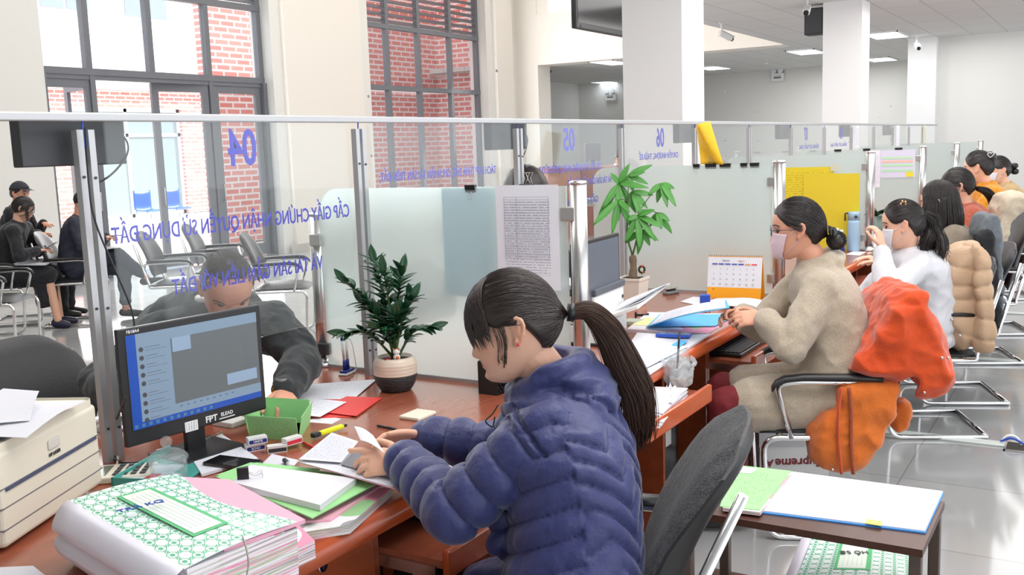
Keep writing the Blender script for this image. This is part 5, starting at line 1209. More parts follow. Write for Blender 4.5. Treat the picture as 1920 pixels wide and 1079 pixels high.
ch = aty(530, 560, 3.9); ch3 = aty(835, 640, 3.6); chair('customer_chair', 'black customer chair seen blurred through the near frosted partition', 'chair', (ch3.x, 3.55, 0), D2(-95), back_h=.93, w=.52)
chair('customer_chair', 'black padded customer chair behind the bent man', 'chair', (3.10, 3.55, 0), D2(-108), back_h=.95, w=.52)
# ------------------------------------------------------------------ things on the near desk
def flat(name, pts, z, m, lab, cat='paper', th=.0008, nx=1, ny=1, f=None, group=None, solidity=True):
    """sheet lying at height z; pts = pixel corners a(0,0) b(1,0) c(1,1) d(0,1)"""
    P = [atz(x, y, z) for x, y in pts]
    if (P[1]-P[0]).cross(P[3]-P[0]).z < 0:
        mb = MB().quad(P[1], P[0], P[3], P[2], th, nx, ny, f)
    else: mb = MB().quad(P[0], P[1], P[2], P[3], th, nx, ny, f)
    return simple(name, mb, m, lab, cat, group)
def put(px, py, z): p = atz(px, py, z); return V((p.x, p.y, z))
# old beige laser printer
A_, B_ = atz(-25, 1068, DZ), atz(195, 915, DZ); dr = (B_-A_).normalized(); ang = math.atan2(dr.y, dr.x)
ztop = DZ + (aty(186, 745, B_.y).z-DZ); hP = ztop-DZ
pr = thing('laser_printer', 'old beige laser printer at the left edge, papers in its top tray', 'printer', (B_.x, B_.y, DZ), ang)
body = MB(); seg = [(0, 0), (.0, hP*.86), (.02, hP*.97), (.30, hP), (.36, hP*.9), (.36, 0)]
MB().rbox(-.44, 0, 0, .36, .012, hP*.94, .012, 3).obj('body', BEIGEP, pr)
MB().rbox(-.435, -.004, .004, .35, hP*.93, hP, .02, 4).obj('top_cover', BEIGEP, pr)
MB().rbox(-.39, -.07, .02, .26, hP-.012, hP+.004, .01, 3).obj('output_tray', mat('printer_grey', srgb(92, 100, 112), .5), pr)
MB().rbox(-.40, -.06, .27, .34, hP-.004, hP+.02, .008, 3).obj('tray_hood', mat('printer_light_grey', srgb(186, 186, 180), .5), pr)
for z in (hP*.60, hP*.42, hP*.22): MB().box(-.441, .0008, -.0008, .01, z-.0015, z+.0015).obj('seam', mat('seam_dark', srgb(120, 118, 120), .6), pr)
MB().box(-.42, -.02, -.004, .0, hP*.57, hP*.60).obj('feed_slot', mat('slot_blue_grey', srgb(70, 78, 104), .6), pr)
MB().rbox(-.24, -.19, -.004, .0, hP*.72, hP*.82, .003).obj('badge', mat('badge_grey', srgb(205, 203, 196), .4), pr)
text('HP LASER', .012, pr.matrix_basis @ V((-.215, -.002, hP*.67)) if 0 else WM(pr) @ V((-.215, -.002, hP*.67)), dr, (0, 0, 1), DGREY, pr, bold=.01)
lid = MB(); 
for k in range(9): lid.box(-.40+.012*k, -.395+.012*k, .30, .33, hP+.019, hP+.0205)
lid.obj('vent', DGREY, pr)
c = WM(pr)
for n, (o_, lab) in enumerate(((0, 'white sheet sticking out over the front of the old printer'), (.012, 'folded white sheet on top of the papers in the old printer tray'))):
    a = c @ V((-.40+.1*n, -.05+.05*n, hP+.012+o_)); b = c @ V((-.10-.02*n, -.03+.11*n, hP+.014+o_)); d_ = c @ V((-.36, .22, hP+.012+o_)); e_ = c @ V((-.10+.02*n, .2, hP+.016+o_))
    simple('printed_page', MB().quad(a, b, e_, d_, .0008, 8, 8, lambda u, v: (0, 0, .012*math.sin(PI*u*.9)*(1-v)+.02*n*(u*u))), WHITE, lab, 'paper')
flat('paper_sheet', [(-30, 1066), (62, 1062), (110, 1100), (-20, 1120)], DZ+.001, WHITE, 'corner of a white sheet at the bottom left corner')
# monitor
TL, TR, BL, BR = atd(219, 624, 2.66), atd(486, 569, 3.03), None, None
u = (TR-TL); u.z = 0; wM = u.length; u.normalize(); angM = math.atan2(u.y, u.x); hM = .33
zt = (TL.z+TR.z)/2; mo = thing('computer_monitor', 'black flat computer monitor with a chat window, facing the woman in blue', 'monitor', ((TL.x+TR.x)/2, (TL.y+TR.y)/2, DZ), angM)
def LM(x, y, z): return WM(mo) @ V((x, y, z))
zb = zt-hM-DZ; zz = zt-DZ
MB().rbox(-wM/2, wM/2, 0, .018, zb, zz, .004).obj('bezel', BLACKP, mo)
MB().rbox(-wM/2+.05, wM/2-.05, .018, .045, zb+.04, zz-.04, .012).obj('back_shell', BLACKP, mo)
def emit(name, c, s=1.0, rough=.3):
    return mat(name, [x*.2 for x in c], rough, emit=(c, s))
SCR = emit('screen_grey', srgb(120, 128, 132), .3); SCB = emit('screen_blue', srgb(24, 84, 190), .42); SCL = emit('screen_list', srgb(150, 176, 202), .34); SCW = emit('screen_bubble', srgb(160, 186, 214), .4)
sl, sr, sb_, st_ = -wM/2+.022, wM/2-.018, zb+.045, zz-.02
sc = MB().box(sl, sr, -.002, 0, sb_, st_).obj('screen', SCR, mo)
MB().box(sl, sl+.028, -.003, -.002, sb_+.018, st_).obj('blue_bar', SCB, sc); MB().box(sl, sr, -.003, -.002, sb_, sb_+.018).obj('task_bar', SCB, sc)
MB().box(sl+.028, sl+.135, -.003, -.002, sb_+.018, st_).obj('contact_list', SCL, sc)
MB().box(sl+.135, sr, -.003, -.002, st_-.03, st_).obj('chat_header', SCL, sc); MB().box(sl+.135, sr, -.003, -.002, sb_+.018, sb_+.045).obj('input_field', SCL, sc)
MB().box(sl+.14, sl+.2, -.0035, -.002, st_-.07, st_-.03).obj('message', SCW, sc); MB().box(sr-.12, sr-.012, -.0035, -.002, sb_+.062, sb_+.095).obj('message', SCW, sc)
dot = MB(); ln = MB(); ic = MB()
for k in range(9): z = st_-.045-.024*k-.008*(k > 4); dot.cyl((sl+.042, -.004, z), (sl+.042, -.003, z), .0068, seg=14); ln.box(sl+.055, sl+.1-.008*(k % 3), -.0036, -.003, z+.003, z+.0048).box(sl+.055, sl+.12-.006*(k % 2), -.0036, -.003, z-.005, z-.0037)
for k in range(12): ic.box(sl+.004+.022*k, sl+.014+.022*k, -.0036, -.003, sb_+.004, sb_+.013)
tb_i = MB()
for k in range(9): tb_i.box(sl+.15+.022*k, sl+.158+.022*k, -.0036, -.003, sb_+.034, sb_+.038)
tb_i.obj('toolbar_icons', emit('screen_icons', srgb(90, 150, 190), .3), sc)
for k in range(7): ln.box(sr-.05, sr-.012-.004*(k % 3), -.0036, -.003, st_-.06-.018*k, st_-.058-.018*k)
dot.obj('avatar', emit('screen_dark', srgb(70, 74, 80), .5), sc); ln.obj('text_line', emit('screen_text', srgb(100, 116, 136), .5), sc); ic.obj('icon', emit('screen_icons', srgb(90, 150, 190), .6), sc)
WHT = mat('white_lettering', (.75, .75, .76), .5)
text('FPT', .026, LM(.035, -.001, zb+.018), u, (0, 0, 1), WHT, mo, bold=.03); text('ELEAD', .015, LM(.09, -.001, zb+.022), u, (0, 0, 1), WHT, mo, bold=.02); MB().box(.062, .118, -.001, 0, zb+.009, zb+.012).obj('logo_bar', WHT, mo)
text('FB18A4', .012, LM(-wM/2+.045, -.001, zz-.011), u, (0, 0, 1), WHT, mo, bold=.01)
MB().box(-.055, -.012, -.0012, 0, zb-.002, zb+.028).obj('asset_sticker', printed('sticker_print', (.8, .8, .8), (.3, .3, .3), 5, .1, .6, cols=3), mo)
MB().box(-.03, .03, .03, .05, .01, zb+.1).obj('stand_neck', BLACKP, mo); MB().rbox(-.11, .11, -.07, .12, 0, .012, .006).obj('stand_base', BLACKP, mo)
simple('power_cable', MB().tube(bez([put(236, 745, DZ+.25), put(214, 800, DZ+.08), put(205, 840, DZ+.012), put(222, 866, DZ+.008), put(262, 868, DZ+.008), put(300, 862, DZ+.008)]), .0032, 8), BLACKP, 'black cable hanging down behind the monitor and curling on the desk', 'cable')
simple('power_cable', MB().tube(bez([put(232, 480, 1.25), put(240, 560, 1.12), put(256, 610, 1.0), put(262, 640, .9)]), .002, 6), BLACKP, 'thin black cable hanging behind the near front glass', 'cable') if 0 else None
simple('data_cable', MB().tube(bez([put(195, 822, DZ+.02), put(214, 836, DZ+.015), put(221, 862, DZ+.008), put(214, 885, DZ+.006)]), .0035, 8), mat('cream_cable', srgb(214, 210, 196), .5), 'cream cable beside the foot of the near pole', 'cable')
dc = MB(); q0 = aty(232, 228, GY-.03); dc.tube(bez([aty(160, 240, GY-.03), aty(167, 350, GY-.03), aty(180, 420, GY-.035), aty(215, 505, GY-.04), aty(246, 580, GY-.05), aty(255, 640, GY-.06), aty(258, 680, GY-.06)]), .0028, 6)
simple('display_cable', dc, BLACKP, 'black cable drooping from the nearest display box past the pole to the monitor', 'cable')
# lidded glass jar
def realglass(name):
    m, nt, p_ = _nt(name); p_.inputs['Transmission Weight'].default_value = 1; p_.inputs['Roughness'].default_value = .02; p_.inputs['IOR'].default_value = 1.45; p_.inputs['Base Color'].default_value = (.97, .99, 1, 1); return m
def jar():
    p = put(318, 905, DZ); r = thing('glass_jar', 'small clear glass jar with a round knobbed lid, in front of the monitor', 'jar', p)
    g = glassmat('jar_glass', (.93, .97, .98), .10)
    MB().lathe([(.0, .001), (.044, .001), (.048, .01), (.049, .055), (.047, .064), (.045, .064), (.045, .012), (0, .006)]).obj('bowl', g, r)
    l = MB().lathe([(.054, .064), (.054, .069), (.046, .079), (.03, .089), (.012, .094), (.009, .1), (.0, .1)]).obj('lid', g, r); MB().ell((0, 0, .112), (.016, .016, .016)).obj('knob', g, l)
    MB().tube([(-.03, -.02, .006), (.02, .02, .01), (.03, -.01, .008)], .008).obj('contents', WHITE, r); return r
jar()
# calculator, teal tray, calendar pad, notebook, phone
def placed(px, py, z, ang): p = put(px, py, z); return p, ang
calc = thing('calculator', 'cream desk calculator beside the old printer', 'calculator', put(232, 895, DZ), D2(38)); MB().rbox(-.06, .06, -.08, .08, 0, .02, .005).obj('body', BEIGEP, calc); MB().box(-.045, .045, .035, .062, .02, .0205).obj('display', mat('lcd', srgb(110, 122, 100), .2), calc)
k_ = MB()
for i in range(4):
    for j in range(4): k_.rbox(-.048+.026*i, -.03+.026*i, -.07+.024*j, -.054+.024*j, .02, .024, .002, 1)
k_.obj('keys', DGREY, calc)
tt = thing('document_tray', 'teal plastic tray under the calendar pad, left of the phone', 'tray', put(330, 885, DZ), D2(20)); MB().rbox(-.15, .15, -.08, .1, 0, .008, .003).obj('base', TEALP, tt); MB().box(-.15, .15, .096, .1, .008, .03).box(-.15, -.146, -.08, .1, .008, .03).obj('wall', TEALP, tt)
cp = thing('calendar_pad', 'small white calendar pad with red print lying under the glass jar', 'calendar', put(285, 893, DZ+.009), D2(20)); MB().box(-.08, .08, -.05, .05, 0, .006).obj('pages', WHITE, cp); MB().box(-.05, .0, -.03, .0, .006, .0065).obj('red_date', mat('red_ink', srgb(214, 60, 60), .6), cp)
nb = thing('spiral_notebook', 'open white spiral notebook beside the monitor foot', 'notebook', put(425, 852, DZ), D2(-15)); 
P_ = [V(q) for q in (put(352, 862, DZ+.008), put(372, 905, DZ+.008), put(482, 858, DZ+.008), put(418, 815, DZ+.008))]
MB().quad(put(350, 845, DZ+.01), put(378, 890, DZ+.01), put(484, 860, DZ+.01), put(415, 814, DZ+.01), .008).obj('pages', PAPER, nb, True)
sp_ = MB(); a, b = put(352, 842, DZ+.012), put(415, 814, DZ+.012)
for k in range(16):
    c_ = a.lerp(b, k/15); sp_.tube([c_+V((0, .006*math.cos(t), .006*math.sin(t))) for t in [2*PI*i/8 for i in range(9)]], .0009, 5)
sp_.obj('spiral', STEEL, nb, True)
a, b, c_, d_ = put(374, 878, DZ+.02), put(398, 849, DZ+.02), put(504, 862, DZ+.02), put(486, 888, DZ+.02)
ph = thing('mobile_phone', 'black mobile phone lying on the notebook beside the monitor', 'phone', put(437, 872, DZ+.01), math.atan2((c_-b).y, (c_-b).x)); MB().rbox(-.078, .078, -.037, .037, 0, .009, .004, 3).obj('case', mat('brown_case', srgb(60, 48, 42), .4), ph); MB().rbox(-.076, .076, -.035, .035, .009, .0098, .0003, 1).obj('screen', mat('phone_glass', (.01, .01, .012), .08), ph)
flat('note_card', [(486, 876), (510, 852), (560, 864), (542, 886)], DZ+.012, WHITE, 'white card lying right of the phone')
mk = thing('marker_pen', 'grey-capped marker pen lying right of the phone', 'pen', put(542, 872, DZ+.02), D2(60)); MB().cyl((-.03, 0, .0), (.012, 0, .0), .006).obj('barrel', WHITEP, mk); MB().cyl((.012, 0, 0), (.045, 0, 0), .0068).obj('pen_cap', DGREY, mk)
# green card box
a, b, c_, d_ = put(468, 822, DZ), put(560, 828, DZ), put(600, 802, DZ), put(494, 790, DZ); c_ = b+(d_-a)
gb = thing('card_box', 'open box folded from light green printed card', 'box', (a+c_)/2)
hB = .075
sides = [(a, b), (b, c_), (c_, d_), (d_, a)]
for i, (p_, q_) in enumerate(sides):
    o_ = (p_+q_)/2-(a+c_)/2; o_.z = 0; o_ = o_*.18
    MB().quad(p_, q_, q_+V((0, 0, hB))+o_, p_+V((0, 0, hB))+o_, .0015).obj('side', GREENP if i in (0,) else GREENC, gb, True)
MB().quad(a, b, c_, d_, .0015).obj('bottom', GREENC, gb, True)
for i, (px, py, cz, rz, lab, lbl) in enumerate(((478, 845, 0, -.5, 'small white and navy staple box standing against the green box', 'ECHO'), (520, 848, 0, -.7, 'small staple box lying in the middle of the row by the green box', ''), (482, 832, .022, -.5, 'navy-striped staple box lying on the other staple box', 'UNITE'), (548, 833, .014, -.2, 'red and white staple box tilted on the right', ''))):
    s_ = thing('staple_box', lab, 'box', put(px, py, DZ+cz), rz); MB().box(-.028, .028, -.013, .013, 0, .021).obj('carton', WHITEP, s_)
    col = NAVYP if i in (0, 2) else (mat('box_red', srgb(214, 50, 70), .5) if i == 3 else DGREY)
    MB().box(-.026, .026, -.0135, -.013, .003, .014).obj('printed_band', col, s_)
    if lbl: text(lbl, .0095, WM(s_) @ V((0, -.0137, .0085)), (math.cos(rz), math.sin(rz), 0), (0, 0, 1), WHT, s_, bold=.03, depth=.0001)
hl_ = thing('highlighter', 'yellow highlighter with a black cap lying behind the papers', 'pen', put(620, 808, DZ+.012), math.atan2(*( (put(648, 800, DZ)-put(592, 818, DZ)).yx))); MB().rbox(-.045, .05, -.009, .009, -.006, .008, .004).obj('barrel', mat('fluorescent_yellow', srgb(232, 240, 30), .35), hl_); MB().rbox(-.075, -.045, -.0095, .0095, -.006, .009, .004).obj('pen_cap', BLACKP, hl_); MB().rbox(.05, .065, -.005, .005, -.003, .005, .002).obj('tip', BLACKP, hl_)
rp = thing('red_pen', 'red pen lying among the boxes', 'pen', put(583, 838, DZ+.006), D2(70)); MB().cyl((-.05, 0, 0), (.05, 0, 0), .0045).obj('barrel', mat('red_plastic', srgb(214, 44, 40), .35), rp); MB().cyl((.05, 0, 0), (.062, 0, 0), .003, .001).obj('tip', BLACKP, rp)
# papers towards the customer
flat('form_sheet', [(537, 748), (662, 750), (706, 714), (575, 722)], DZ+.003, PAPER, 'white printed form nearest the glass pen stand', nx=6, ny=6, f=lambda u, v: (0, 0, .004*u*v))
rf = flat('red_folder', [(560, 786), (655, 783), (714, 749), (620, 747)], DZ+.0015, REDC, 'red cardboard folder under the white forms', 'folder', th=.0015)
flat('red_folder', [(590, 772), (668, 781), (716, 747), (650, 744)], DZ+.006, REDC, 'second red folder lying skewed on the first', 'folder', th=.0015)
flat('form_sheet', [(505, 780), (600, 783), (650, 755), (540, 748)], DZ+.009, PAPER, 'white form under the customer hand, on the red folders', nx=6, ny=6, f=lambda u, v: (0, 0, .005*math.sin(3*u)))
flat('form_sheet', [(572, 792), (622, 796), (640, 786), (600, 780)], DZ+.0005, WHITE, 'edge of a white sheet sticking out below the red folder')
flat('paper_strip', [(470, 782), (502, 788), (520, 770), (490, 768)], DZ+.06, WHITE, 'white slip leaning on the green box', nx=1, ny=1) if 0 else None
simple('paper_stack', MB().rbox(*(lambda q: (q.x-.05, q.x+.03, q.y-.04, q.y+.05))(put(440, 795, DZ)), DZ, DZ+.018, .003), WHITEP, 'small white block of paper between the monitor and the green box', 'paper')
# central pile: green and white folders, clip, dark booklet
def layers(name, quads, lab, cat, zs, mats, partnames):
    r = thing(name, lab, cat, put(sum(q[0] for q in quads[0])/4, sum(q[1] for q in quads[0])/4, zs[0]))
    for q, (z0, z1), m_, pn in zip(quads, zip(zs[:-1], zs[1:]), mats, partnames):
        P = [atz(x, y, z1) for x, y in q]
        if (P[1]-P[0]).cross(P[3]-P[0]).z < 0: P = [P[1], P[0], P[3], P[2]]
        MB().quad(*P, z1-z0).obj(pn, m_, r, True)
    return r
LAYP = None
def layered_mat(name, c1, c2, c3):
    m, nt, p = _nt(name); tc = N(nt, 'ShaderNodeTexCoord'); sp = N(nt, 'ShaderNodeSeparateXYZ'); lk(nt, tc.outputs['Object'], sp.inputs[0])
    nz = N(nt, 'ShaderNodeTexNoise'); mp = N(nt, 'ShaderNodeMapping'); mp.inputs['Scale'].default_value = (2.5, 2.5, 260); lk(nt, tc.outputs['Object'], mp.inputs[0]); lk(nt, mp.outputs[0], nz.inputs['Vector']); nz.inputs['Scale'].default_value = 1; nz.inputs['Detail'].default_value = 2
    cr = N(nt, 'ShaderNodeValToRGB'); cr.color_ramp.interpolation = 'CONSTANT'; e = cr.color_ramp.elements; e[0].color = c4(c1); e[0].position = 0; e[1].color = c4(c2); e[1].position = .46
    for pos, c in ((.52, c3), (.56, c1), (.6, (.35, .33, .36))): x = e.new(pos); x.color = c4(c)
    lk(nt, nz.outputs[0], cr.inputs[0]); lk(nt, cr.outputs[0], p.inputs['Base Color']); p.inputs['Roughness'].default_value = .8; return m
PAGES = layered_mat('page_edges', srgb(232, 228, 232), srgb(226, 150, 176), srgb(150, 196, 140))
layers('folder_pile', [[(500, 1010), (655, 985), (735, 915), (560, 925)], [(470, 985), (620, 975), (722, 905), (540, 900)], [(430, 965), (612, 950), (718, 893), (505, 880)], [(405, 892), (560, 905), (600, 880), (470, 868)]], 'pile of green and pink card folders full of papers on the near desk', 'folders', [DZ, DZ+.022, DZ+.028, DZ+.04, DZ+.043], [PAGES, PINKC, PAGES, GREENC], ['pages', 'pink_folder', 'pages', 'green_folder'])
flat('green_folder', [(405, 895), (585, 972), (720, 900), (480, 868)], DZ+.046, GREENP, 'light green printed folder lying on the pile, under the clipped papers', 'folder', th=.003)
layers('clipped_papers', [[(435, 905), (600, 948), (668, 898), (470, 872)]], 'thick white bundle held by a black clip on the green folder', 'papers', [DZ+.047, DZ+.062], [WHITE], ['pages'])
cl = clip(*put(462, 897, DZ+.064), 'black binder clip lying on the white bundle with its long wire handle out', s=1.3); cl.rotation_euler = (D2(90), 0, D2(50))
flat('pink_sheet', [(560, 868), (740, 918), (752, 898), (640, 862)], DZ+.066, PINKC, 'pink sheet edge under the dark booklet by her hands')
flat('form_sheet', [(556, 866), (735, 914), (800, 880), (650, 850)], DZ+.068, PAPER, 'long white form lying under the dark booklet')
flat('booklet', [(640, 872), (742, 900), (752, 862), (672, 838)], DZ+.072, mat('booklet_cover', srgb(112, 112, 120), .5), 'dark grey booklet under her left hand', 'booklet', th=.003)
flat('certificate_page', [(560, 862), (640, 868), (672, 834), (622, 812)], DZ+.075, PAPER2, 'white certificate page with blocks of print, left of her hands', nx=5, ny=5, f=lambda u, v: (0, 0, .008*u*v))
# papers in her hands
hq = [atd(676, 826, 2.47), atd(722, 852, 2.40), atd(700, 818, 2.5), atd(664, 800, 2.55)]
simple('held_papers', MB().quad(*hq, .0015, 6, 6, lambda u, v: (0, 0, .006*math.sin(PI*u))), WHITE, 'folded white papers held between the hands of the woman in blue', 'papers')
flat('form_sheet', [(760, 905), (905, 905), (900, 838), (790, 845)], DZ+.002, PAPER, 'white ruled form under the sleeves of the woman in blue')
simple('cream_notebook', MB().rbox(*(lambda q: (q.x-.05, q.x+.05, q.y-.03, q.y+.05))(put(788, 783, DZ)), DZ, DZ+.012, .004), mat('cream_cover', srgb(232, 226, 206), .5), 'cream notebook behind her right sleeve', 'notebook')
simple('black_pen', MB().cyl(put(708, 799, DZ+.005), put(742, 806, DZ+.005), .004), BLACKP, 'black pen lying behind her right hand', 'pen')
# big green-patterned binder at the front left
def pattern_cover(name):
    m, nt, p = _nt(name); uv = N(nt, 'ShaderNodeTexCoord'); mp = N(nt, 'ShaderNodeMapping'); mp.inputs['Scale'].default_value = (9, 11, 1); lk(nt, uv.outputs['UV'], mp.inputs[0]); sx = N(nt, 'ShaderNodeSeparateXYZ'); lk(nt, mp.outputs[0], sx.inputs[0])
    def M(op, a, b=None):
        n = N(nt, 'ShaderNodeMath', operation=op)
        for i, v in enumerate((a, b)):
            if v is None: continue
            if isinstance(v, (int, float)): n.inputs[i].default_value = v
            else: lk(nt, v, n.inputs[i])
        return n.outputs[0]
    X, Y = sx.outputs[0], sx.outputs[1]
    cs_ = M('ADD', M('COSINE', M('MULTIPLY', X, 2*PI)), M('COSINE', M('MULTIPLY', Y, 2*PI)))
    st = M('MULTIPLY', M('COSINE', M('MULTIPLY', X, 8*PI)), M('COSINE', M('MULTIPLY', Y, 8*PI)))
    f_ = M('ADD', cs_, M('MULTIPLY', st, .38))
    dot = M('LESS_THAN', cs_, -1.55); star = M('LESS_THAN', M('ABSOLUTE', M('ADD', f_, .25)), .4)
    f = M('MAXIMUM', dot, star); mx = N(nt, 'ShaderNodeMix', data_type='RGBA'); lk(nt, f, mx.inputs[0]); mx.inputs[6].default_value = c4(srgb(232, 240, 240)); mx.inputs[7].default_value = c4(srgb(40, 172, 120)); lk(nt, mx.outputs[2], p.inputs['Base Color']); p.inputs['Roughness'].default_value = .35; p.inputs['Coat Weight'].default_value = .3; return m
COVER = pattern_cover('green_star_pattern')
def binder(lab, P, th, z0, name='document_binder', spine=True, labeltext='TRẢ KQ'):
    """P: world corners a(0,0) b(1,0) c(1,1) d(0,1), spine on the a-d edge"""
    a, b, c, d = P; r = thing(name, lab, 'binder', (a.x/4+b.x/4+c.x/4+d.x/4, a.y/4+b.y/4+c.y/4+d.y/4, z0)); zt = z0+th
    T = lambda p, z: V((p.x, p.y, z)); nx = 10
    MB().quad(T(a, zt), T(b, zt+.0), T(c, zt), T(d, zt), .002, 8, 8, lambda u, v: (0, 0, .012*math.sin(PI*u)*(.6)-.004*math.sin(PI*v))).obj('cover', COVER, r, True)
    MB().quad(T(a.lerp(b, .02), zt-.004), T(b.lerp(a, .0), zt-.012), T(c, zt-.012), T(d.lerp(c, .02), zt-.004), th-.008).obj('pages', PAGES, r, True)
    # spine: white sleeve bulging beyond the a-d edge
    out = (a-b).normalized(); rows = []
    for j in range(9):
        v = j/8; base = a.lerp(d, v); rr = []
        for t in [i/16 for i in range(17)]:
            ang = PI*t; z = zt-.0-th*t+.002; bulge = .045*math.sin(ang)**.6*(1-.35*math.exp(-((t-.5)/.08)**2))
            rr.append(V((base.x, base.y, z))+out*bulge)
        rows.append(rr)
    MB().grid(rows).obj('spine_sleeve', mat('white_sleeve', srgb(226, 224, 236), .35), r, True, solid=.002)
    # paper label with green frame
    def Q(u0, v0, u1, v1, z, m_, nm, pa):
        f = lambda u, v: (a*(1-u)+b*u)*(1-v)+(d*(1-u)+c*u)*v
        zz = lambda u, v: zt+.012*math.sin(PI*u)*.6-.004*math.sin(PI*v)+z
        cs = [V((f(u, v).x, f(u, v).y, zz(u, v))) for u, v in ((u0, v0), (u1, v0), (u1, v1), (u0, v1))]
        return MB().quad(*cs, .0004).obj(nm, m_, pa, True), cs
    lb, _ = Q(.30, .2, .62, .86, .0022, mat('label_green', srgb(80, 186, 120), .5), 'label_frame', r); l2, cs = Q(.33, .22, .58, .84, .003, mat('label_cream', srgb(228, 238, 224), .5), 'label', r)
    ln = MB()
    f = lambda u, v: (cs[0]*(1-u)+cs[1]*u)*(1-v)+(cs[3]*(1-u)+cs[2]*u)*v
    for k in range(1, 6): ln.tube([f(k/6, .08), f(k/6, .92)], .0005, 4)
    ln.obj('ruled_line', mat('pale_line', srgb(190, 210, 220), .6), l2, True)
    return r, cs
zB = .905
bp = [atz(128, 936, zB), atz(345, 1062, zB), atz(556, 975, zB), atz(330, 886, zB)]
# spine lies along the left edge
br, cs = binder('thick document binder with a green star-patterned cover, at the front left of the near desk', [bp[0], bp[3], bp[2], bp[1]][0:1]+[bp[3], bp[2], bp[1]] if 0 else [bp[1], bp[2], bp[3], bp[0]], .135, .765)
rgt = (cs[2]-cs[1]).normalized()*-1
text('TRẢ KQ', .026, atz(264, 950, zB+.014), (atz(300, 925, zB)-atz(220, 945, zB)), (atz(240, 900, zB)-atz(262, 930, zB)), mat('blue_ink', srgb(44, 70, 170), .6), br, 'handwriting')
MB().tube(bez([atd(455, 1008, 1.72), atd(462, 1030, 1.70), atd(466, 1060, 1.69), atd(460, 1090, 1.68)]), .0018, 6).obj('tie_string', mat('speckled_string', (.35, .33, .28), .8, var=.8, vscale=300), br, True)
pf = layers('pink_folder', [[(420, 1030), (572, 975), (430, 900), (300, 893)]], 'pink card folder sticking out from under the green-patterned binder cover', 'folder', [zB-.014, zB-.006], [PINKC], ['cover'])
pf.location.z = zB-.014
layers('paper_pile', [[(420, 1090), (590, 1015), (560, 985), (380, 1020)]], 'loose papers and pink sheets spilling from under the green binder', 'papers', [DZ, DZ+.04], [PAGES], ['pages'])
# pen stand, potted plants
pn = put(650, 703, DZ); ps = thing('pen_stand', 'white and blue counter pen stand with two pens', 'pen stand', pn, D2(10)); MB().rbox(-.035, .04, -.02, .02, 0, .01, .005, 3).obj('base', WHITEP, ps); MB().rbox(-.03, .033, -.016, .016, .01, .02, .004, 3).obj('holder', NAVYP, ps)
for k, (x, tl) in enumerate(((-.012, -.008), (.012, .0))): 
    q_ = MB().cyl((x, 0, .018), (x*1.0, 0, .06), .0075, .006).obj('pen_socket', NAVYP, ps); MB().cyl((x, 0, .06), (x+tl, 0, .14), .0052).obj('barrel', WHITEP, ps); MB().cyl((x+tl, 0, .14), (x+tl*1.1, 0, .152), .0058).obj('pen_cap', NAVYP, ps)
MB().tube(bez([(.018, 0, .15), (.035, -.01, .12), (.045, -.015, .05), (.055, -.01, .008), (.035, 0, .006)]), .0018, 6).obj('tether', WHITEP, ps)
LEAF = mat('dark_glossy_leaf', srgb(34, 78, 50), .25, var=.25, vscale=12, spec=.6); LEAFL = mat('bright_green_leaf', srgb(74, 146, 56), .4, var=.3, vscale=10); STEM = mat('green_stem', srgb(70, 96, 50), .6); BARK = mat('bark', srgb(110, 92, 74), .9, bump=.8, bscale=60, stretch=(1, 1, .3)); SOIL = mat('dark_soil', srgb(52, 38, 30), .95, bump=.8, bscale=90)
def leaf_into(mb, base, d, L, W, nrm, droop=.3, fold=.25):
    d = V(d).normalized(); s = d.cross(V(nrm)).normalized(); n_ = s.cross(d).normalized(); rows = []
    for j in range(8):
        t = j/7; w_ = W*math.sin(PI*min(1, t*.93+.05))**.8*(1-.25*t); c = V(base)+d*L*t-n_*droop*L*t*t
        rows.append([c+s*w_*x+n_*abs(x)*w_*fold for x in (-1, -.5, 0, .5, 1)])
    mb.grid(rows)
# dark-leaved plant in the two-tone ribbed pot
pp = put(743, 732, DZ); pl = thing('potted_plant', 'glossy dark green plant in a cream and black ribbed pot', 'plant', pp)
prof_top = [(.077+.0012*math.sin(k*2.2), .062+.0035*k) for k in range(15)]
MB().lathe([(.0, 0), (.052, 0), (.056, .004), (.07, .025), (.078, .05), (.079, .062)], seg=40).obj('pot_base', mat('black_ribbed_ceramic', (.03, .03, .032), .5, bump=1, bscale=40, stretch=(1, 1, 5)), pl)
MB().lathe([(.0785, .0625)]+[(.0795-.0006*(k % 3)-.0012*max(0, k-9)**1.3, .063+.0042*k) for k in range(15)]+[(.062, .126), (.06, .11), (0, .11)], seg=40).obj('pot_rim', mat('cream_ribbed_ceramic', srgb(226, 208, 190), .3), pl)
MB().lathe([(.062, .112), (.03, .119), (0, .121)]).obj('soil', SOIL, pl)
rnd = random.Random(42); lf = MB(); stm = MB()
tips = [(-.19, .0, .43), (-.07, .03, .50), (-.02, -.04, .47), (.05, .02, .46), (.09, -.02, .36), (.16, .03, .24), (-.2, -.03, .24), (-.12, .03, .34), (.02, -.05, .3), (-.05, -.06, .26)]
cr_ = V((CR.x, CR.y, 0)).normalized(); cfw = V((CF.x, CF.y, 0)).normalized()
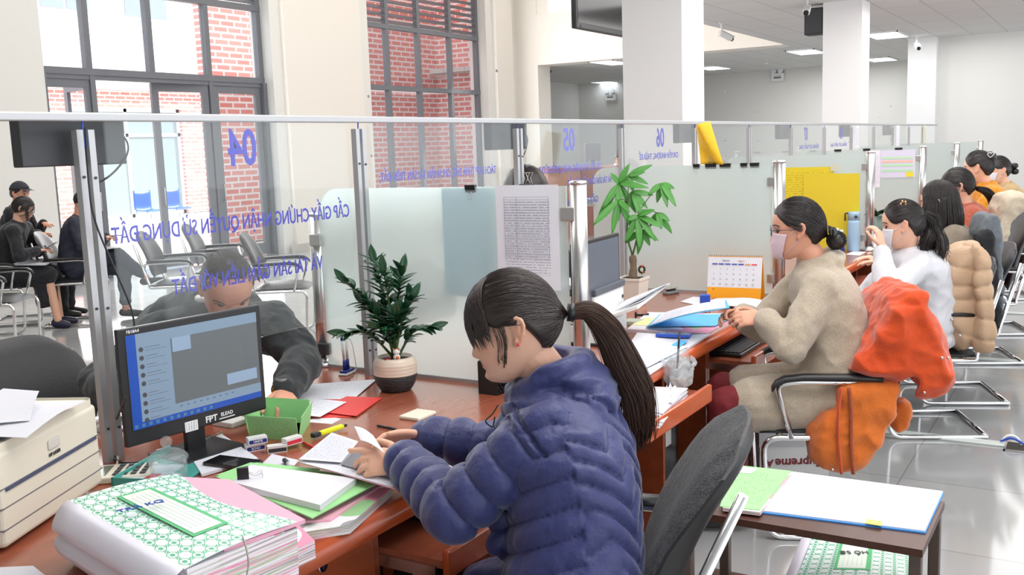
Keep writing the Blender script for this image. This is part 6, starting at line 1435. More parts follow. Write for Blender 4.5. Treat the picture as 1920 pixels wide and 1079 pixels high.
for (a, b, z) in tips:
    tip = cr_*a*.82+cfw*b+V((0, 0, z*.93)); b0 = V((rnd.uniform(-.02, .02), rnd.uniform(-.02, .02), .115)); mid = b0.lerp(tip, .5)+V((0, 0, .04)); P = bez([b0, mid, tip], 8); stm.tube(P, [.0055-.0035*i/(len(P)-1) for i in range(len(P))], 7)
    for k in range(4, len(P)):
        t = (P[k]-P[k-1]).normalized()
        for s in (-1, 1):
            sd = t.cross(V((rnd.uniform(-.4, .4), rnd.uniform(-.4, .4), 1))).normalized(); dd = (sd*s*1.0+t*.8+V((0, 0, .1))).normalized(); leaf_into(lf, P[k], dd, rnd.uniform(.05, .075), rnd.uniform(.013, .018), V((0, 0, 1)) if abs(dd.z) < .8 else cfw*-1, rnd.uniform(.0, .4), .3)
    leaf_into(lf, P[-1], (P[-1]-P[-2]), .07, .016, -cfw, .1)
stm.obj('stems', STEM, pl); lf.obj('leaves', LEAF, pl, solid=.0008)
fg = thing('cat_figurine', 'tiny white and orange lucky cat figurine sitting in the cream and black pot', 'figurine', pp+cfw*-.035+cr_*.012+V((0, 0, .116)), D2(-150))
MB().ell((0, 0, .012), (.012, .013, .014)).ell((0, 0, .032), (.012, .013, .011)).obj('body', mat('figurine_white', (.85, .83, .8), .3), fg); MB().cyl((.003, .009, .04), (.003, .011, .048), .004, .0008).cyl((.003, -.009, .04), (.003, -.011, .048), .004, .0008).ell((.009, .004, .012), (.005, .006, .008)).obj('orange_patch', mat('figurine_orange', srgb(230, 120, 40), .3), fg)
be = MB()
for k in range(8): be.ell((rnd.uniform(-.012, .012), rnd.uniform(-.01, .01), .007+.004*(k % 3)), (.005,)*3, seg=10, rings=6)
bo = be.obj('red_berries', mat('berry_red', srgb(150, 30, 36), .35), None); bo.location = pp+cfw*-.045+cr_*-.022+V((0, 0, .113)); tag(bo, 'small cluster of dark red berries in the cream and black pot', 'berries')
bk_ = thing('mesh_basket', 'black woven pen basket behind the chin of the woman in blue', 'basket', put(930, 735, DZ)); bm_ = MB()
for k in range(10):
    for j in range(9):
        x = -.05+.0111*k; z = .01+.012*j
        if (k+j) % 2: bm_.box(x, x+.009, -.041, -.039, z, z+.009)
bm_.box(-.05, .05, -.04, -.038, 0, .006).box(-.05, .05, -.04, -.038, .108, .116).box(-.052, -.048, -.04, .04, 0, .116).box(.048, .052, -.04, .04, 0, .116).box(-.05, .05, .038, .04, 0, .116).box(-.05, .05, -.04, .04, 0, .004)
bm_.obj('woven_body', BLACKP, bk_)
MB().tube(fillet([(-.05, -.04, .116), (.05, -.04, .116), (.05, .04, .116), (-.05, .04, .116), (-.05, -.04, .116)], .01), .003, 6).obj('rim', BLACKP, bk_)
# ------------------------------------------------------------------ second desk
P5 = lambda px, py, z=DZ: put(px, py, z)
# white multifunction printer with the flap tray
a, b = P5(1098, 640), P5(1172, 617)
b = P5(1176, 622); q0 = P5(1100, 662); dr5 = (b-q0); ang5 = math.atan2(dr5.y, dr5.x)
mp_ = thing('laser_printer', 'white desktop printer with a tilted paper tray, right of the near chrome post', 'printer', b, ang5)
Lp = .36; hp_ = .245
MB().rbox(-Lp, 0, 0, .33, 0, .085, .006).obj('paper_drawer', WHITEP, mp_); MB().rbox(-Lp, 0, .012, .33, .088, hp_-.03, .008).obj('body', WHITEP, mp_)
MB().rbox(-Lp-.003, .003, .005, .335, hp_-.03, hp_, .006).obj('scanner_lid', mat('slate_plastic', srgb(84, 88, 98), .45), mp_)
MB().box(-.03, -.012, .010, .0125, .16, .175).obj('button', BLACKP, mp_); MB().box(-.24, -.1, -.002, .012, .02, .045).obj('drawer_grip', mat('grip_grey', srgb(190, 190, 192), .5), mp_)
tr_ = MB().quad((-.33, .02, .095), (.02, .02, .12), (.03, -.17, .20), (-.33, -.17, .165), .012).obj('flap_tray', WHITEP, mp_)
for k in range(4): MB().quad((-.27+.03*k, .0, .115+.004*k), (-.01, .0, .135+.004*k), (.03+.01*k, -.19, .215+.006*k), (-.25+.03*k, -.17, .19+.004*k), .0008, 5, 5, lambda u, v: (0, 0, .012*v*v*math.sin(2*u+k))).obj('sheet', PAPER, mp_)
MB().quad((-.26, .06, hp_+.0008), (-.03, .05, hp_+.0008), (-.04, .27, hp_+.0008), (-.27, .26, hp_+.0008), .0008).obj('sheet_on_lid', WHITE, mp_)
mn = thing('computer_monitor', 'dark monitor behind the white printer, right of the near chrome post', 'monitor', P5(1140, 560), 0)
c0, c1 = atd(1088, 455, 4.1), atd(1161, 437, 4.5); c2 = atd(1163, 533, 4.5); zz_ = c0.z
u2 = c1-c0; u2.z = 0; mn.rotation_euler = (0, 0, math.atan2(u2.y, u2.x)); mn.location = (c1.x, c1.y, DZ); H2 = .33; W2_ = .52; zt2 = c1.z-DZ
MB().rbox(-W2_, 0, 0, .02, zt2-H2, zt2, .004).obj('bezel', BLACKP, mn); MB().box(-W2_+.015, -.015, -.001, 0, zt2-H2+.02, zt2-.015).obj('screen', mat('off_screen', srgb(92, 100, 112), .35), mn); MB().box(-W2_/2-.03, -W2_/2+.03, .02, .04, 0, zt2-.1).obj('stand_neck', BLACKP, mn); MB().rbox(-W2_/2-.1, -W2_/2+.1, -.05, .12, 0, .012, .005).obj('stand_base', BLACKP, mn)
# money tree
mt = put(1187, 572, DZ); t = thing('money_tree', 'money tree with bright green hand-shaped leaves in a white square pot', 'plant', mt)
pot = MB(); rg = lambda h, z: [V((math.cos(PI/4+PI/2*k)*h*1.414, math.sin(PI/4+PI/2*k)*h*1.414, z)) for k in range(4)]
pot.loft([rg(.05, 0), rg(.055, .01), rg(.066, .135), rg(.07, .137), rg(.07, .15), rg(.062, .15), rg(.058, .135)], True, False); pot.obj('pot', mat('white_glazed_pot', srgb(226, 220, 208), .35), t)
MB().loft([rg(.059, .13), rg(.059, .144)], True, False).obj('soil', SOIL, t)
ink = MB()
for k in range(5): ink.tube(bez([V((-.02+.014*k, -.0585-.00, .03+.008*(k % 3))), V((-.012+.014*k, -.062, .05)), V((-.02+.013*k, -.0625, .066))], 3), .0016, 5)
ink.obj('painted_characters', BLACKP, t)
root_z = .14; hub = lambda px, py, dep: atd(px, py, dep)-mt
trunk = MB(); T0 = V((0, 0, root_z)); TT = hub(1187, 478, 5.55)
dT = (mt-CAM0).dot(CF); TT = hub(1186, 480, dT)
trunk.tube(bez([T0, T0.lerp(TT, .5)+cr_*.004, TT], 6), [.028, .025, .023, .022, .022, .02, .018, .018, .019, .021, .021, .02, .016], 12)
trunk.obj('trunk', BARK, t)
rnd = random.Random(77); stm = MB(); lf = MB()
K1, K2 = hub(1178, 380, dT), hub(1200, 395, dT)
stm.tube(bez([TT, hub(1176, 440, dT), K1], 6), .006, 8).tube(bez([TT, hub(1196, 440, dT), K2], 6), .006, 8)
hubs = [((1160, 345), 0, K1, [(-42, 70), (-30, 45), (0, 68), (35, 55), (55, 5), (20, -38), (-14, -20)]), ((1178, 330), .03, K1, [(45, -22), (30, -8), (38, 14), (10, 30), (-20, 20)]), ((1240, 345), .02, K2, [(28, 40), (22, 22), (12, 42), (-8, 36), (-24, 20), (26, 8)]), ((1160, 376), -.03, K1, [(-48, 45), (-12, 62), (20, 20), (28, 55)]), ((1196, 405), -.02, K2, [(-24, 50), (4, 62), (34, 46), (46, 20), (30, -12), (-20, 8)]), ((1232, 400), .03, K2, [(24, 14), (20, 30), (8, 28), (30, 38), (-14, 26)]), ((1204, 432), 0, K2, [(-32, 24), (-8, 46), (16, 30), (30, 18)]), ((1185, 360), .02, K1, [(30, 30), (22, 55), (-16, 40), (40, 5)])]
for (hx, hy_), dd_, k_, leaves in hubs:
    h_ = hub(hx, hy_, dT+dd_); stm.tube(bez([k_, k_.lerp(h_, .5)+V((0, 0, .01)), h_], 4), .0025, 6)
    for (lx, ly) in leaves:
        d_ = hub(hx+lx, hy_+ly, dT+dd_+rnd.uniform(-.07, .03))-h_; leaf_into(lf, h_, d_, d_.length, .016+.06*d_.length*.5, -cfw+V((0, 0, .5)), .12, .25)
stm.obj('stems', STEM, t); lf.obj('leaves', LEAFL, t, solid=.0006)
wr = thing('wreath_ornament', 'tiny green and red wreath ornament on a stick in the square pot', 'ornament', mt+cr_*.05+V((0, 0, .144)))
MB().cyl((0, 0, 0), (0, 0, .03), .001).obj('stick', STEM, wr); r_ = MB(); r_.tube([V((0, 0, .045))+cr_*.015*math.cos(a)+V((0, 0, .017*math.sin(a))) for a in [2*PI*i/16 for i in range(17)]], .006, 8).obj('wreath', mat('wreath_green', srgb(30, 70, 40), .8, bump=1, bscale=200), wr)
b_ = MB(); b_.ell(V((0, 0, .063))-cfw*.005, (.007,)*3).ell(V((0, 0, .03))+cr_*.012-cfw*.005, (.005,)*3).obj('red_bow', mat('bow_red', srgb(190, 40, 40), .5), wr)
MB().ell(V((0, 0, .032))+cr_*.004-cfw*.006, (.008, .004, .004)).obj('gold_bow', MATS['gold'], wr)
# punch, calendar, stamp
pu = thing('hole_punch', 'grey two-hole punch on the desk below the money tree', 'hole punch', P5(1258, 552), D2(-20)); MB().rbox(-.05, .05, -.025, .025, 0, .018, .008, 3).obj('base', mat('punch_grey', srgb(120, 126, 126), .5), pu); MB().rbox(-.045, .042, -.018, .018, .03, .037, .004).obj('lever', STEEL, pu); MB().box(-.03, .03, -.01, .01, .018, .03).obj('post_block', BLACKP, pu)
ca, cb = atd(1329, 541, 5.1), atd(1424, 551, 4.75)
ca, cb = P5(1325, 559), P5(1426, 563); cd_ = cb-ca; hC = .0
cal = thing('desk_calendar', 'white desk calendar on an orange stand, left of the woman in the oatmeal coat', 'calendar', ca, math.atan2(cd_.y, cd_.x)); wc = cd_.length
hz_ = atd(1331, 481, (ca-CAM0).dot(CF)).z-DZ
MB().quad((0, 0, 0), (wc, 0, 0), (wc, .045, hz_), (0, .045, hz_), .002).quad((0, .1, 0), (wc, .1, 0), (wc, .047, hz_), (0, .047, hz_), .002).obj('stand', mat('orange_card', srgb(244, 164, 24), .5), cal)
pg = MB().quad((.0, .006, .028), (wc, .006, .028), (wc, .042, hz_-.003), (.0, .042, hz_-.003), .003).obj('pages', WHITE, cal)
fp = lambda u, v: V((wc*u, .006+.036*v-.0045, .028+(hz_-.031)*v))
for k in range(7):
    x0_, x1_ = .08+k*.122, .08+k*.122+.1; MB().quad(fp(x0_, .79), fp(x1_, .79), fp(x1_, .82), fp(x0_, .82), .0004).obj('weekday_bar', mat('bar_blue', srgb(50, 62, 170), .6) if k < 5 else (mat('bar_orange', srgb(240, 150, 60), .6) if k == 5 else mat('bar_red', srgb(226, 60, 70), .6)), pg)
day = 1; RB = D2(0)
for r_ in range(5):
    for k in range(7):
        if r_ == 0 and k < 1: continue
        if day > 28: break
        p_ = WM(cal) @ fp(.12+k*.122, .67-.14*r_); text(str(day), .0095, p_, cd_, (0, 0, 1), mat('grey_print', srgb(110, 110, 120), .6), pg, 'date'); day += 1
for n_, (t_, u_) in enumerate((('FEBRUARY', .34), ('Tháng Hai', .62))): text(t_, .009, WM(cal) @ fp(u_, .9), cd_, (0, 0, 1), MATS['grey_print'] if n_ == 0 else mat('orange_print_ink', srgb(220, 120, 60), .6), pg, 'heading')
sp_ = MB()
for k in range(24): sp_.tube([V((wc*(k+.5)/24, .044+.006*math.cos(a), hz_+.002+.006*math.sin(a))) for a in [2*PI*i/8 for i in range(9)]], .0008, 4)
sp_.obj('wire_binding', BLACKP, cal)
stp = thing('rubber_stamp', 'blue self-inking stamp standing in front of the calendar', 'stamp', P5(1322, 581), D2(115)); MB().rbox(-.026, .026, -.018, .018, .034, .078, .005, 3).obj('handle', BLUEP, stp); MB().rbox(-.026, -.018, -.018, .018, 0, .036, .002).rbox(.018, .026, -.018, .018, 0, .036, .002).obj('legs', BLUEP, stp); MB().cyl((0, -.015, .016), (0, .015, .016), .012).obj('pad_roller', BLACKP, stp)
simple('orange_cap', MB().cyl(P5(1309, 575), P5(1309, 575)+V((0, 0, .01)), .009), mat('cap_orange', srgb(240, 140, 40), .4), 'small orange cap beside the blue stamp', 'cap')
flat('form_sheet', [(1276, 566), (1312, 574), (1334, 560), (1300, 557)], DZ+.004, WHITE, 'white papers behind the blue stamp', th=.003)
for n_, (q_, z_, lab) in enumerate((([(1322, 566), (1400, 578), (1438, 568), (1345, 560)], DZ+.008, 'white sheets stacked in front of the orange calendar stand'), ([(1345, 572), (1425, 578), (1440, 566), (1370, 560)], DZ+.02, 'top white sheet of the stack before the calendar, reaching the coat sleeve'))): flat('form_sheet', q_, z_, PAPER, lab, th=.004, nx=6, ny=6, f=lambda u, v: (0, 0, .01*math.sin(PI*u)*v))
simple('highlighter', MB().cyl(P5(1395, 572, DZ+.012), P5(1414, 571, DZ+.012), .0085), mat('lime_plastic', srgb(196, 220, 40), .35), 'lime green highlighter just behind her far hand', 'pen')
# books and blue folder
layers('open_book', [[(1175, 618), (1326, 626), (1392, 590), (1215, 586)]], 'thick white open register lying under the blue folder', 'book', [DZ, DZ+.016], [PAGES], ['pages'])
flat('yellow_sheet', [(1185, 610), (1230, 612), (1240, 598), (1208, 596)], DZ+.0175, mat('pale_yellow_paper', srgb(232, 228, 160), .7), 'pale yellow slip at the left end of the register')
fa, fb_, fc_, fd_ = atz(1214, 612, DZ+.02), atz(1352, 606, DZ+.02), atd(1362, 567, 4.25), atd(1232, 590, 4.2)
f5 = thing('blue_folder', 'light blue folder of printed pages held open by the woman in the oatmeal coat', 'folder', fa)
pA, pB, pC, pD = atz(1212, 613, DZ+.022), atz(1340, 612, DZ+.022), atz(1388, 590, DZ+.022), atz(1240, 590, DZ+.022)
MB().quad(pA, pB, pC, pD, .002).obj('lower_cover', BLUEC, f5, True)
uA, uB, uC, uD = pA+V((0, 0, .004)), atd(1238, 600, 4.05) if 0 else atz(1236, 590, DZ+.028), atd(1352, 562, 4.12), atd(1362, 572, 3.98)
q1, q2, q3, q4 = atz(1211, 614, DZ+.026), atd(1368, 578, 4.0), atd(1362, 564, 4.25), atz(1237, 590, DZ+.026)
MB().quad(q1, q2, q3, q4, .002, 8, 4, lambda u, v: (0, 0, .01*math.sin(PI*u))).obj('raised_cover', BLUEC, f5, True)
MB().quad(q1.lerp(q3, .06)+V((0, 0, .003)), q2.lerp(q4, .05)+V((0, 0, .003)), q3.lerp(q1, .02)+V((0, 0, .003)), q4.lerp(q2, .04)+V((0, 0, .003)), .001, 8, 4, lambda u, v: (0, 0, .01*math.sin(PI*u))).obj('pages', PAPER2, f5, True)
ik = thing('ink_pad', 'blue rectangular ink pad with a window lid, on the papers before the register', 'ink pad', P5(1263, 632, DZ+.012), math.atan2(*((P5(1300, 634)-P5(1228, 631)).yx))); MB().rbox(-.075, .075, -.028, .028, 0, .014, .004).obj('case', BLUEP, ik); MB().box(-.065, -.03, -.02, .02, .014, .0145).box(-.025, .065, -.02, .02, .014, .0145).obj('window', mat('pad_window', srgb(150, 160, 160), .2), ik)
pnb = thing('desk_stapler', 'small black tape gun lying on the desk behind the papers', 'stapler', P5(1203, 597, DZ+.002), D2(-70)); MB().rbox(-.03, .035, -.006, .006, .008, .02, .003).rbox(-.034, -.024, -.012, .012, 0, .03, .003).obj('body', BLACKP, pnb); MB().cyl((.03, 0, .003), (.03, 0, .024), .007).obj('head', BLACKP, pnb)
simple('stacked_pads', MB().rbox(*(lambda q: (q.x-.05, q.x+.04, q.y-.05, q.y+.03))(P5(1184, 608)), DZ, DZ+.02, .003), mat('pad_green', srgb(170, 178, 160), .6), 'small grey-green note pad beside the white printer', 'note pad')
flat('paper_stack', [(1140, 703), (1212, 702), (1330, 628), (1195, 626)], DZ+.010, WHITE, 'broad stack of white sheets spread to the desk edge, left of the cup', th=.009, nx=8, ny=8, f=lambda u, v: (0, 0, .004*math.sin(5*u+2*v)))
flat('form_sheet', [(1140, 690), (1200, 695), (1290, 650), (1200, 640)], DZ+.0165, PAPER, 'faintly printed top sheet of the broad white stack', nx=5, ny=5, f=lambda u, v: (0, 0, .003*math.sin(4*u)))
flat('blue_card', [(1258, 648), (1275, 651), (1290, 640), (1276, 638)], DZ+.018, BLUEC, 'small blue card on the white stack', 'card')
# shelf papers, cup
tz = .646
st_ = thing('paper_stack', 'thick curling stack of printed sheets on the pulled-out shelf', 'papers', put(1210, 780, tz))
for k in range(7):
    P_ = [put(1128+3*k, 800+1*k-3*k, tz), put(1235+4*(k % 3), 804-k*2, tz), put(1290-2*(k % 2), 748, tz), put(1165, 742, tz)]; z0_ = .002+.0065*k
    P_ = [p_+V((0, 0, z0_)) for p_ in P_]; MB().quad(*P_, .005, 10, 4, lambda u, v: (0, 0, (.012+.004*k)*math.exp(-((u-.55)/.25)**2)*(1-v))).obj('sheets', PAPER if k % 2 else WHITE, st_, True)
cu = thing('takeaway_cup', 'clear domed cup of milk tea with a black straw in a thin white bag', 'cup', put(1272, 738, tz)+V((.0, .0, .002)))
hc = .135
MB().lathe([(0, 0), (.028, 0), (.031, .01), (.043, hc), (.042, hc), (.03, .012), (0, .006)]).obj('cup', PLASTIC_CLEAR, cu); MB().lathe([(0, .007), (.0295, .007), (.034, .055), (0, .055)]).obj('tea', mat('milk_tea', srgb(178, 128, 92), .3), cu)
MB().lathe([(.045, hc), (.045, hc+.006), (.041, hc+.02), (.03, hc+.036), (.012, hc+.044), (.011, hc+.043)]).obj('dome_lid', PLASTIC_CLEAR, cu); MB().cyl((0.004, .01, .03), (-.012, -.012, .245), .0042, seg=10).obj('straw', BLACKP, cu)
rnd = random.Random(8); rows = []
for j in range(22):
    v = j/21; rr = []
    for i in range(41):
        a = 2*PI*i/40; r_ = .043+.026*v+.012*noise.noise(V((3*math.cos(a), 3*math.sin(a), v*3)))+.014*noise.noise(V((7*math.cos(a), 7*math.sin(a), v*6+5)))*(.3+v); rr.append(V((math.cos(a)*r_, math.sin(a)*r_, .03+.10*v+.018*noise.noise(V((2*math.cos(a), 2*math.sin(a), 9)))*v*2)))
    rows.append(rr)
MB().grid(rows).obj('bag', BAGM, cu)
flat('tissue', [(1236, 752), (1262, 756), (1268, 726), (1250, 722)], tz+.045, WHITE, 'crumpled white tissue beside the cup', 'tissue', nx=8, ny=8, f=lambda u, v: (0, 0, .02*noise.noise(V((u*4, v*4, 1)))))
# keyboards
def keyboard(lab, loc, rz, wk=.44):
    r = thing('keyboard', lab, 'keyboard', loc, rz); MB().rbox(-wk/2, wk/2, -.075, .075, 0, .018, .006).obj('case', BLACKP, r); k_ = MB()
    for i in range(20):
        for j in range(6): k_.rbox(-wk/2+.012+i*(wk-.024)/20, -wk/2+.012+(i+.85)*(wk-.024)/20, -.064+j*.0215, -.064+(j+.85)*.0215, .018, .025, .0015, 1)
    k_.obj('keys', mat('key_black', (.03, .03, .035), .45), r); return r
keyboard('black keyboard on the shelf in front of the woman in the oatmeal coat', (4.46, 1.47, .646), 0)
keyboard('black keyboard under the hand of the woman in the white blouse', (5.66, 1.44, .646), 0)
keyboard('black keyboard on the shelf under the near desk', (2.22, 1.52, .646), 0)
# computer towers under the desk
def tower(lab, x, y0=1.62, h=.40, z=.082):
    r = thing('computer_tower', lab, 'computer', (x, y0, z)); MB().rbox(-.09, .09, 0, .36, 0, h, .006).obj('case', mat('tower_black', (.014, .014, .016), .3), r); MB().rbox(-.085, .085, -.006, 0, .01, h-.01, .004).obj('front_panel', mat('tower_gloss', (.01, .01, .012), .12), r)
    MB().box(-.06, .0, -.0075, -.006, h-.16, h-.09).obj('white_label', WHITEP, r); MB().box(-.03, .03, .02, .06, h, h+.001).obj('top_label', WHITEP, r); MB().cyl((.06, -.006, .1), (.06, -.0085, .1), .008).obj('power_button', mat('led_blue', srgb(90, 160, 230), .3), r); return r
tower('black computer tower with a white label in the open cupboard below the cup', 2.97+.92, 1.60)
tower('black computer tower under the shelf beside the arm of the near chair', 3.24, 1.56, .42, .0)
tower('black computer tower in the cupboard of the desk before the woman in the oatmeal coat', 4.15+.92, 1.62)
pb = MB()
for k in range(8):
    for j in range(3): pb.cyl((-.09+.026*k, -.101, .16+.03*j), (-.09+.026*k, -.1005, .16+.03*j), .005, seg=6)
wb = thing('waste_basket', 'peach perforated plastic basket on the floor below the near armrest', 'basket', (2.93, 1.30, 0)); q_ = rg(.1, 0)
MB().loft([rg(.085, 0), rg(.1, .24), rg(.108, .24), rg(.108, .26), rg(.096, .26), rg(.08, .01)], True, False).obj('body', mat('peach_plastic', srgb(226, 178, 150), .5), wb); pb.obj('perforations', DGREY, wb)
# box of paper and papers beneath the second chair
bx = thing('carton', 'white photocopy paper carton with red and black lettering under the second chair', 'box', (4.42, 1.22, 0), D2(-62))
pL, pR = atz(1448, 895, 0), atz(1530, 893, 0); dB = pR-pL; bx.location = (pL+pR)/2; bx.rotation_euler = (0, 0, math.atan2(dB.y, dB.x)); wB = dB.length+.12; ht = .2
MB().box(-wB/2, wB/2, 0, .3, 0, .22).obj('carton_body', mat('carton_white', srgb(214, 212, 210), .6), bx); MB().box(-wB/2-.004, wB/2+.004, -.004, .304, .15, .225).obj('carton_lid', mat('carton_grey', srgb(178, 178, 180), .6), bx)
text('Supreme', .062, WM(bx) @ V((.02, -.002, .07)), (-math.cos(bx.rotation_euler.z), -math.sin(bx.rotation_euler.z), 0), (0, 0, -1), mat('maroon_ink', srgb(120, 30, 40), .5), bx, bold=.02)
text('A4', .05, WM(bx) @ V((-.13, -.002, .07)), (-math.cos(bx.rotation_euler.z), -math.sin(bx.rotation_euler.z), 0), (0, 0, -1), MATS['maroon_ink'], bx, bold=.02); text('PAPER', .028, WM(bx) @ V((.1, -.0045, .19)), (-math.cos(bx.rotation_euler.z), -math.sin(bx.rotation_euler.z), 0), (0, 0, -1), DGREY, bx, bold=.02)
simple('book_stack', MB().box(4.99, 5.18, 1.40, 1.6, .30, .34).box(5.0, 5.17, 1.41, 1.6, .34, .39).box(4.99, 5.18, 1.40, 1.6, .26, .30).box(4.985, 5.185, 1.42, 1.6, .08, .26), PAGES, 'stack of white and blue papers in the cupboard behind the red-trousered knees', 'papers')
# third desk (white blouse)
fl = thing('flask', 'tall pale blue vacuum flask with a strap, beside the second-row chrome post', 'flask', P5(1600, 472), 0)
dF = (fl.location-CAM0).dot(CF); hF = atd(1604, 397, dF).z-DZ; rF = 24/1850*dF/2
MB().lathe([(0, 0), (rF*.95, 0), (rF, .01), (rF*.96, hF*.72), (rF*.86, hF*.8), (rF*.86, hF*.8)]).obj('body', mat('pale_blue_enamel', srgb(168, 200, 226), .35), fl); MB().lathe([(rF*.9, hF*.8), (rF*.92, hF*.95), (rF*.85, hF), (0, hF)]).obj('lid', MATS['pale_blue_enamel'], fl); MB().tube(fillet([V((0, 0, hF*.97))-cr_*rF*.9, V((0, 0, hF*.97))-cr_*rF*1.35, V((0, 0, hF*.78))-cr_*rF*1.35], .01), .006, 8).obj('strap', DGREY, fl); MB().cyl(V((0, 0, hF*.88))-cfw*rF*.9, V((0, 0, hF*.88))-cfw*rF*1.02, .012).obj('button', DGREY, fl)
sb = thing('spray_bottle', 'small blue spray bottle with a clear cap, left of the flask', 'bottle', P5(1577, 474)); dS = (sb.location-CAM0).dot(CF); rS = 13/1850*dS/2; hS = atd(1577, 431, dS).z-DZ
MB().lathe([(0, 0), (rS, 0), (rS, hS*.6), (rS*.5, hS*.7), (0, hS*.7)]).obj('body', BLUEP, sb); MB().lathe([(rS*.5, hS*.7), (rS*.62, hS*.72), (rS*.5, hS), (0, hS)]).obj('spray_cap', mat('frosted_cap', srgb(214, 222, 232), .2), sb)
dts = MB(); rnd = random.Random(4)
for k in range(16): a = rnd.uniform(0, 6.28); zq = rnd.uniform(.1, .55)*hS; dts.ell((math.cos(a)*rS, math.sin(a)*rS, zq), (.003, .003, .003), seg=6, rings=4)
dts.obj('white_dots', WHITEP, sb)
simple('round_tin', MB().lathe([(0, 0), (.03, 0), (.03, .02), (0, .02)], P5(1561, 474)), mat('tin_clear', srgb(214, 206, 170), .3), 'small round clear tin left of the blue spray bottle', 'tin')
gl_ = thing('mobile_phone', 'dark phone lying at the left of the third desk', 'phone', P5(1573, 482, DZ+.006), D2(10)); MB().rbox(-.07, .07, -.035, .035, 0, .014, .004).obj('case', mat('navy_phone', srgb(44, 50, 76), .4), gl_); MB().rbox(-.06, .06, -.03, .03, .014, .015, .0003, 1).obj('screen', MATS['phone_glass'], gl_)
simple('gold_tray', MB().rbox(*(lambda q: (q.x-.09, q.x+.09, q.y-.03, q.y+.04))(P5(1566, 490)), DZ, DZ+.006, .002), mat('brass_brown', srgb(150, 116, 64), .4), 'flat brown tray under the dark phone on the third desk', 'tray')
flat('form_sheet', [(1585, 478), (1612, 480), (1625, 473), (1600, 472)], DZ+.002, WHITE, 'white sheet lying right of the dark phone')
flat('form_sheet', [(1628, 470), (1680, 472), (1690, 440), (1640, 438)], DZ+.003, WHITE, 'white papers in front of the face of the woman in the white blouse', th=.01)
p4 = thing('potted_plant', 'small dark-leaved plant in a grey-green pot behind the second-row chrome post', 'plant', P5(1641, 438)); dP = (p4.location-CAM0).dot(CF); rP = 15/1850*dP; hP4 = atd(1641, 405, dP).z-DZ
MB().lathe([(0, 0), (rP*.8, 0), (rP, hP4), (rP*.9, hP4), (rP*.85, hP4*.9), (0, hP4*.9)]).obj('pot', mat('sage_pot', srgb(132, 158, 152), .4), p4); lf = MB(); rnd = random.Random(6)
for k in range(12): a = rnd.uniform(0, 6.28); leaf_into(lf, V((0, 0, hP4*.9)), V((math.cos(a)*.7, math.sin(a)*.7, rnd.uniform(.4, 1.4))), rnd.uniform(.1, .2), .035, V((0, 0, 1)), .5)
lf.obj('leaves', LEAF, p4, solid=.001)
sc_ = thing('pen_pot', 'pen pot with blue-handled scissors, above the hair of the woman in the white blouse', 'pen pot', P5(1663, 432)); hq_ = .1
MB().lathe([(0, 0), (.035, 0), (.035, hq_), (.032, hq_), (.032, .01), (0, .01)]).obj('pot', BLACKP, sc_); s_ = MB()
for k in (-1, 1): s_.tube([V((0, 0, hq_+.06))+cr_*(k*.024+.02*math.cos(a))+V((0, 0, .028*math.sin(a))) for a in [2*PI*i/14 for i in range(15)]], .006, 7)
s_.obj('scissor_handles', NAVYP, sc_); MB().box(-.004, .004, -.002, .002, .02, hq_+.04).obj('scissor_blades', STEEL, sc_)
# papers of the waiting people, phone
P_, J_ = WAITW; a = P_.P(.30, 0, .665)
def lap(name, c, h_, w_, l_, tilt, lab, m_, th=.015, cat='papers'):
    M_ = Matrix.Translation(c) @ Matrix.Rotation(h_, 4, 'Z') @ Matrix.Rotation(tilt, 4, 'Y'); mb = MB().quad(*[M_ @ V(q) for q in ((-l_/2, -w_/2, 0), (l_/2, -w_/2, 0), (l_/2, w_/2, 0), (-l_/2, w_/2, 0))], th); return simple(name, mb, m_, lab, cat)
lap('lap_papers', a+V((0, 0, .0)), P_.h, .40, .30, .05, 'large white folder of papers on the lap of the young woman', WHITE)
lap('held_papers', P_.P(.42, .02, .80), P_.h, .16, .2, -.5, 'small papers held up by the young woman', WHITE, .002)
P_, J_ = WM_; lap('lap_papers', P_.P(.34, 0, .755), P_.h, .3, .26, -.05, 'white paper on the knee of the cross-legged man', WHITE, .004)
q_ = P_.P(.42, 0, .87); phn = thing('mobile_phone', 'dark phone held by the cross-legged man', 'phone', q_, P_.h); MB().rbox(-.07, .07, -.035, .035, 0, .01, .004).obj('case', BLACKP, phn); MB().box(-.06, .06, -.03, .03, .01, .0105).obj('screen', MATS['phone_glass'], phn)

# ------------------------------------------------------------------ coats over the chairs (modelled in each chair's own frame)
chs = [o for o in COL.objects if o.name.startswith('visitor_chair') and o.parent is None]; chs.sort(key=lambda o: o.location.x)
ORG = fabric('orange_cotton', srgb(186, 60, 20), srgb(216, 84, 36), .85, 260, .35, .35, vs=10); ORG2 = fabric('light_orange_cotton', srgb(200, 96, 30), srgb(226, 124, 52), .85, 260, .35, .35, vs=8)
def outline(mb, ch, pts, yn, yf, round_=.05, inset=.25, shift=(0, 0)):
    """coat mass: its side outline (seen on the chair's near side plane y=yn) carried across the chair to y=yf with rounded shoulders"""
    M_ = WM(ch); I_ = M_.inverted(); c0 = I_ @ CAM0; P = []
    for px, py in pts:
        d = I_.to_3x3() @ ray(px, py); t = (yn-c0.y)/d.y; q = c0+d*t; P.append((q.x, q.z))
    P = bez([(x, 0, z) for x, z in P+P[:1]], 4)[:-1]; cx = sum(p.x for p in P)/len(P); cz = sum(p.z for p in P)/len(P); rings = []
    n = 14
    for k in range(n+1):
        v = k/n; y = yn+(yf-yn)*v; e = 1-abs(2*v-1)**3.2; s_ = 1-inset*(1-e)-.0
        rings.append([M_ @ V((cx+(p.x-cx)*s_+shift[0]*v+.008*math.sin(7*v+9*p.z), y, cz+(p.z-cz)*s_+shift[1]*v)) for p in P])
    mb.loft(rings)
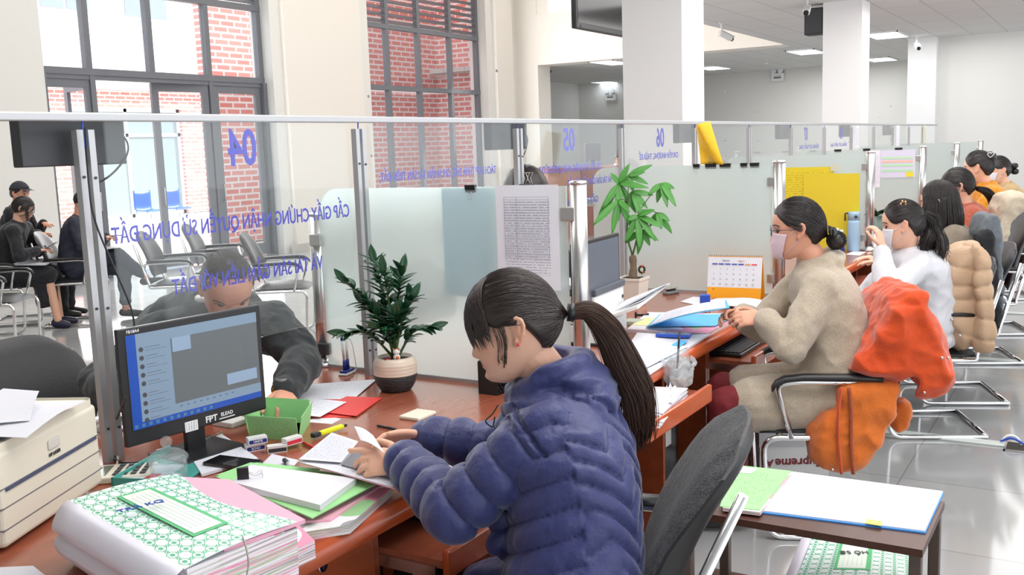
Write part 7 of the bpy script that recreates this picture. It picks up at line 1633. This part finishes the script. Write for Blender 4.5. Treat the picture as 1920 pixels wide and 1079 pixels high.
def coat(lab, ch, outs, m_, seed, amp=.012, sc=8, vox=.009, cat='coat', name='hanging_coat', disp=None, extra=None):
    mb = MB(); M_ = WM(ch)
    for o_ in outs: outline(mb, ch, *o_)
    if extra: extra(mb, lambda x, y, z: M_ @ V((x, y, z)))
    r = thing(name, lab, cat, M_ @ V((-.3, 0, .5)), ch.rotation_euler.z); return r, remesh(mb, 'shell', vox, 5, r, m_, disp=disp or folds(amp, sc, seed)), M_
def loc_on(ch, px, py, y): 
    M_ = WM(ch); I_ = M_.inverted(); c0 = I_ @ CAM0; d = I_.to_3x3() @ ray(px, py); q = c0+d*((y-c0.y)/d.y); return M_ @ q
top_o = [(1702, 549), (1742, 553), (1752, 590), (1776, 630), (1798, 690), (1796, 742), (1735, 755), (1727, 716), (1690, 722), (1630, 712), (1592, 702), (1622, 660), (1648, 622), (1672, 575)]
mid_o = [(1702, 549), (1742, 553), (1752, 600), (1745, 690), (1700, 720), (1640, 700), (1648, 622), (1672, 575)]
def wrk(co, nr):
    d = folds(.012, 8, 3)(co, nr); s_ = co[:, 2]*.8+co[:, 0]*.45+.04*nz3(co, 5, 3); return d+.006*np.sin(s_*75)*np.clip(nz3(co, 4, 9)*2+.4, 0, 1)
o1, sh, M_ = coat('bright orange cotton jacket draped over a chrome-framed chair', chs[0], [(mid_o, .33, -.26, .05, .3), (top_o, .34, .14, .05, .22)], ORG, 3, vox=.008, cat='jacket', name='hanging_jacket', disp=wrk)
low_o = [(1600, 716), (1690, 722), (1688, 770), (1672, 820), (1640, 858), (1608, 897), (1530, 880), (1524, 815), (1545, 785), (1572, 770), (1578, 730)]
mb = MB(); outline(mb, chs[0], low_o, .325, .16, .04, .2); I2 = lambda x, y, z: M_ @ V((x, y, z))
ball = loc_on(chs[0], 1688, 785, .0); mb2 = MB(); capsule(mb, loc_on(chs[0], 1690, 765, .1), loc_on(chs[0], 1684, 792, .1), .05, .05)
remesh(mb, 'lining_side', .008, 6, o1, ORG2, disp=wrk)
def seam(pts, y, r_=.0035, m_=None, nm='seam', par=None): return MB().tube(bez([loc_on(chs[0], x, yy, y) for x, yy in pts], 6), r_, 6).obj(nm, m_ or ORG, par or o1, True)
seam([(1578, 728), (1572, 770), (1572, 830), (1578, 890)], .337, .006, nm='zip_placket')
seam([(1592, 728), (1596, 770), (1596, 830), (1600, 890)], .335, .008, fabric('brown_fleece', srgb(150, 70, 36), srgb(180, 92, 54), .95, 300, .6), 'fleece_trim')
for x, yy in ((1766, 672), (1778, 672), (1733, 737), (1561, 882)):
    MB().ell(loc_on(chs[0], x, yy, .352), (.006,)*3, seg=10, rings=6).obj('snap_button', STEEL, o1, True)
PUF = mat('beige_puffer', srgb(190, 158, 128), .6, var=.08, vscale=6, bump=.25, bscale=50)
def puffz(co, nr):
    z = co[:, 2]+.05*nz3(co, 4, 2); q = np.abs(np.sin(PI*z/.095))**.4; return .016*(q-.5)+.006*nz3(co, 14, 5)
body_b = [(1822, 462), (1848, 460), (1858, 500), (1862, 560), (1850, 620), (1812, 668), (1790, 640), (1772, 610), (1766, 560), (1778, 545), (1782, 505), (1800, 478)]
slv_b = [(1838, 462), (1856, 480), (1866, 540), (1869, 620), (1866, 664), (1842, 664), (1836, 640), (1840, 580), (1828, 520)]
b1, _, M_ = coat('beige quilted padded coat hanging on the chair behind the woman in the white blouse', chs[1], [(body_b, .30, -.02, .05, .25), (slv_b, .37, .22, .05, .25)], PUF, 5, disp=puffz, vox=.009)
for x, yy in ((1772, 563), (1785, 600), (1800, 630)): MB().ell(loc_on(chs[1], x, yy, .315), (.009,)*3, seg=10, rings=6).obj('snap_button', STEEL, b1, True)
coat('black coat hanging between the beige padded coat and the grey wool coat', chs[2], [([(1830, 440), (1862, 432), (1874, 480), (1880, 560), (1878, 618), (1866, 622), (1862, 560), (1850, 480)], .36, .22, .05, .25)], fabric('black_cloth', (.012, .012, .014), (.03, .03, .034), .9, 200, .3), 7, .01, 8, .011)
coat('grey wool coat hanging on the chair behind the woman with long straight hair', chs[2], [([(1848, 402), (1868, 398), (1879, 420), (1885, 480), (1889, 560), (1880, 600), (1868, 560), (1850, 480), (1832, 450), (1838, 420)], .31, .06, .05, .25)], fabric('grey_wool', srgb(88, 94, 100), srgb(122, 128, 134), .95, 300, .4), 6, .012, 7, .011)
coat('cream wool coat over the tall-backed chair at the right edge', chs[3], [([(1884, 368), (1905, 361), (1930, 364), (1940, 390), (1915, 400), (1900, 430), (1892, 470), (1876, 482), (1871, 440), (1874, 395)], .31, .0, .05, .2)], fabric('cream_wool', srgb(184, 168, 146), srgb(212, 198, 178), .95, 200, .4), 8, .012, 7, .012)

# ------------------------------------------------------------------ side table bottom right
zc = .6; ca = thing('side_table', 'low dark wooden side table with a lower shelf at the bottom right', 'table', (2.70, .69, 0))
MB().box(2.515, 2.89, .365, 1.02, zc-.028, zc-.008).obj('tabletop', W_DARK, ca, True)
for (x0_, x1_, y0_, y1_) in ((2.53, 2.56, .37, .40), (2.85, 2.88, .37, .40), (2.53, 2.56, .98, 1.01), (2.85, 2.88, .98, 1.01)): MB().rbox(x0_, x1_, y0_, y1_, 0, zc-.028, .003).obj('leg', mat('table_leg_grey', srgb(92, 78, 70), .45), ca, True)
MB().box(2.856, 2.876, .40, .98, .05, zc-.03).obj('side_board', MATS['table_leg_grey'], ca, True) if 0 else None
MB().box(2.50, 2.90, .36, 1.05, .235, .255).obj('lower_shelf', W_DARK, ca, True)
wf = layers('white_folder', [[(1428, 962), (1735, 1000), (1770, 925), (1484, 888)], [(1428, 958), (1734, 996), (1768, 922), (1484, 885)]], 'wide white sheet with a blue underside spread over the side table', 'folder', [zc-.008, zc-.004, zc-.001], [mat('blue_sheet', srgb(60, 140, 214), .5), WHITE], ['blue_backing', 'top_sheet'])
flat('form_sheet', [(1435, 957), (1530, 962), (1565, 900), (1490, 890)], zc, PAPER, 'faintly printed sheet on the left part of the wide white sheet')
gf = layers('green_folder', [[(1355, 953), (1425, 962), (1483, 888), (1370, 876)], [(1350, 950), (1424, 957), (1483, 884), (1372, 872)]], 'light green printed card folder on the side table, right of the near chair', 'folder', [zc-.002, zc+.008, zc+.0105], [PAGES, GREENP], ['pages', 'cover'])
flat('note_slip', [(1372, 886), (1408, 889), (1420, 880), (1374, 874)], zc+.012, WHITE, 'white slip across the top of the green folder on the side table')
a = atz(1622, 982, zc-.0); yt = flat('sticky_note', [(1622, 982), (1652, 987), (1655, 979), (1626, 974)], zc+.0015, mat('sticky_yellow', srgb(240, 230, 110), .6), 'yellow sticky note on the edge of the wide white sheet', 'sticky note')
zb2 = .33; bq = [put(1490, 1090, zb2), put(1715, 1090, zb2), put(1708, 1012, zb2), put(1530, 988, zb2)]
b2, cs2 = binder('green star-patterned document binder on the lower shelf of the side table', [bq[3], bq[2], bq[1], bq[0]] if 0 else [bq[0], bq[1], bq[2], bq[3]], .07, .256)
text('HỒ SƠ', .03, cs2[0].lerp(cs2[2], .5)+V((0, 0, .003)), (bq[0]-bq[1]), (bq[0]-bq[3]), DGREY, b2, 'print')
# the dark-haired head behind the partition and far people at the other counters
def far_head(lab, px, py, dep, hair_m, top_m, s=1.0, facing=-110, show=True):
    c_ = atd(px, py, dep); p = Person(lab, (c_.x, c_.y, 0), D2(facing)); J = seated(p); dz = V((c_.x, c_.y, c_.z))-J['head']
    for k in J: J[k] = J[k]+V((dz.x, dz.y, dz.z if k in ('head', 'neck', 'shL', 'shR') else 0))
    for S, s_ in (('L', 1), ('R', -1)): J['wr'+S] = J['hip']+p.F*.35+p.L*s_*.12+V((0, 0, .25)); J['el'+S] = IK(J['sh'+S], J['wr'+S], .27, .25, p.L*s_+V((0, 0, -1)))
    build_person(p, J, SK_M, top_m, MATS['black_trousers'], MATS['black_shoe'], vox=.009, tvox=.013, hpitch=.35, hs=s, smooth=5, topname='jacket', face=False)
    h = MB(); hair_cap(h, p.Mh, [(0, .07), (60, .03), (85, .01), (110, -.03), (180, -.08)], 1.06, .04); rnd = random.Random(3); strands_to(h, p.Mh, (.2, 0, .95), 160, rnd, HL0, .003, .05); h.obj('hair', hair_m, p.root, True); return p
far_head('dark-haired customer leaning behind the near partition, only the hair showing', 985, 372, 4.9, HAIRB, BLK, 1.22)
# back-room counter and staff seen through the glass
bc_ = thing('service_counter', 'small reddish wooden counter in the back room, left of the near column', 'counter', (17.5, 11.2, 0))
L_, R_ = atd(1027, 318, 17), atd(1092, 318, 17.8); zf = L_.z; Mx = math.atan2((R_-L_).y, (R_-L_).x); bc_.location = (L_.x, L_.y, 0); bc_.rotation_euler = (0, 0, Mx); wB_ = (R_-L_).length
MB().box(0, wB_, 0, .6, 0, zf-.05).obj('front_panel', mat('reddish_panel', srgb(190, 130, 110), .5), bc_); MB().box(-.03, wB_+.03, -.05, .65, zf-.05, zf).obj('worktop', W_EDGE, bc_)
bm2 = thing('computer_monitor', 'grey monitor on the back-room counter, seen from behind', 'monitor', (R_.x+.45, R_.y-.45, 0)); c_ = atd(1113, 300, 18); bm2.location = (c_.x, c_.y, zf); bm2.rotation_euler = (0, 0, Mx)
MB().rbox(-.24, .24, 0, .04, .1, .42, .01).obj('back_shell', mat('shell_grey', srgb(110, 112, 118), .5), bm2); MB().box(-.03, .03, 0, .04, 0, .12).obj('stand_neck', DGREY, bm2)
MB().box(-.5, .5, -.2, .5, -zf, 0).obj('desk_block', W_SIDE, bm2) if 0 else None
tb2 = simple('desk', MB().box(c_.x-.4, c_.x+1.2, c_.y-.9, c_.y+.5, zf-.04, zf).box(c_.x-.38, c_.x-.34, c_.y-.88, c_.y+.48, 0, zf-.04).box(c_.x+1.14, c_.x+1.18, c_.y-.88, c_.y+.48, 0, zf-.04), W_SIDE, 'wooden desk of the back room carrying the grey monitor', 'desk')
far_head('person in a white shirt working at the back-room desk, half behind a glass pole', 1163, 296, 18.4, HAIRB, mat('white_shirt', srgb(220, 222, 230), .7), 1.1)
